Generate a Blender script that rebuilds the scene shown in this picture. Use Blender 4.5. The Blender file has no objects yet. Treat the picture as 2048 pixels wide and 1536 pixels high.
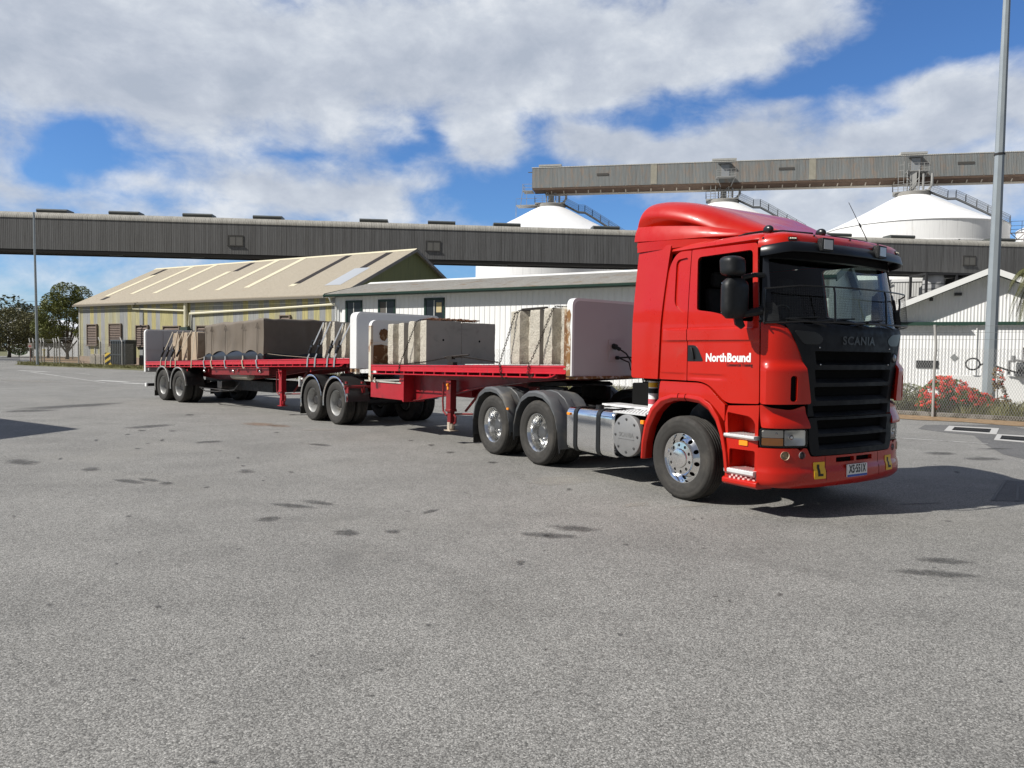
import bpy, bmesh, math, random
from mathutils import Vector, Matrix, noise
R = math.radians
PI = math.pi
rnd = random.Random(7)
SCN = bpy.context.scene
COL = SCN.collection

# ------------------------------------------------------------------ camera
FPX, PITCH, ROLL, CAMH = 1498.1, R(2.471), R(0.77), 1.7496
cam_d = bpy.data.cameras.new('camera'); cam = bpy.data.objects.new('camera', cam_d); COL.objects.link(cam)
cam_d.sensor_fit = 'HORIZONTAL'; cam_d.sensor_width = 36.0; cam_d.lens = FPX / 2048 * 36.0
cam_d.clip_start = 0.05; cam_d.clip_end = 6000
_fw = Vector((0, math.cos(PITCH), -math.sin(PITCH))); _up = Vector((0, math.sin(PITCH), math.cos(PITCH))); _rt = Vector((1, 0, 0))
_c, _s = math.cos(ROLL), math.sin(ROLL)
CR, CU = _c * _rt + _s * _up, -_s * _rt + _c * _up
cam.matrix_world = Matrix(((CR.x, CU.x, -_fw.x, 0), (CR.y, CU.y, -_fw.y, 0), (CR.z, CU.z, -_fw.z, CAMH), (0, 0, 0, 1)))
SCN.camera = cam

def ray(u, v):
    return _fw + CR * ((u - 1024) / FPX) - CU * ((v - 768) / FPX)
def at(u, v, Y):                      # a sight line met with the plane at that distance
    d = ray(u, v); return Vector((0, 0, CAMH)) + d * (Y / d.y)

# ------------------------------------------------------------------ light
SUN_AZ, SUN_EL = R(17), R(43)         # light travels towards +X, slightly +Y
SUNV = Vector((-math.cos(SUN_AZ) * math.cos(SUN_EL), -math.sin(SUN_AZ) * math.cos(SUN_EL), math.sin(SUN_EL)))
sl = bpy.data.lights.new('sun', 'SUN'); sl.energy = 5.0; sl.angle = R(0.53); sl.color = (1.0, 0.965, 0.90)
so = bpy.data.objects.new('sun', sl); COL.objects.link(so)
so.rotation_euler = SUNV.to_track_quat('Z', 'Y').to_euler(); so.location = (-30, -10, 40)
SCN.view_settings.view_transform = 'Standard'; SCN.view_settings.look = 'None'
SCN.view_settings.exposure = 0.18; SCN.view_settings.gamma = 1.0; SCN.view_settings.use_curve_mapping = False

# ------------------------------------------------------------------ node helper
class NT:
    def __init__(s, tree): s.t = tree; s.n = tree.nodes; s.l = tree.links
    def new(s, ty, **kw):
        n = s.n.new(ty)
        for k, v in kw.items(): setattr(n, k, v)
        return n
    def put(s, sock, val):
        if val is None: return
        if isinstance(val, bpy.types.NodeSocket): s.l.new(val, sock)
        else:
            if hasattr(sock.default_value, '__len__') and not isinstance(val, str):
                val = tuple(val)
                if len(sock.default_value) == 4 and len(val) == 3: val = val + (1,)
            elif isinstance(val, tuple): val = val[0]
            sock.default_value = val
    def m(s, op, a, b=None, c=None, clamp=False):
        n = s.new('ShaderNodeMath', operation=op, use_clamp=clamp)
        for i, x in enumerate((a, b, c)): s.put(n.inputs[i], x) if x is not None else None
        return n.outputs[0]
    def vm(s, op, a, b=None):
        n = s.new('ShaderNodeVectorMath', operation=op); s.put(n.inputs[0], a)
        if b is not None: s.put(n.inputs[1], b)
        return n.outputs['Value'] if op in ('DOT_PRODUCT', 'LENGTH') else n.outputs[0]
    def noise(s, vec, scale, detail=4, rough=.55, dist=0):
        n = s.new('ShaderNodeTexNoise'); s.put(n.inputs['Vector'], vec); n.inputs['Scale'].default_value = scale
        n.inputs['Detail'].default_value = detail; n.inputs['Roughness'].default_value = rough; n.inputs['Distortion'].default_value = dist
        return n.outputs['Fac']
    def ramp(s, f, stops, interp='LINEAR'):
        n = s.new('ShaderNodeValToRGB'); s.put(n.inputs[0], f); cr = n.color_ramp; cr.interpolation = interp
        while len(cr.elements) < len(stops): cr.elements.new(.5)
        for e, (p, c) in zip(cr.elements, stops):
            e.position = p; e.color = (c if hasattr(c, '__len__') else (c, c, c)) + (1,) if not hasattr(c, '__len__') or len(c) == 3 else c
        return n.outputs['Color']
    def mix(s, f, a, b, blend='MIX'):
        n = s.new('ShaderNodeMix', data_type='RGBA', blend_type=blend); s.put(n.inputs[0], f); s.put(n.inputs[6], a); s.put(n.inputs[7], b)
        return n.outputs[2]
    def mapr(s, f, a, b, c=0., d=1., smooth=True):
        n = s.new('ShaderNodeMapRange'); n.interpolation_type = 'SMOOTHSTEP' if smooth else 'LINEAR'; s.put(n.inputs[0], f)
        for i, x in enumerate((a, b, c, d)): s.put(n.inputs[i + 1], x)
        return n.outputs[0]
    def scale(s, vec, v3):
        n = s.new('ShaderNodeMapping'); s.put(n.inputs['Vector'], vec); n.inputs['Scale'].default_value = v3; return n.outputs[0]

# ------------------------------------------------------------------ sky with clouds laid out by direction
w = bpy.data.worlds.new('World'); SCN.world = w; w.use_nodes = True
nt = NT(w.node_tree); w.node_tree.nodes.clear()
wo = nt.new('ShaderNodeOutputWorld'); bg = nt.new('ShaderNodeBackground')
sky = nt.new('ShaderNodeTexSky', sky_type='NISHITA', sun_disc=False, sun_elevation=SUN_EL)
sky.sun_rotation = math.atan2(SUNV.x, SUNV.y); sky.air_density = 1.0; sky.dust_density = 0.35; sky.ozone_density = 3.0
geo = nt.new('ShaderNodeTexCoord'); D = geo.outputs['Generated']
sep = nt.new('ShaderNodeSeparateXYZ'); nt.put(sep.inputs[0], D); dx, dy, dz = sep.outputs
az = nt.m('ARCTAN2', dx, dy); el = nt.m('ARCSINE', dz)
warp = nt.new('ShaderNodeTexNoise'); nt.put(warp.inputs['Vector'], nt.scale(D, (1, 1, 2.2))); warp.inputs['Scale'].default_value = 5.0; warp.inputs['Detail'].default_value = 5
wsep = nt.new('ShaderNodeSeparateXYZ'); nt.put(wsep.inputs[0], warp.outputs['Color'])
azw = nt.m('MULTIPLY_ADD', nt.m('SUBTRACT', wsep.outputs[0], .5), .16, az); elw = nt.m('MULTIPLY_ADD', nt.m('SUBTRACT', wsep.outputs[1], .5), .09, el)
def sky_blob(u, v, su, sv, k):
    d = ray(u, v).normalized(); a0 = math.atan2(d.x, d.y); e0 = math.asin(d.z)
    ka = su / FPX * math.cos(a0) ** 2; ke = sv / FPX * math.cos(a0)
    p = nt.m('POWER', nt.m('DIVIDE', nt.m('SUBTRACT', azw, a0), ka), 2); q = nt.m('POWER', nt.m('DIVIDE', nt.m('SUBTRACT', elw, e0), ke), 2)
    return nt.m('MULTIPLY', nt.m('EXPONENT', nt.m('MULTIPLY', nt.m('ADD', p, q), -1.0)), k)
BLOBS = [  # where blue shows (negative) and where cloud masses stand (positive)
 (1850, 75, 140, 65, -.62), (1690, 130, 130, 45, -.45), (2020, 15, 110, 60, -.5), (1560, 165, 110, 28, -.34), (1430, 200, 130, 26, -.38), (1260, 235, 120, 28, -.42),
 (1085, 255, 45, 40, -.4), (1080, 350, 60, 50, -.48), (960, 400, 120, 50, -.55), (880, 280, 45, 40, -.42), (800, 315, 60, 22, -.34),
 (150, 275, 80, 38, -.55), (70, 335, 60, 30, -.42), (570, 298, 80, 16, -.28), (260, 320, 80, 20, -.22), (320, 400, 140, 22, -.2), (1000, 560, 420, 80, -.36), (1230, 420, 110, 50, -.42),
 (150, 560, 250, 75, -.10), (1790, 235, 70, 25, -.25), (2040, 465, 60, 40, -.3),
 (985, 300, 52, 40, .25), (930, 325, 40, 22, .15), (600, 400, 240, 50, .4), (760, 400, 70, 45, .3), (1930, 215, 140, 70, .5), (1400, 290, 230, 38, .45), (1700, 300, 160, 40, .3), (1650, 420, 260, 60, .35),
 (500, 120, 560, 120, .45), (1150, 110, 330, 80, .38), (1500, 40, 160, 40, .3), (100, 120, 280, 120, .4), (100, 400, 260, 30, .22), (1560, 90, 90, 36, .22)]
cov = None
for b in BLOBS:
    x = sky_blob(*b); cov = x if cov is None else nt.m('ADD', cov, x)
ZS = 1.6
def fbm(v): return nt.noise(nt.scale(v, (1, 1, ZS)), 4.6, 11, .58, .25), nt.noise(nt.scale(v, (1, 1, ZS)), 15, 8, .62, .3)
f1, f2 = fbm(D)
Ds = nt.vm('ADD', D, tuple(SUNV * .035 + Vector((0, 0, .012)))); g1, g2 = fbm(Ds)   # the same cloud a step towards the sun
def body(a, b): return nt.m('ADD', nt.m('MULTIPLY', nt.m('SUBTRACT', a, .5), 1.1), nt.m('MULTIPLY', nt.m('SUBTRACT', b, .5), .62))
d1, d2 = body(f1, f2), body(g1, g2)
dens = nt.m('ADD', d1, nt.m('ADD', nt.m('SUBTRACT', cov, nt.m('MULTIPLY', nt.mapr(dy, .30, -.10), .75)), .30))  # cloud cover taken away behind the viewer to lower the fill light
alpha = nt.mapr(dens, -.01, .58)
lit = nt.m('MULTIPLY_ADD', nt.m('SUBTRACT', d1, d2), 1.6, .5)
thick = nt.mapr(dens, .3, 1.15)
lit2 = nt.m('SUBTRACT', lit, nt.m('MULTIPLY', thick, .28), clamp=True)
ccol = nt.ramp(lit2, [(0, (4.0, 4.45, 5.2)), (.3, (4.75, 5.15, 5.85)), (.55, (5.55, 5.95, 6.55)), (.85, (6.9, 7.2, 7.6))])
blue = nt.mix(1.0, sky.outputs[0], (0.54, 0.81, 1.15), 'MULTIPLY')
thin = nt.m('MULTIPLY', alpha, .95)
rear = nt.m('MULTIPLY', nt.mapr(dy, .30, -.15), .85)     # added dim grey over the unseen sky behind the viewer, for weak neutral fill
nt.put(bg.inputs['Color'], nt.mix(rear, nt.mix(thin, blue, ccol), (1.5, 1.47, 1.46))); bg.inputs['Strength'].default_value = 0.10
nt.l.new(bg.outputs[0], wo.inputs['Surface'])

# ------------------------------------------------------------------ materials
_M = {}
def pbsdf(name):
    m = bpy.data.materials.new(name); m.use_nodes = True; t = NT(m.node_tree); b = t.n['Principled BSDF']; return m, t, b
def mat(name, col=(.5, .5, .5), rough=.5, metal=0., coat=0., spec=.5, var=0., vscale=3., dirt=None, dscale=2., bump=0., bscale=40., dcut=(.5, .7), emit=None, alpha=None, coord='Object'):
    if name in _M: return _M[name]
    m, t, b = pbsdf(name)
    b.inputs['Base Color'].default_value = tuple(col) + (1,); b.inputs['Roughness'].default_value = rough; b.inputs['Metallic'].default_value = metal
    b.inputs['Coat Weight'].default_value = coat; b.inputs['Coat Roughness'].default_value = .06; b.inputs['Specular IOR Level'].default_value = spec
    tc = t.new('ShaderNodeTexCoord').outputs[coord]; c = None
    if var:
        f = t.noise(tc, vscale, 6, .6); c = t.mix(f, tuple(x * (1 - var) for x in col), tuple(min(1, x * (1 + var)) for x in col))
        t.put(b.inputs['Roughness'], t.mapr(t.noise(tc, vscale * 2.3, 5), .3, .7, max(.02, rough - .08), min(1, rough + .1)))
    if dirt:
        f = t.mapr(t.noise(tc, dscale, 8, .65, .6), dcut[0], dcut[1]); c = t.mix(f, c or tuple(col), dirt)
    if c is not None: t.put(b.inputs['Base Color'], c)
    if bump:
        bn = t.new('ShaderNodeBump'); bn.inputs['Strength'].default_value = bump; bn.inputs['Distance'].default_value = .01
        t.put(bn.inputs['Height'], t.noise(tc, bscale, 5, .6)); t.put(b.inputs['Normal'], bn.outputs[0])
    if emit: b.inputs['Emission Color'].default_value = tuple(emit) + (1,); b.inputs['Emission Strength'].default_value = 1
    _M[name] = m; return m
def glass_mat(name, tint=(.55, .6, .58), ior=1.5, rough=.0):
    if name in _M: return _M[name]
    m = bpy.data.materials.new(name); m.use_nodes = True; t = NT(m.node_tree); t.n.clear()
    o = t.new('ShaderNodeOutputMaterial'); tr = t.new('ShaderNodeBsdfTransparent'); gl = t.new('ShaderNodeBsdfGlossy'); mx = t.new('ShaderNodeMixShader'); fr = t.new('ShaderNodeFresnel')
    tr.inputs[0].default_value = tint + (1,); gl.inputs['Roughness'].default_value = rough; fr.inputs[0].default_value = ior
    t.l.new(fr.outputs[0], mx.inputs[0]); t.l.new(tr.outputs[0], mx.inputs[1]); t.l.new(gl.outputs[0], mx.inputs[2]); t.l.new(mx.outputs[0], o.inputs[0])
    _M[name] = m; return m

# ------------------------------------------------------------------ mesh builder
class MB:
    def __init__(s): s.v = []; s.f = []
    def add(s, vs, fs):
        o = len(s.v); s.v += [tuple(v) for v in vs]; s.f += [[i + o for i in f] for f in fs]; return s
    def box(s, x0, x1, y0, y1, z0, z1):
        return s.add([(x0, y0, z0), (x1, y0, z0), (x1, y1, z0), (x0, y1, z0), (x0, y0, z1), (x1, y0, z1), (x1, y1, z1), (x0, y1, z1)],
                     [(0, 3, 2, 1), (4, 5, 6, 7), (0, 1, 5, 4), (1, 2, 6, 5), (2, 3, 7, 6), (3, 0, 4, 7)])
    def prism(s, pts, plane, a, b):      # 2D outline swept along the axis left out
        def P(p, q): return {'xz': (p[0], q, p[1]), 'yz': (q, p[0], p[1]), 'xy': (p[0], p[1], q)}[plane]
        n = len(pts); vs = [P(p, a) for p in pts] + [P(p, b) for p in pts]
        return s.add(vs, [list(range(n))[::-1], list(range(n, 2 * n))] + [(i, (i + 1) % n, n + (i + 1) % n, n + i) for i in range(n)])
    def tube(s, pts, r, n=8, closed=False, caps=True):
        P = [Vector(p) for p in pts]; k = len(P); rs = r if hasattr(r, '__len__') else [r] * k; o = len(s.v); ref = None
        for i in range(k):
            a = P[(i - 1) % k] if (i > 0 or closed) else P[i]; b = P[(i + 1) % k] if (i < k - 1 or closed) else P[i]
            t = (b - a); t = t.normalized() if t.length > 1e-9 else Vector((0, 0, 1))
            if ref is None: ref = t.orthogonal().normalized()
            u = (ref - t * ref.dot(t)); u = u.normalized() if u.length > 1e-6 else t.orthogonal().normalized(); ref = u; v = t.cross(u)
            for j in range(n):
                an = 2 * PI * j / n; s.v.append(tuple(P[i] + (u * math.cos(an) + v * math.sin(an)) * rs[i]))
        for i in range(k if closed else k - 1):
            for j in range(n):
                a = o + i * n + j; b = o + i * n + (j + 1) % n; c = o + ((i + 1) % k) * n + (j + 1) % n; d = o + ((i + 1) % k) * n + j; s.f.append([a, b, c, d])
        if caps and not closed: s.f.append([o + j for j in range(n)][::-1]); s.f.append([o + (k - 1) * n + j for j in range(n)])
        return s
    def cyl(s, p0, p1, r0, r1=None, n=20): return s.tube([p0, p1], [r0, r0 if r1 is None else r1], n)
    def lathe(s, prof, org=(0, 0, 0), axis=(0, 0, 1), n=32, a0=0., a1=2 * PI):   # prof: (radius, along axis)
        A = Vector(axis).normalized(); u = A.orthogonal().normalized(); v = A.cross(u); O = Vector(org); o = len(s.v); full = abs(a1 - a0 - 2 * PI) < 1e-6
        m = n if full else n + 1
        for r, h in prof:
            for j in range(m):
                an = a0 + (a1 - a0) * j / n; s.v.append(tuple(O + A * h + (u * math.cos(an) + v * math.sin(an)) * r))
        for i in range(len(prof) - 1):
            for j in range(n):
                k = (j + 1) % m; s.f.append([o + i * m + j, o + i * m + k, o + (i + 1) * m + k, o + (i + 1) * m + j])
        return s
    def loft(s, rings, closed=True, caps=True):
        o = len(s.v); n = len(rings[0])
        for r in rings: s.v += [tuple(p) for p in r]
        for i in range(len(rings) - 1):
            for j in range(n if closed else n - 1):
                k = (j + 1) % n; s.f.append([o + i * n + j, o + i * n + k, o + (i + 1) * n + k, o + (i + 1) * n + j])
        if caps: s.f.append([o + j for j in range(n)][::-1]); s.f.append([o + (len(rings) - 1) * n + j for j in range(n)])
        return s
    def ball(s, c, r, n=12, sc=(1, 1, 1)):
        pr = [(math.sin(PI * i / n), -math.cos(PI * i / n)) for i in range(n + 1)]; t = MB().lathe([(max(a, 1e-4) * r, b * r) for a, b in pr], n=2 * n)
        return s.add([(c[0] + x * sc[0], c[1] + y * sc[1], c[2] + z * sc[2]) for x, y, z in t.v], t.f)
    def move(s, fn): s.v = [tuple(fn(Vector(v))) for v in s.v]; return s
    def join(s, o): return s.add(o.v, o.f)

def obj(name, mb, m, parent=None, bevel=0., smooth=38, seg=2, loc=None, rot=None, recalc=True):
    me = bpy.data.meshes.new(name); me.from_pydata(mb.v, [], mb.f); me.validate(); 
    if recalc:
        bm = bmesh.new(); bm.from_mesh(me); bmesh.ops.recalc_face_normals(bm, faces=bm.faces); bm.to_mesh(me); bm.free()
    me.polygons.foreach_set('use_smooth', [True] * len(me.polygons)); me.set_sharp_from_angle(angle=R(smooth)); me.update()
    o = bpy.data.objects.new(name, me); COL.objects.link(o)
    if m: me.materials.append(m)
    if parent: o.parent = parent
    if loc: o.location = loc
    if rot is not None: o.rotation_euler = (0, 0, rot) if not hasattr(rot, '__len__') else rot
    if bevel:
        md = o.modifiers.new('bevel', 'BEVEL'); md.width = bevel; md.segments = seg; md.limit_method = 'ANGLE'; md.angle_limit = R(35); md.harden_normals = False
    return o
def tag(o, label=None, cat=None, group=None, kind=None):
    if label: o['label'] = label
    if cat: o['category'] = cat
    if group: o['group'] = group
    if kind: o['kind'] = kind
    return o
def thing(name, label, cat, loc=(0, 0, 0), rot=0, group=None):
    o = bpy.data.objects.new(name, None); COL.objects.link(o); o.location = loc; o.rotation_euler = (0, 0, rot); o.empty_display_size = .3
    return tag(o, label, cat, group)
def dup(o, parent=None, loc=None, rot=None, label=None):
    c = o.copy(); COL.objects.link(c)
    if parent is not None: c.parent = parent
    if loc is not None: c.location = loc
    if rot is not None: c.rotation_euler = (0, 0, rot)
    if label: c['label'] = label
    for ch in list(o.children):
        dup(ch, c)
    return c

# ------------------------------------------------------------------ panels cut from a mapped surface
def clip_half(P, ax, c, keep_less):
    out = []; n = len(P)
    for i in range(n):
        a, b = P[i], P[(i + 1) % n]; ia = (a[ax] <= c + 1e-9) if keep_less else (a[ax] >= c - 1e-9); ib = (b[ax] <= c + 1e-9) if keep_less else (b[ax] >= c - 1e-9)
        if ia: out.append(a)
        if ia != ib and abs(b[ax] - a[ax]) > 1e-12:
            t = (c - a[ax]) / (b[ax] - a[ax]); q = [a[0] + t * (b[0] - a[0]), a[1] + t * (b[1] - a[1])]; q[ax] = c; out.append(tuple(q))
    return out
def despike(P):
    P = list(P); ch = True
    while ch and len(P) > 2:
        ch = False
        for i in range(len(P)):
            a, b, c = P[i - 1], P[i], P[(i + 1) % len(P)]; ux, uy, vx, vy = b[0] - a[0], b[1] - a[1], c[0] - b[0], c[1] - b[1]
            if abs(ux) + abs(uy) < 1e-7 or (abs(ux * vy - uy * vx) < 1e-9 and ux * vx + uy * vy < 0): P.pop(i); ch = True; break
    return P
def rrect(a, b, c, d, r, n=5):           # rounded rectangle a..b by c..d
    P = []
    for (cx, cy, t0) in ((b - r, d - r, 0), (a + r, d - r, 90), (a + r, c + r, 180), (b - r, c + r, 270)):
        for k in range(n + 1): t = R(t0 + 90 * k / n); P.append((cx + r * math.cos(t), cy + r * math.sin(t)))
    return P
def rpoly(P, r, n=5):                     # round the corners of a polygon
    out = []; k = len(P); rs = r if hasattr(r, '__len__') else [r] * k
    for i in range(k):
        p = Vector(P[i]); a = Vector(P[i - 1]) - p; b = Vector(P[(i + 1) % k]) - p; q = min(rs[i], a.length * .48, b.length * .48)
        if q < 1e-6: out.append(tuple(p)); continue
        A = p + a.normalized() * q; B = p + b.normalized() * q
        for j in range(n + 1): t = j / n; out.append(tuple(A * (1 - t) ** 2 + p * 2 * t * (1 - t) + B * t * t))
    return out
def holed(outer, hole):                   # two pieces that together are outer minus hole
    cx = (min(p[0] for p in hole) + max(p[0] for p in hole)) / 2; res = []
    for less in (True, False):
        o = clip_half(outer, 0, cx, less); h = clip_half(hole, 0, cx, less)
        on = [i for i in range(len(o)) if abs(o[i][0] - cx) < 1e-7 and abs(o[(i + 1) % len(o)][0] - cx) < 1e-7 and abs(o[i][1] - o[(i + 1) % len(o)][1]) > 1e-6]
        i = max(on, key=lambda i: abs(o[i][1] - o[(i + 1) % len(o)][1])); a, b = o[i], o[(i + 1) % len(o)]
        k = [j for j in range(len(h)) if abs(h[j][0] - cx) < 1e-7 and abs(h[(j + 1) % len(h)][0] - cx) < 1e-7][0]
        path = [h[(k + 1 + j) % len(h)] for j in range(len(h))]      # from one seam point round to the other
        if abs(path[0][1] - a[1]) > abs(path[-1][1] - a[1]): path = path[::-1]
        res.append(o[:i + 1] + path + o[i + 1:])
    return res
def panel(polys, mapf, ds=.08, dz=.12, thick=.02):
    idx = {}; V2 = []; F = []
    def vid(p):
        k = (round(p[0] * 20000), round(p[1] * 20000))
        if k not in idx: idx[k] = len(V2); V2.append(p)
        return idx[k]
    for P in polys:
        s0 = min(p[0] for p in P); s1 = max(p[0] for p in P)
        for i in range(math.floor(s0 / ds), math.ceil(s1 / ds)):
            Q = clip_half(clip_half(P, 0, i * ds, False), 0, (i + 1) * ds, True)
            if len(Q) < 3: continue
            z0 = min(p[1] for p in Q); z1 = max(p[1] for p in Q)
            for j in range(math.floor(z0 / dz), math.ceil(z1 / dz)):
                T = despike(clip_half(clip_half(Q, 1, j * dz, False), 1, (j + 1) * dz, True))
                f = []
                for p in T:
                    q = vid(p)
                    if not f or f[-1] != q: f.append(q)
                if len(f) > 1 and f[0] == f[-1]: f.pop()
                if len(set(f)) >= 3:
                    ar = sum(V2[f[a]][0] * V2[f[(a + 1) % len(f)]][1] - V2[f[(a + 1) % len(f)]][0] * V2[f[a]][1] for a in range(len(f)))
                    if abs(ar) > 1e-8: F.append(f)
    mb = MB(); n = len(V2); mb.v = [mapf(p[0], p[1], 0.) for p in V2]; mb.f = [list(f) for f in F]
    if thick:
        cnt = {}
        for f in F:
            for a in range(len(f)):
                e = (f[a], f[(a + 1) % len(f)]); k = tuple(sorted(e)); cnt.setdefault(k, []).append(e)
        bd = [v[0] for v in cnt.values() if len(v) == 1]; mp = {}
        for e in bd:
            for q in e:
                if q not in mp: mp[q] = len(mb.v); mb.v.append(mapf(V2[q][0], V2[q][1], -thick))
            mb.f.append([e[1], e[0], mp[e[0]], mp[e[1]]])
    return mb
def text_mb(txt, size, bold=0., space=1., mapf=None, align='CENTER', depth=0., font_x=1.):
    cu = bpy.data.curves.new('t', 'FONT'); cu.body = txt; cu.size = size; cu.align_x = align; cu.align_y = 'CENTER'; cu.offset = bold; cu.space_character = space; cu.extrude = depth; cu.resolution_u = 4
    o = bpy.data.objects.new('t', cu); COL.objects.link(o); dg = bpy.context.evaluated_depsgraph_get(); me = bpy.data.meshes.new_from_object(o.evaluated_get(dg))
    mb = MB(); mb.v = [mapf(v.co.x * font_x, v.co.y, v.co.z) for v in me.vertices]; mb.f = [list(p.vertices) for p in me.polygons]
    bpy.data.objects.remove(o); bpy.data.curves.remove(cu); bpy.data.meshes.remove(me); return mb
_H=[(0.6,-1.245),(0.8,-1.244),(0.95,-1.238),(1.12,-1.2),(1.25,-1.1),(1.335,-.93),(1.385,-.7),(1.41,-.45),(1.427,-.2),(1.43,0)]
def _cr(P,n=12):
    out=[]
    for i in range(len(P)-1):
        p0=P[max(i-1,0)];p1=P[i];p2=P[i+1];p3=P[min(i+2,len(P)-1)]
        if i==0: p0=(2*p1[0]-p2[0],2*p1[1]-p2[1]) 
        if i==len(P)-2: p3=(P[i][0],-P[i][1])
        for k in range(n):
            t=k/n
            out.append(tuple(.5*((2*p1[a])+(-p0[a]+p2[a])*t+(2*p0[a]-5*p1[a]+4*p2[a]-p3[a])*t*t+(-p0[a]+3*p1[a]-3*p2[a]+p3[a])*t**3) for a in (0,1)))
    out.append(P[-1]); return out
_C=_cr(_H)
_L=[0.6]
for a,b in zip(_C,_C[1:]): _L.append(_L[-1]+math.hypot(b[0]-a[0],b[1]-a[1]))
SC=_L[-1]
def plan(s):
    m=s>SC
    if m: s=2*SC-s
    if s<=0.6: x,y=s,-1.245
    else:
        lo=0;hi=len(_L)-1
        while hi-lo>1:
            k=(lo+hi)//2
            if _L[k]<=s: lo=k
            else: hi=k
        t=(s-_L[lo])/(_L[hi]-_L[lo]); x=_C[lo][0]+t*(_C[hi][0]-_C[lo][0]); y=_C[lo][1]+t*(_C[hi][1]-_C[lo][1])
    return (x,-y) if m else (x,y)
def sm(a,b,x):
    t=min(1,max(0,(x-a)/(b-a))); return t*t*(3-2*t)
def base(s,z):
    x,y=plan(s)
    b=sm(0.95,1.42,x)
    dx=-0.24*max(0,z-2.05)**1.1 if z>2.05 else 0
    if z<1.2: dx=0.02*(1.2-z)
    x+=b*dx
    k=1-0.075*max(0,z-2.05)**1.3
    return x,y*k,z
def S(s,z,off=0):
    p=base(s,z)
    if off==0: return p
    e=.01
    a=base(s+e,z);b=base(s-e,z);c=base(s,z+e);d=base(s,z-e)
    u=[a[i]-b[i] for i in range(3)];v=[c[i]-d[i] for i in range(3)]
    n=[u[1]*v[2]-u[2]*v[1],u[2]*v[0]-u[0]*v[2],u[0]*v[1]-u[1]*v[0]]
    l=math.sqrt(sum(q*q for q in n))
    return tuple(p[i]+n[i]/l*off for i in range(3))
# ================================================================== TRACTOR (X forward, Y left, Z up; front axle at X=0)
RED = mat('red_paint', (.465, .0105, .0022), .33, coat=.5, spec=.3, var=.07, vscale=1.6, dirt=(.36, .045, .03), dscale=2.2, dcut=(.58, .95))
RED_D = mat('trailer_red', (.38, .007, .016), .38, coat=.3, var=.2, vscale=2.5, dirt=(.10, .012, .012), dscale=1.6, dcut=(.52, .8))
RED_B = mat('rail_red', (.50, .006, .018), .34, coat=.35, var=.15, vscale=3, dirt=(.30, .02, .03), dscale=3, dcut=(.58, .75))
BLK = mat('black_plastic', (.011, .012, .013), .45, spec=.35, var=.3, vscale=6)
BLKS = mat('black_satin', (.012, .012, .013), .3)
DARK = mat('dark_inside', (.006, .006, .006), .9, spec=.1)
GREYP = mat('grey_plastic', (.085, .09, .095), .55, var=.2, vscale=5, dirt=(.16, .15, .13), dscale=2.5)
RUB = mat('tyre_rubber', (.038, .036, .033), .78, spec=.3, var=.3, vscale=7, dirt=(.07, .064, .056), dscale=4, dcut=(.45, .75), bump=.12, bscale=60)
CHR = mat('chrome', (.86, .86, .86), .10, metal=1)
POL = mat('polished_alloy', (.78, .78, .77), .19, metal=1, var=.12, vscale=8)
ALU = mat('tread_alloy', (.72, .72, .71), .42, metal=.3, var=.2, vscale=20)
SILV = mat('silver_paint', (.40, .40, .39), .45, metal=.4, var=.2, vscale=6, dirt=(.22, .2, .17), dscale=5)
GALV = mat('grey_cover', (.24, .24, .24), .5, metal=.3, var=.1, vscale=5)
ORANGE = mat('amber_lens', (.95, .30, .01), .25, coat=.5)
AMBD = mat('amber_bulb', (.95, .36, .05), .25, coat=.5)
WHITE = mat('white_vinyl', (.80, .80, .79), .4)
YEL = mat('yellow_plate', (.85, .50, .02), .45)
INK = mat('black_ink', (.008, .008, .008), .5)
BLUE = mat('plate_blue', (.02, .07, .42), .4)
REDREF = mat('red_reflector', (.6, .02, .03), .3)
CHASS = mat('chassis_dark', (.018, .017, .017), .6, var=.3, vscale=5, dirt=(.06, .05, .042), dscale=3)
CHASSR = mat('chassis_red', (.20, .010, .012), .5, var=.3, vscale=4, dirt=(.05, .02, .018), dscale=2)
LENS = glass_mat('lamp_glass', (.92, .93, .93), 1.45)
SCREEN = glass_mat('window_glass', (.58, .65, .63), 1.5)
TX, TY, TYAW = 3.0724, 9.5862, R(-57.879)
tr = thing('prime_mover', 'red prime mover truck with black grille coupled to the front flatbed trailer', 'truck', (TX, TY, 0), TYAW)

def cabmap(off=0., mir=False, bump=None):
    def f(s, z, o):
        e = off + o + (bump(s, z) if bump else 0.)
        return S(2 * SC - s if mir else s, z, e)
    return f
def swage(s, z):                          # raised lines pressed into the doors
    a = sm(1.895, 1.912, z) * (1 - sm(2.035, 2.052, z)); g = sm(-.33, -.27, s) * (1 - sm(1.04, 1.10, s))
    b = (1 - sm(1.51, 1.523, z)) * (sm(-.34, -.31, s) * (1 - sm(.05, .075, s)) + sm(.115, .14, s) * (1 - sm(.60, .66, s)) * sm(1.46, 1.475, z))
    return .017 * a * g - .010 * b
cab = obj('cab_body', MB().loft([[S(s, z, -.075) for s in [-.84 + i * (2 * SC + 1.68) / 60 for i in range(61)]] for z in (1.45, 1.9)], closed=True).loft([[S(s, z, -.075) for s in [.72 + i * (2 * SC - 1.44) / 40 for i in range(41)]] for z in (1.20, 1.449)], closed=True), DARK, tr)
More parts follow.
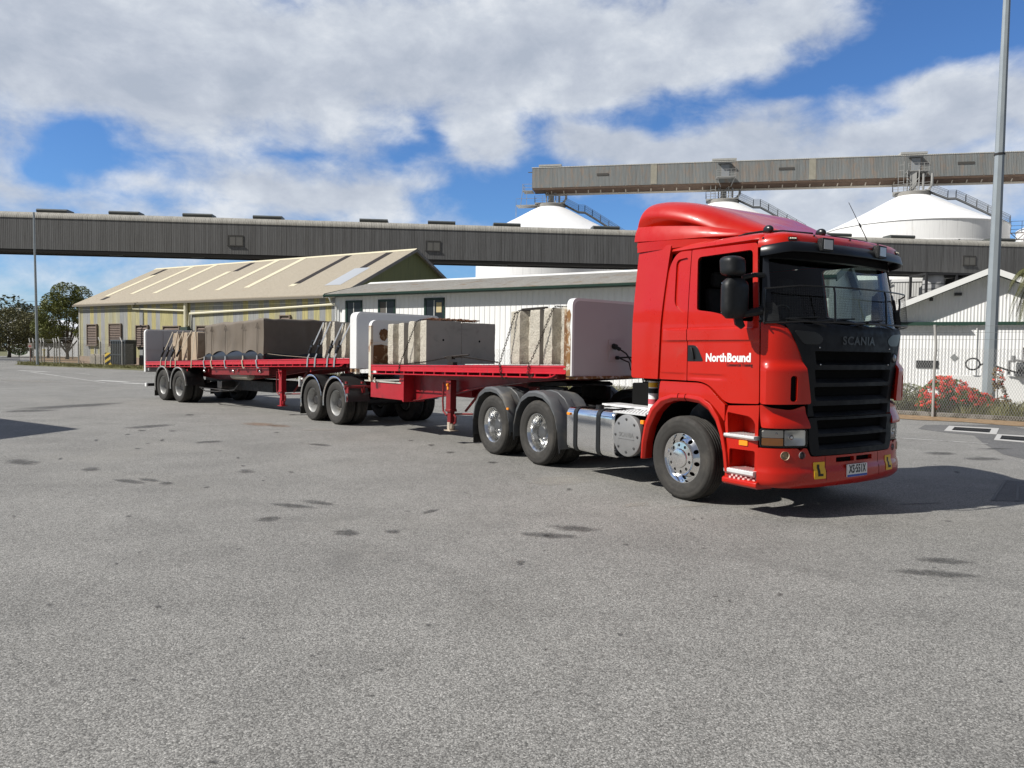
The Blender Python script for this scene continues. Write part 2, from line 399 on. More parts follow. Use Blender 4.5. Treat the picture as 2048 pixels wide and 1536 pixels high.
# roof
def roof_ring(z, k, zz):
    return [((x - .2) * k + .2, y * k, zz) for x, y, q in [S(-.87 + i * (2 * SC + 1.74) / 70, z, 0) for i in range(71)]]
rf = MB().loft([roof_ring(2.965, .94, 2.965), roof_ring(2.985, .985, 2.985), roof_ring(3.0, .997, 3.0), roof_ring(3.03, .988, 3.035), roof_ring(3.06, .965, 3.06), roof_ring(3.08, .92, 3.08), roof_ring(3.08, .75, 3.095), roof_ring(3.08, .4, 3.10)])
obj('roof', rf, RED, tr)
# rear wall, inner liner and floor
obj('rear_wall', MB().box(-.87, -.83, -1.18, 1.18, 1.44, 3.0), RED, tr, .02)
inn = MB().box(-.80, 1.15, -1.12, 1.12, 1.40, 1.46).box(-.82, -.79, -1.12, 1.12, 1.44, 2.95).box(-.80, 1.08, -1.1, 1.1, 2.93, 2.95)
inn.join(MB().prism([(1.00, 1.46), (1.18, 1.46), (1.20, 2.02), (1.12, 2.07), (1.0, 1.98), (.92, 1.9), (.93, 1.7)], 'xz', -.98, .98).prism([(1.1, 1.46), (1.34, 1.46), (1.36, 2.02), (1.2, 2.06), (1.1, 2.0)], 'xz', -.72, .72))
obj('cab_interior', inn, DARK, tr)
SEATM = mat('seat_cloth', (.03, .03, .033), .9, var=.3, vscale=8)
for sy in (-1, 1):
    st = MB().box(.15, .65, sy * .62 - .26, sy * .62 + .26, 1.75, 1.92)
    obj('seat', st.join(MB().prism([(.02, 1.9), (.17, 1.9), (.06, 2.55), (-.06, 2.55)], 'xz', sy * .62 - .24, sy * .62 + .24)).box(-.07, .03, sy * .62 - .13, sy * .62 + .13, 2.57, 2.76), SEATM, tr, .04)
stw = MB().lathe([(.225 + .016 * math.cos(a), .016 * math.sin(a)) for a in [2 * PI * i / 8 for i in range(9)]], (.80, -.62, 2.12), (-.85, 0, .6), 30)
stw.cyl((.80, -.62, 2.12), (1.02, -.62, 1.9), .035); stw.tube([(.80, -.84, 2.12), (.80, -.40, 2.12)], .015, 6)
obj('steering_wheel', stw, BLK, tr)

def side_set(mir):
    n = []
    P = panel([rpoly([(-.875, 1.437), (-.388, 1.437), (-.352, 2.3), (-.30, 3.075), (-.875, 3.12)], [.05, .015, .3, .02, .02])], cabmap(.02, mir), .12, .12, .05)
    obj('side_deflector', P, RED, tr, .008)
    sl_out = rpoly([(-.372, 1.437), (.084, 1.437), (.082, 1.9), (.035, 2.975), (-.20, 2.985), (-.315, 2.80), (-.342, 2.3)], [.02, .012, .1, .01, .12, .1, .2])
    hole = rpoly([(-.165, 2.33), (-.02, 2.24), (.02, 2.25), (-.005, 2.90), (-.20, 2.885)], [.10, .06, .02, .04, .07])
    sp = obj('sleeper_side', panel(holed(sl_out, hole), cabmap(.0, mir, swage), .06, .0125, .03), RED, tr, .005)
    hb = [(p[0] + (-.06 - p[0]) * -.02, p[1] + (2.58 - p[1]) * -.02) for p in hole]
    obj('sleeper_recess', panel([hb], cabmap(-.022, mir), .1, .1, .0), RED, sp)
    door = rpoly([(.096, 1.437), (.30, 1.437), (.44, 1.40), (.56, 1.315), (.66, 1.235), (.74, 1.212), (1.117, 1.226), (1.103, 2.12), (1.005, 2.962), (.046, 2.978), (.094, 1.9)], [.012, .08, .08, .08, .06, .06, .02, .25, .05, .02, .1])
    win = rpoly([(.212, 2.262), (.45, 2.232), (.62, 2.195), (.80, 2.125), (1.028, 2.105), (1.02, 2.25), (.945, 2.89), (.148, 2.885)], [.03, .1, .1, .08, .04, .2, .05, .06])
    d = obj('door', panel(holed(door, win), cabmap(.0, mir, swage), .06, .0125, .035), RED, tr, .005)
    obj('window_frame', panel(holed(rpoly([(p[0] * 1.0, p[1]) for p in [(.20, 2.25), (.45, 2.22), (.62, 2.183), (.80, 2.113), (1.04, 2.093), (1.032, 2.25), (.955, 2.902), (.137, 2.897)]], .05), win), cabmap(-.02, mir), .1, .1, .03), BLKS, d)
    if mir:
        obj('window_glass', panel([win], cabmap(-.03, mir), .1, .1, .0), glass_mat('side_glass', (.72, .80, .77), 1.45), d)
    # handle recess + handle
    hp = rpoly([(.098, 1.855), (.235, 1.855), (.345, 1.668), (.098, 1.665)], [.01, .07, .03, .01])
    hd = obj('door_handle', panel([hp], cabmap(.004, mir), .05, .05, .02), BLKS, d, .004)
    obj('handle_grip', MB().loft([[S(2 * SC - s if mir else s, z, o) for s, o in ((.15 + dxx, .004), (.185 + dxx, .004), (.185 + dxx, .03), (.15 + dxx, .03))] for z, dxx in ((1.69, .03), (1.75, .02), (1.83, -.01))]), BLK, hd, .006)
    # liner behind the door
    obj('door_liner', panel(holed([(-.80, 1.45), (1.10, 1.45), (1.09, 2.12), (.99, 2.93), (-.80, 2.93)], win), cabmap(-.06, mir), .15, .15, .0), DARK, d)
    # corner panel with bulge
    def bulge(s, z):
        return .055 * (1 - sm(1.60, 1.69, z)) * sm(1.13, 1.20, s) + .012 * sm(1.13, 1.3, s) * (1 - sm(1.95, 2.1, z))
    cp = rpoly([(1.131, 1.228), (1.648, 1.236), (1.622, 1.40), (1.588, 1.60), (1.545, 1.78), (1.505, 1.885), (1.44, 1.985), (1.36, 2.055), (1.24, 2.092), (1.119, 2.10)], [.03, .03, .1, .1, .1, .1, .1, .1, .05, .02])
    slot = rrect(1.405, 1.475, 1.262, 1.535, .03)
    c = obj('corner_panel', panel(holed(cp, slot), cabmap(.012, mir, bulge), .035, .035, .03), RED, tr, .005)
    obj('air_slot', panel([rrect(1.40, 1.48, 1.257, 1.54, .03)], cabmap(.046, mir), .05, .05, .03), DARK, c)
    # panel over the headlight
    def flare(s, z): return .05 * (1 - sm(.99, 1.16, z)) * sm(1.12, 1.25, s)
    obj('headlight_surround', panel([rpoly([(1.128, 1.222), (1.24, 1.19), (1.45, 1.165), (1.635, 1.215), (1.652, 1.09), (1.672, .972), (1.15, .975), (1.135, 1.07)], [.02, .05, .05, .03, .05, .02, .02, .05])], cabmap(.004, mir, flare), .04, .03, .03), RED, tr, .005)
    # headlight
    h = obj('headlight', panel([rrect(1.135, 1.668, .768, .966, .02)], cabmap(-.062, mir), .06, .06, .03), BLK, tr)
    obj('reflector', panel([rrect(1.385, 1.645, .785, .950, .02)], cabmap(.006, mir, lambda s, z: -.05 * math.exp(-((s - 1.50) / .09) ** 2 - ((z - .87) / .07) ** 2)), .02, .02, .0), mat('lamp_reflector', (.95, .94, .91), .30, metal=.75), h)
    obj('indicator', panel([rrect(1.155, 1.372, .785, .866, .01)], cabmap(.006, mir), .05, .05, .0), AMBD, h)
    obj('side_lamp', panel([rrect(1.155, 1.372, .870, .950, .01)], cabmap(.006, mir), .05, .05, .0), mat('lamp_silver', (.88, .83, .74), .35), h)
    obj('lamp_frame', panel(holed(rrect(1.135, 1.668, .768, .966, .02), rrect(1.150, 1.652, .780, .955, .02)), cabmap(.012, mir), .06, .06, .07), BLK, h)
    obj('lamp_frame', panel([[(1.374, .782), (1.384, .782), (1.384, .954), (1.374, .954)]], cabmap(.010, mir), .06, .06, .05), BLK, h)
    bb = MB().ball(S(2 * SC - 1.47 if mir else 1.47, .875, -.012), .032, 8); bb.ball(S(2 * SC - 1.30 if mir else 1.30, .915, .008), .014, 6)
    obj('bulb', bb, CHR, h)
    obj('lens', panel([rrect(1.142, 1.66, .774, .960, .02)], cabmap(.022, mir), .05, .05, .016), LENS, h)
    # inner wheel well, fender and arch
    sy = 1 if mir else -1
    A_in = [(-.60, .42), (-.585, .62), (-.52, .84), (-.41, 1.02), (-.27, 1.135), (-.10, 1.185), (.12, 1.195), (.30, 1.18), (.44, 1.11), (.55, .99), (.62, .84), (.67, .66), (.70, .45)]
    A_out = [(-.655, .42), (-.645, .64), (-.60, .87), (-.50, 1.07), (-.34, 1.205), (-.14, 1.262), (.12, 1.275), (.33, 1.26), (.49, 1.185), (.61, 1.05), (.685, .87), (.735, .66), (.765, .45)]
    ar = MB().loft([[(a[0], sy * 1.245, a[1]), ((a[0] + b[0]) / 2, sy * 1.285, (a[1] + b[1]) / 2), (b[0], sy * 1.275, b[1]), (b[0], sy * 1.19, b[1]), (a[0], sy * 1.13, a[1])] for a, b in zip(A_in, A_out)])
    wa = obj('wheel_arch', ar, RED, tr, .006); sm2 = MB()
    for x in (-.02, .10):
        a = (x * .95, 1.195); b = (x, 1.275); sm2.tube([(a[0], sy * 1.2475, a[1]), ((a[0] + b[0]) / 2, sy * 1.2875, (a[1] + b[1]) / 2), (b[0], sy * 1.2765, b[1]), (b[0], sy * 1.22, b[1] + .002)], .004, 4)
    obj('arch_seam', sm2, DARK, wa)
    wl = MB().loft([[(a[0] * 1.03, sy * 1.2, a[1] * 1.01 + .01), (a[0] * 1.03, sy * .62, a[1] * 1.01 + .01)] for a in A_in], closed=False, caps=False)
    obj('wheel_well', wl, DARK, tr)
    obj('upper_fender', panel([rpoly([(-.36, 1.415), (.30, 1.418), (.425, 1.383), (.545, 1.297), (.645, 1.215), (.69, 1.19), (.69, 1.0), (.58, 1.12), (.46, 1.215), (.33, 1.25), (.12, 1.265), (-.14, 1.255), (-.37, 1.18)], [.02, .08, .08, .06, .03, .01, .02, .08, .08, .08, .08, .1, .02])], cabmap(.0, mir, lambda s, z: .012 * sm(1.42, 1.30, z) if False else .012 * (1 - sm(1.30, 1.40, z))), .05, .05, .05), RED, tr, .008)
    # step unit
    fr = [(.70, .345), (1.117, .345), (1.117, 1.03), (1.122, 1.21), (.73, 1.185), (.68, 1.02), (.73, .7)]
    r1 = rpoly([(.735, .875), (1.08, .875), (1.085, 1.02), (1.02, 1.085), (.72, 1.115)], [.01, .01, .06, .05, .02]); r2 = rrect(.76, 1.085, .50, .715, .02)
    lo = clip_half(fr, 1, .79, True); hi = clip_half(fr, 1, .79, False)
    su = obj('step_unit', panel(holed(lo, r2) + holed(hi, r1), cabmap(.0, mir), .06, .06, .05), RED, tr, .006)
    bk = MB()
    for q in (r1, r2):
        a = [S(2 * SC - p[0] if mir else p[0], p[1], -.02) for p in q]; b = [S(2 * SC - p[0] if mir else p[0], p[1], -.26) for p in q]
        bk.loft([a, b], caps=False); bk.add(b, [list(range(len(b)))])
    obj('step_recess', bk, RED, su)
    for z0, z1, x0, x1 in ((.832, .878, .70, 1.118), (.437, .497, .715, 1.118)):
        tm = MB().loft([[(x, sy * yy, z) for yy, z in ((1.02, z0 + .01), (1.255, z0), (1.275, z0 + .02), (1.275, z1 - .008), (1.265, z1), (1.02, z1))] for x in (x0, x0 + .02, x1 - .06, x1)])
        for i in range(9):
            x = x0 + .03 + i * (x1 - x0 - .06) / 9; tm.box(x, x + .012, sy * 1.04, sy * 1.268, z1 - .002, z1 + .006)
        obj('step_tread', tm, ALU, su)
    obj('side_marker', panel([rrect(.90, 1.005, .765, .82, .008)], cabmap(.012, mir), .1, .1, .02), ORANGE, su)
    ch = MB()
    for i in range(6):
        x = .77 + i * .06
        for k in (0, 1): ch.join(panel([[(x + k * .03, .385 + k * .026), (x + .026 + k * .03, .385 + k * .026), (x + .03 + k * .03, .409 + k * .026), (x + .004 + k * .03, .409 + k * .026)]], cabmap(.008, mir), .2, .2, 0))
    obj('reflector_strip', panel([rrect(.75, 1.11, .378, .437, .01)], cabmap(.004, mir), .1, .1, .01), mat('strip_red', (.25, .01, .015), .4), su)
    obj('reflector_chevron', ch, mat('strip_white', (.75, .45, .42), .4), su)
    obj('sill', MB().loft([[(x, sy * y, z) for y, z in ((1.0, .30), (1.235, .31), (1.262, .335), (1.262, .375), (1.24, .392), (1.0, .392))] for x in (.675, .70, 1.10, 1.15)]), RED, su, .008)
side_set(False); side_set(True)

# roof brow, visor, windscreen
def bb_(s):
    q = s if s < SC else 2 * SC - s
    return .155 * sm(1.03, 1.42, q)
br = MB().loft([[S(s, z, bb_(s) + o) for o, z in ((-.03, 2.905), (.012, 2.905), (.016, 2.95), (.004, 2.995), (-.03, 3.03), (-.085, 3.058), (-.20, 3.078), (-.22, 3.0))] for s in [1.02 + i * (2 * SC - 2.04) / 60 for i in range(61)]])
brow = obj('roof_brow', br, RED, tr)
vi = MB().loft([[S(s, z, bb_(s) + o) for o, z in ((.0, 2.915), (.022, 2.915), (.040, 2.89), (.044, 2.815), (.036, 2.80), (.026, 2.81), (.018, 2.87), (-.10, 2.88))] for s in [1.085 + i * (2 * SC - 2.17) / 60 for i in range(61)]])
obj('sun_visor', vi, mat('visor_smoke', (.008, .010, .014), .30, spec=.3), tr)
obj('header_panel', panel([[(1.115, 2.79), (2 * SC - 1.115, 2.79), (2 * SC - 1.115, 2.92), (1.115, 2.92)]], cabmap(.012), .06, .06, .03), BLKS, tr)
ws = [(1.245, 2.085), (2 * SC - 1.245, 2.085), (2 * SC - 1.205, 2.80), (1.205, 2.80)]
pil = [(1.128, 2.06), (2 * SC - 1.128, 2.06), (2 * SC - 1.115, 2.83), (1.115, 2.83)]
obj('pillar_trim', panel(holed(pil, rpoly(ws, .05)), cabmap(.004), .04, .06, .05), mat('pillar_black', (.013, .015, .019), .28, spec=.4), tr, .004)
obj('windscreen', panel([rpoly([(1.235, 2.07), (2 * SC - 1.235, 2.07), (2 * SC - 1.197, 2.81), (1.197, 2.81)], .05)], cabmap(-.012), .05, .06, .0), SCREEN, tr)
# wipers
wp = MB()
for s0, s1, sl in ((1.85, 1.42, .0), (2.55, 2.0, .0), (3.1, 2.62, 0.)):
    a = S(s0, 2.06, .05); b = S(s1, 2.13, .025); wp.tube([a, ((a[0] + b[0]) / 2, (a[1] + b[1]) / 2, 2.12), b], .011, 6)
    wp.tube([S(s1 - .32, 2.105, .02), S(s1, 2.135, .022), S(s1 + .38, 2.16, .02)], .009, 6)
obj('wiper', wp, BLK, tr)
# stone guard over the windscreen foot
sg = MB(); RG = lambda s: .10 + .06 * sm(1.2, 1.5, s if s < SC else 2 * SC - s)
NS = [1.16 + i * (2 * SC - 2.32) / 44 for i in range(45)]
sg.tube([S(s, 2.44 + .012 * math.sin(PI * (s - 1.16) / (2 * SC - 2.32)), RG(s)) for s in NS], .009, 6)
sg.tube([S(s, 2.085, RG(s) - .04) for s in NS], .009, 6)
for s in (1.16, 1.93, 2.85, 2 * SC - 1.16): sg.tube([S(s, 2.08, RG(s) - .05), S(s, 2.38, RG(s)), S(s, 2.445, RG(s))], .012, 6)
for s in NS[::22]: sg.tube([S(s, 2.08, .0), S(s, 2.09, RG(s))], .009, 6)
guard = obj('stone_guard', sg, BLKS, tr)
ms = MB()
for i in range(int((2 * SC - 2.5) / .024)):
    s = 1.25 + i * .024; ms.tube([S(s, 2.09, RG(s) - .03), S(s, 2.43, RG(s))], .0008, 3, caps=False)
for i in range(13): ms.tube([S(s, 2.10 + i * .026, RG(s) - .02) for s in NS], .0008, 3, caps=False)
obj('guard_mesh', ms, mat('mesh_black', (.02, .02, .02), .6), guard)
for m_ in (False, True):
    obj('guard_wing', panel([rpoly([(1.13, 2.10), (1.27, 2.10), (1.225, 2.20), (1.20, 2.44), (1.125, 2.44)], .02)], cabmap(.035, m_), .05, .08, .01), mat('pillar_black'), guard)

# grille
def gb(s, z):                              # slightly proud of the corner panels
    return .02 * sm(1.2, 1.8, z) * (1 - sm(2.0, 2.1, z))
gl = lambda z: 1.658 - .0 * z if z < 1.24 else (1.655 - (z - 1.24) * .19 if z < 1.6 else 1.587 - .35 * (z - 1.6) ** 1.35 * 1.75)
def gband(z0, z1, n=4):                    # outline of a full-width band of the grille between two heights
    L = [(gl(z0 + (z1 - z0) * i / n), z0 + (z1 - z0) * i / n) for i in range(n + 1)]
    return L + [(2 * SC - a, b) for a, b in L[::-1]]
polys = []; slots = []
rows = [(1.128, 1.21, 1.72), (1.30, 1.415, 1.735), (1.495, 1.60, 1.725), (1.69, 1.80, 1.715)]
zc = 1.096
for i, (a, b, l) in enumerate(rows):
    top = (b + rows[i + 1][0]) / 2 if i < 3 else 1.845
    h = rpoly([(l + .03, a - .038), (2 * SC - l - .03, a - .038), (2 * SC - l, b), (l, b)], .018, 3); polys += holed(gband(zc, top), h); slots.append((h, a, b, l)); zc = top
polys.append(gband(zc, 2.075, 8))
GR = mat('grille_black', (.0085, .009, .0105), .5, spec=.22, var=.35, vscale=5)
gro = obj('grille', panel(polys, cabmap(.018, bump=gb), .06, .05, .05), GR, tr, .006)
def recess(h, a, b, l, base_off, bump):
    o = MB(); n = len(h); cx = SC
    r0 = [S(p[0], p[1], base_off + (bump(*p) if bump else 0)) for p in h]
    q = [(cx + (p[0] - cx) * .965, max(p[1], a + .004) if p[1] < (a + b) / 2 else p[1] - .006) for p in h]
    r1 = [S(p[0], p[1], base_off - .045) for p in q]; r2 = [S(p[0], p[1], base_off - .075) for p in q]
    o.loft([r0, r1, r2], caps=False); return o, r2
lo_, bk_ = MB(), MB()
for h, a, b, l in slots:
    o, r2 = recess(h, a, b, l, .016, gb); lo_.join(o); bk_.add(r2, [list(range(len(r2)))])
obj('grille_slot', lo_, GR, gro); obj('grille_backing', bk_, DARK, gro)
for m_ in (False, True):                   # sculpted pods at the top corners
    obj('grille_pod', panel([rpoly([(1.44, 2.02), (1.56, 1.87), (1.78, 1.87), (1.84, 1.93), (1.74, 2.0)], [.05, .05, .04, .04, .08])], cabmap(.042, m_), .05, .05, .03), BLKS, gro, .008)
obj('grille_letters', text_mb('SCANIA', .125, .004, 1.12, lambda x, y, z: S(SC + x, 1.915 + y, .0455), font_x=1.22), mat('letter_grey', (.034, .035, .037), .35), gro)
em = MB().lathe([(.0001, .022), (.03, .02), (.042, .012), (.045, 0.)], S(3.185, 1.735, .036), (Vector(S(3.185, 1.735, .1)) - Vector(S(3.185, 1.735, 0))), 20)
emb = obj('badge', em, mat('badge_steel', (.30, .30, .31), .3, metal=.8), gro)
sc_ = Vector(S(3.185, 1.735, .1)) - Vector(S(3.185, 1.735, 0)); sc_.normalize()
obj('badge_ring', MB().lathe([(.047, .0), (.054, .012), (.058, .0)], S(3.185, 1.735, .036), sc_, 20), BLKS, emb)
bl = MB()
for s, z in ((1.66 + .12, 1.838), (2 * SC - 1.78, 1.838), (1.80, 1.655), (2 * SC - 1.80, 1.655)): bl.ball(S(s, z, .038), .009, 5)
obj('grille_bolt', bl, POL, gro)
# lower grille
lg = rpoly([(1.70, .672), (2 * SC - 1.70, .672), (2 * SC - 1.668, .80), (2 * SC - 1.66, 1.083), (1.66, 1.083), (1.668, .80)], [.10, .10, .1, .02, .02, .1])
lp = []; ls = []; lslots = [(.775, .875, 1.79), (.945, 1.055, 1.77)]
cut = .908
for (a, b, l), part in zip(lslots, (clip_half(lg, 1, cut, True), clip_half(lg, 1, cut, False))):
    h = rpoly([(l + .03, a - .04), (2 * SC - l - .03, a - .04), (2 * SC - l, b), (l, b)], .018, 3); lp += holed(part, h); ls.append((h, a, b, l))
lgr = obj('lower_grille', panel(lp, cabmap(.034), .06, .05, .06), GR, tr, .008)
lo_, bk_ = MB(), MB()
for h, a, b, l in ls:
    o, r2 = recess(h, a, b, l, .032, None); lo_.join(o); bk_.add(r2, [list(range(len(r2)))])
obj('grille_slot', lo_, GR, lgr); obj('grille_backing', bk_, DARK, lgr)

# bumper
def bmp(s, z):
    q = s if s < SC else 2 * SC - s
    return .012 + .018 * (1 - sm(.50, .53, z)) + .012 * sm(1.11, 1.3, q) - .07 * (1 - sm(.30, .42, z)) ** 2
top = [(1.117, .757), (1.53, .757), (1.565, .725), (1.60, .757), (1.652, .757), (1.672, .72), (1.70, .665), (1.79, .662)]
bot = [(1.117, .36), (1.30, .335), (1.6, .325), (1.9, .322)]
bo = rpoly(top + [(2 * SC - a, b) for a, b in top[::-1]] + [(2 * SC - a, b) for a, b in bot] + bot[::-1], [.01, .01, .02, .01, .02, .02, .03, .02] + [.02, .03, .02, .02, .01, .02, .01, .01] + [.01, 0, 0, 0, 0, 0, 0, .01])
fogs = [(1.385, .683, .047), (1.585, .683, .040)]
circ = lambda cx, cy, r, n=18: [(cx + r * math.cos(2 * PI * i / n), cy + r * math.sin(2 * PI * i / n)) for i in range(n)]
xs = [1.485, 1.9, SC, 2 * SC - 1.9, 2 * SC - 1.485]
parts = []; rest = bo
for x in xs: parts.append(clip_half(rest, 0, x, True)); rest = clip_half(rest, 0, x, False)
parts.append(rest)
v1 = rpoly([(2.09, .585), (SC - .02, .585), (SC - .02, .638), (2.09, .638)], .006, 2); v2 = [(2 * SC - a, b) for a, b in v1][::-1]
hs = [circ(*fogs[0]), circ(*fogs[1]), v1, v2, [(2 * SC - a, b) for a, b in circ(*fogs[1])][::-1], [(2 * SC - a, b) for a, b in circ(*fogs[0])][::-1]]
pl = []
for p, h in zip(parts, hs): pl += holed(p, h)
bump_o = obj('bumper', panel(pl, cabmap(.0, bump=bmp), .045, .03, .06), RED, tr, .006)
for m_ in (False, True):
    for cx, cy, r in fogs:
        s = 2 * SC - cx if m_ else cx; c = S(s, cy, .0); nn = Vector(S(s, cy, .1)) - Vector(c)
        f = obj('fog_lamp', MB().lathe([(r * 1.02, .03), (r * .98, -.005), (r * .8, -.03), (r * .45, -.045), (.0005, -.05)], c, nn, 20), mat('lamp_warm', (.80, .70, .52), .3, metal=.3) if cx < 1.5 else mat('lamp_cool', (.42, .44, .46), .3, metal=.4), bump_o)
        obj('bulb', MB().ball(S(s, cy, -.02), .014, 6), mat('bulb_warm', (.8, .6, .35), .3), f)
        obj('lens', MB().lathe([(.0005, .024), (r * .6, .020), (r * .97, .008)], c, nn, 20), LENS, f)
obj('bumper_vent', MB().join(panel([rrect(2.08, SC + .33, .575, .648, .005)], cabmap(-.02), .1, .1, 0)), DARK, bump_o)
seam = MB()
for s in (1.94, 2 * SC - 1.94): seam.tube([S(s - .02 + .02 * 0, z, bmp(s, z) + .0005) for z in (.345, .40, .45, .50, .53, .60, .655)], .0022, 4)
obj('bumper_seam', seam, DARK, bump_o)
def plate_L(s0, s1, z0, z1):
    o = .006
    f = lambda s, z, k: S(s, z, bmp(s, z) + o + k)
    e = obj('learner_plate', panel([rrect(s0, s1, z0, z1, .008)], f, .05, .03, .004), YEL, bump_o)
    wd, ht = s1 - s0, z1 - z0; a, b = s0 + wd * .30, z0 + ht * .16
    L = [(a, b), (a + wd * .46, b), (a + wd * .46, b + ht * .14), (a + wd * .20, b + ht * .14), (a + wd * .20, b + ht * .70), (a, b + ht * .70)]
    obj('plate_letter', panel([clip_half(L, 1, b + ht * .14, True), [(a, b + ht * .14), (a + wd * .2, b + ht * .14), (a + wd * .2, b + ht * .7), (a, b + ht * .7)]], lambda s, z, k: f(s, z, k + .003), .05, .03, 0), INK, e)
plate_L(1.735, 1.905, .422, .602); plate_L(3.035, 3.19, .428, .600)
npf = lambda s, z, k: S(s, z, .055 + k)
npl = obj('number_plate', panel([rrect(2.237, 2.603, .412, .553, .01)], npf, .1, .1, .012), WHITE, bump_o)
obj('plate_band', panel([rrect(2.240, 2.600, .414, .438, .006)], lambda s, z, k: npf(s, z, k + .002), .1, .1, 0), BLUE, npl)
obj('plate_text', text_mb('XS·551X', .125, .003, 1.05, lambda x, y, z: npf(2.42 + x, .496 + y, .003), font_x=.64), INK, npl)
# roof lamps
for s in (1.835, 2.83):
    c = Vector(S(s, 2.885, bb_(s) + .05)); n = (Vector(S(s, 2.885, .5)) - Vector(S(s, 2.885, 0))).normalized(); u = Vector((n.y, -n.x, 0)).normalized() * -1; zz = Vector((0, 0, 1)); n = Vector((n.x, n.y, 0)).normalized()
    fmap = lambda p: c + u * p[0] + n * p[1] + zz * p[2]
    hsg = MB().loft([[(a * x, d, b * z) for x, z in ((-1, -1), (1, -1), (1, 1), (-1, 1))] for a, b, d in ((.06, .05, -.05), (.085, .068, -.02), (.088, .07, .045), (.076, .058, .047), (.074, .056, .038))]).move(fmap)
    lamp = obj('spot_lamp', hsg, BLK, brow, .006)
    obj('lens', MB().box(-.066, .066, .040, .050, -.050, .050).move(fmap), mat('lamp_frost', (.55, .56, .56), .25, coat=.6), lamp)
for s, z in ((1.425, 2.945), (2 * SC - 1.425, 2.945)):
    mk = MB()
    c = panel([rrect(s - .055, s + .055, z - .02, z + .02, .006)], lambda a, b, k: S(a, b, bb_(a) + .022 + k), .05, .05, .02)
    mo = obj('marker_lamp', c, BLK, brow)
    for k in range(4): mk.ball(S(s - .036 + k * .024, z, bb_(s) + .024), .009, 5)
    obj('led', mk, mat('led_white', (.8, .75, .6), .3), mo)
bm2 = MB()
for s in (1.10, 1.75, 2.35, 2.95): bm2.ball(S(s, 3.0, bb_(s) + .004), .012, 6)
obj('brow_bolt', bm2, BLK, brow)
# roof deflector
def dring(x, wd, top, rr, z0=3.085):
    P = []; h = top - z0; g = .085 * sm(-.985, -.75, x) * (1 - sm(.05, .6, x)); side = [(wd, z0), (wd + .012, z0 + .08 * h), (wd + .004 - g * .35, z0 + .17 * h), (wd - .012 - g, z0 + .30 * h), (wd - .014 - g * .8, z0 + .42 * h)]
    for cx, t0 in ((wd - rr, 0), (-(wd - rr), 90)):
        for k in range(9): t = R(t0 + 90 * k / 8); P.append((x, cx + rr * math.cos(t) * 1.0, top - rr * .8 + rr * .8 * math.sin(t)))
    return [(x, y, z) for y, z in side] + P + [(x, -y, z) for y, z in side[::-1]]
st_ = [(-.985, 1.12, 3.42, .22), (-.975, 1.12, 3.57, .23), (-.935, 1.115, 3.672, .25), (-.85, 1.11, 3.71, .27), (-.6, 1.10, 3.695, .29), (-.3, 1.07, 3.64, .31), (0., 1.02, 3.548, .32), (.3, .93, 3.40, .33), (.55, .83, 3.285, .28), (.75, .73, 3.20, .18), (.90, .62, 3.14, .08), (.96, .55, 3.11, .03)]
dfl = obj('roof_deflector', MB().loft([dring(*q) for q in st_]), RED, tr)
dfl.modifiers.new('sub', 'SUBSURF').levels = 1; dfl.modifiers['sub'].render_levels = 2
fb = MB()
for sy in (-1, 1):                        # flared lower lip with an air gap under it
    fb.loft([[(x, sy * (y - .05), z + h), (x, sy * (y - .012), z + h * .55), (x, sy * y, z + .03), (x, sy * (y + .004), z), (x, sy * (y - .03), z - .012), (x, sy * (y - .14), z + .01)] for x, y, z, h in ((-.935, 1.20, 3.185, .19), (-.6, 1.18, 3.16, .19), (-.3, 1.15, 3.145, .17), (-.05, 1.115, 3.135, .15), (.2, 1.06, 3.128, .12), (.42, .985, 3.12, .08), (.6, .90, 3.115, .05), (.75, .80, 3.10, .02))])
obj('deflector_skirt', fb, RED, dfl, 0)
for sy in (-1, 1):
    cl = MB().loft([[(x, sy * y, 3.04), (x, sy * (y + .0), z1), (x, sy * (y - .05), z1 + .02), (x, sy * (y - .2), z1 + .02)] for x, y, z1 in ((-.885, 1.195, 3.165), (-.5, 1.18, 3.15), (-.15, 1.14, 3.13), (.1, 1.08, 3.115), (.3, 1.0, 3.105))])
    obj('deflector_collar', cl, RED, tr)

obj('roof_hatch', MB().loft([[(x, y, z) for x, y in ((.45, -.62), (1.02, -.62), (1.08, 0.), (1.02, .62), (.45, .62))] for z in (3.09, 3.125)]), BLKS, tr, .01)
for x, y in ((.95, -.93), (1.14, -.28)): obj('air_horn', MB().ball((x, y, 3.125), .050, 8, (1.3, .8, 1)).box(x - .03, x + .03, y - .02, y + .02, 3.05, 3.12), BLKS, tr)
obj('roof_seal', MB().tube([(.66, -1.07, 3.07), (.72, -1.03, 3.095), (.85, -.93, 3.115), (1.0, -.75, 3.12), (1.1, -.62, 3.105), (1.16, -.45, 3.10)], .013, 6).tube([(1.14, -.2, 3.10), (1.2, .1, 3.10), (1.2, .5, 3.09)], .008, 5), BLK, tr)
obj('antenna', MB().tube([(1.33, .30, 3.07), (1.315, .275, 3.13), (1.21, .11, 3.50)], [.007, .005, .003], 6).cyl((1.29, .235, 3.22), (1.28, .215, 3.265), .010, n=8), BLK, tr)
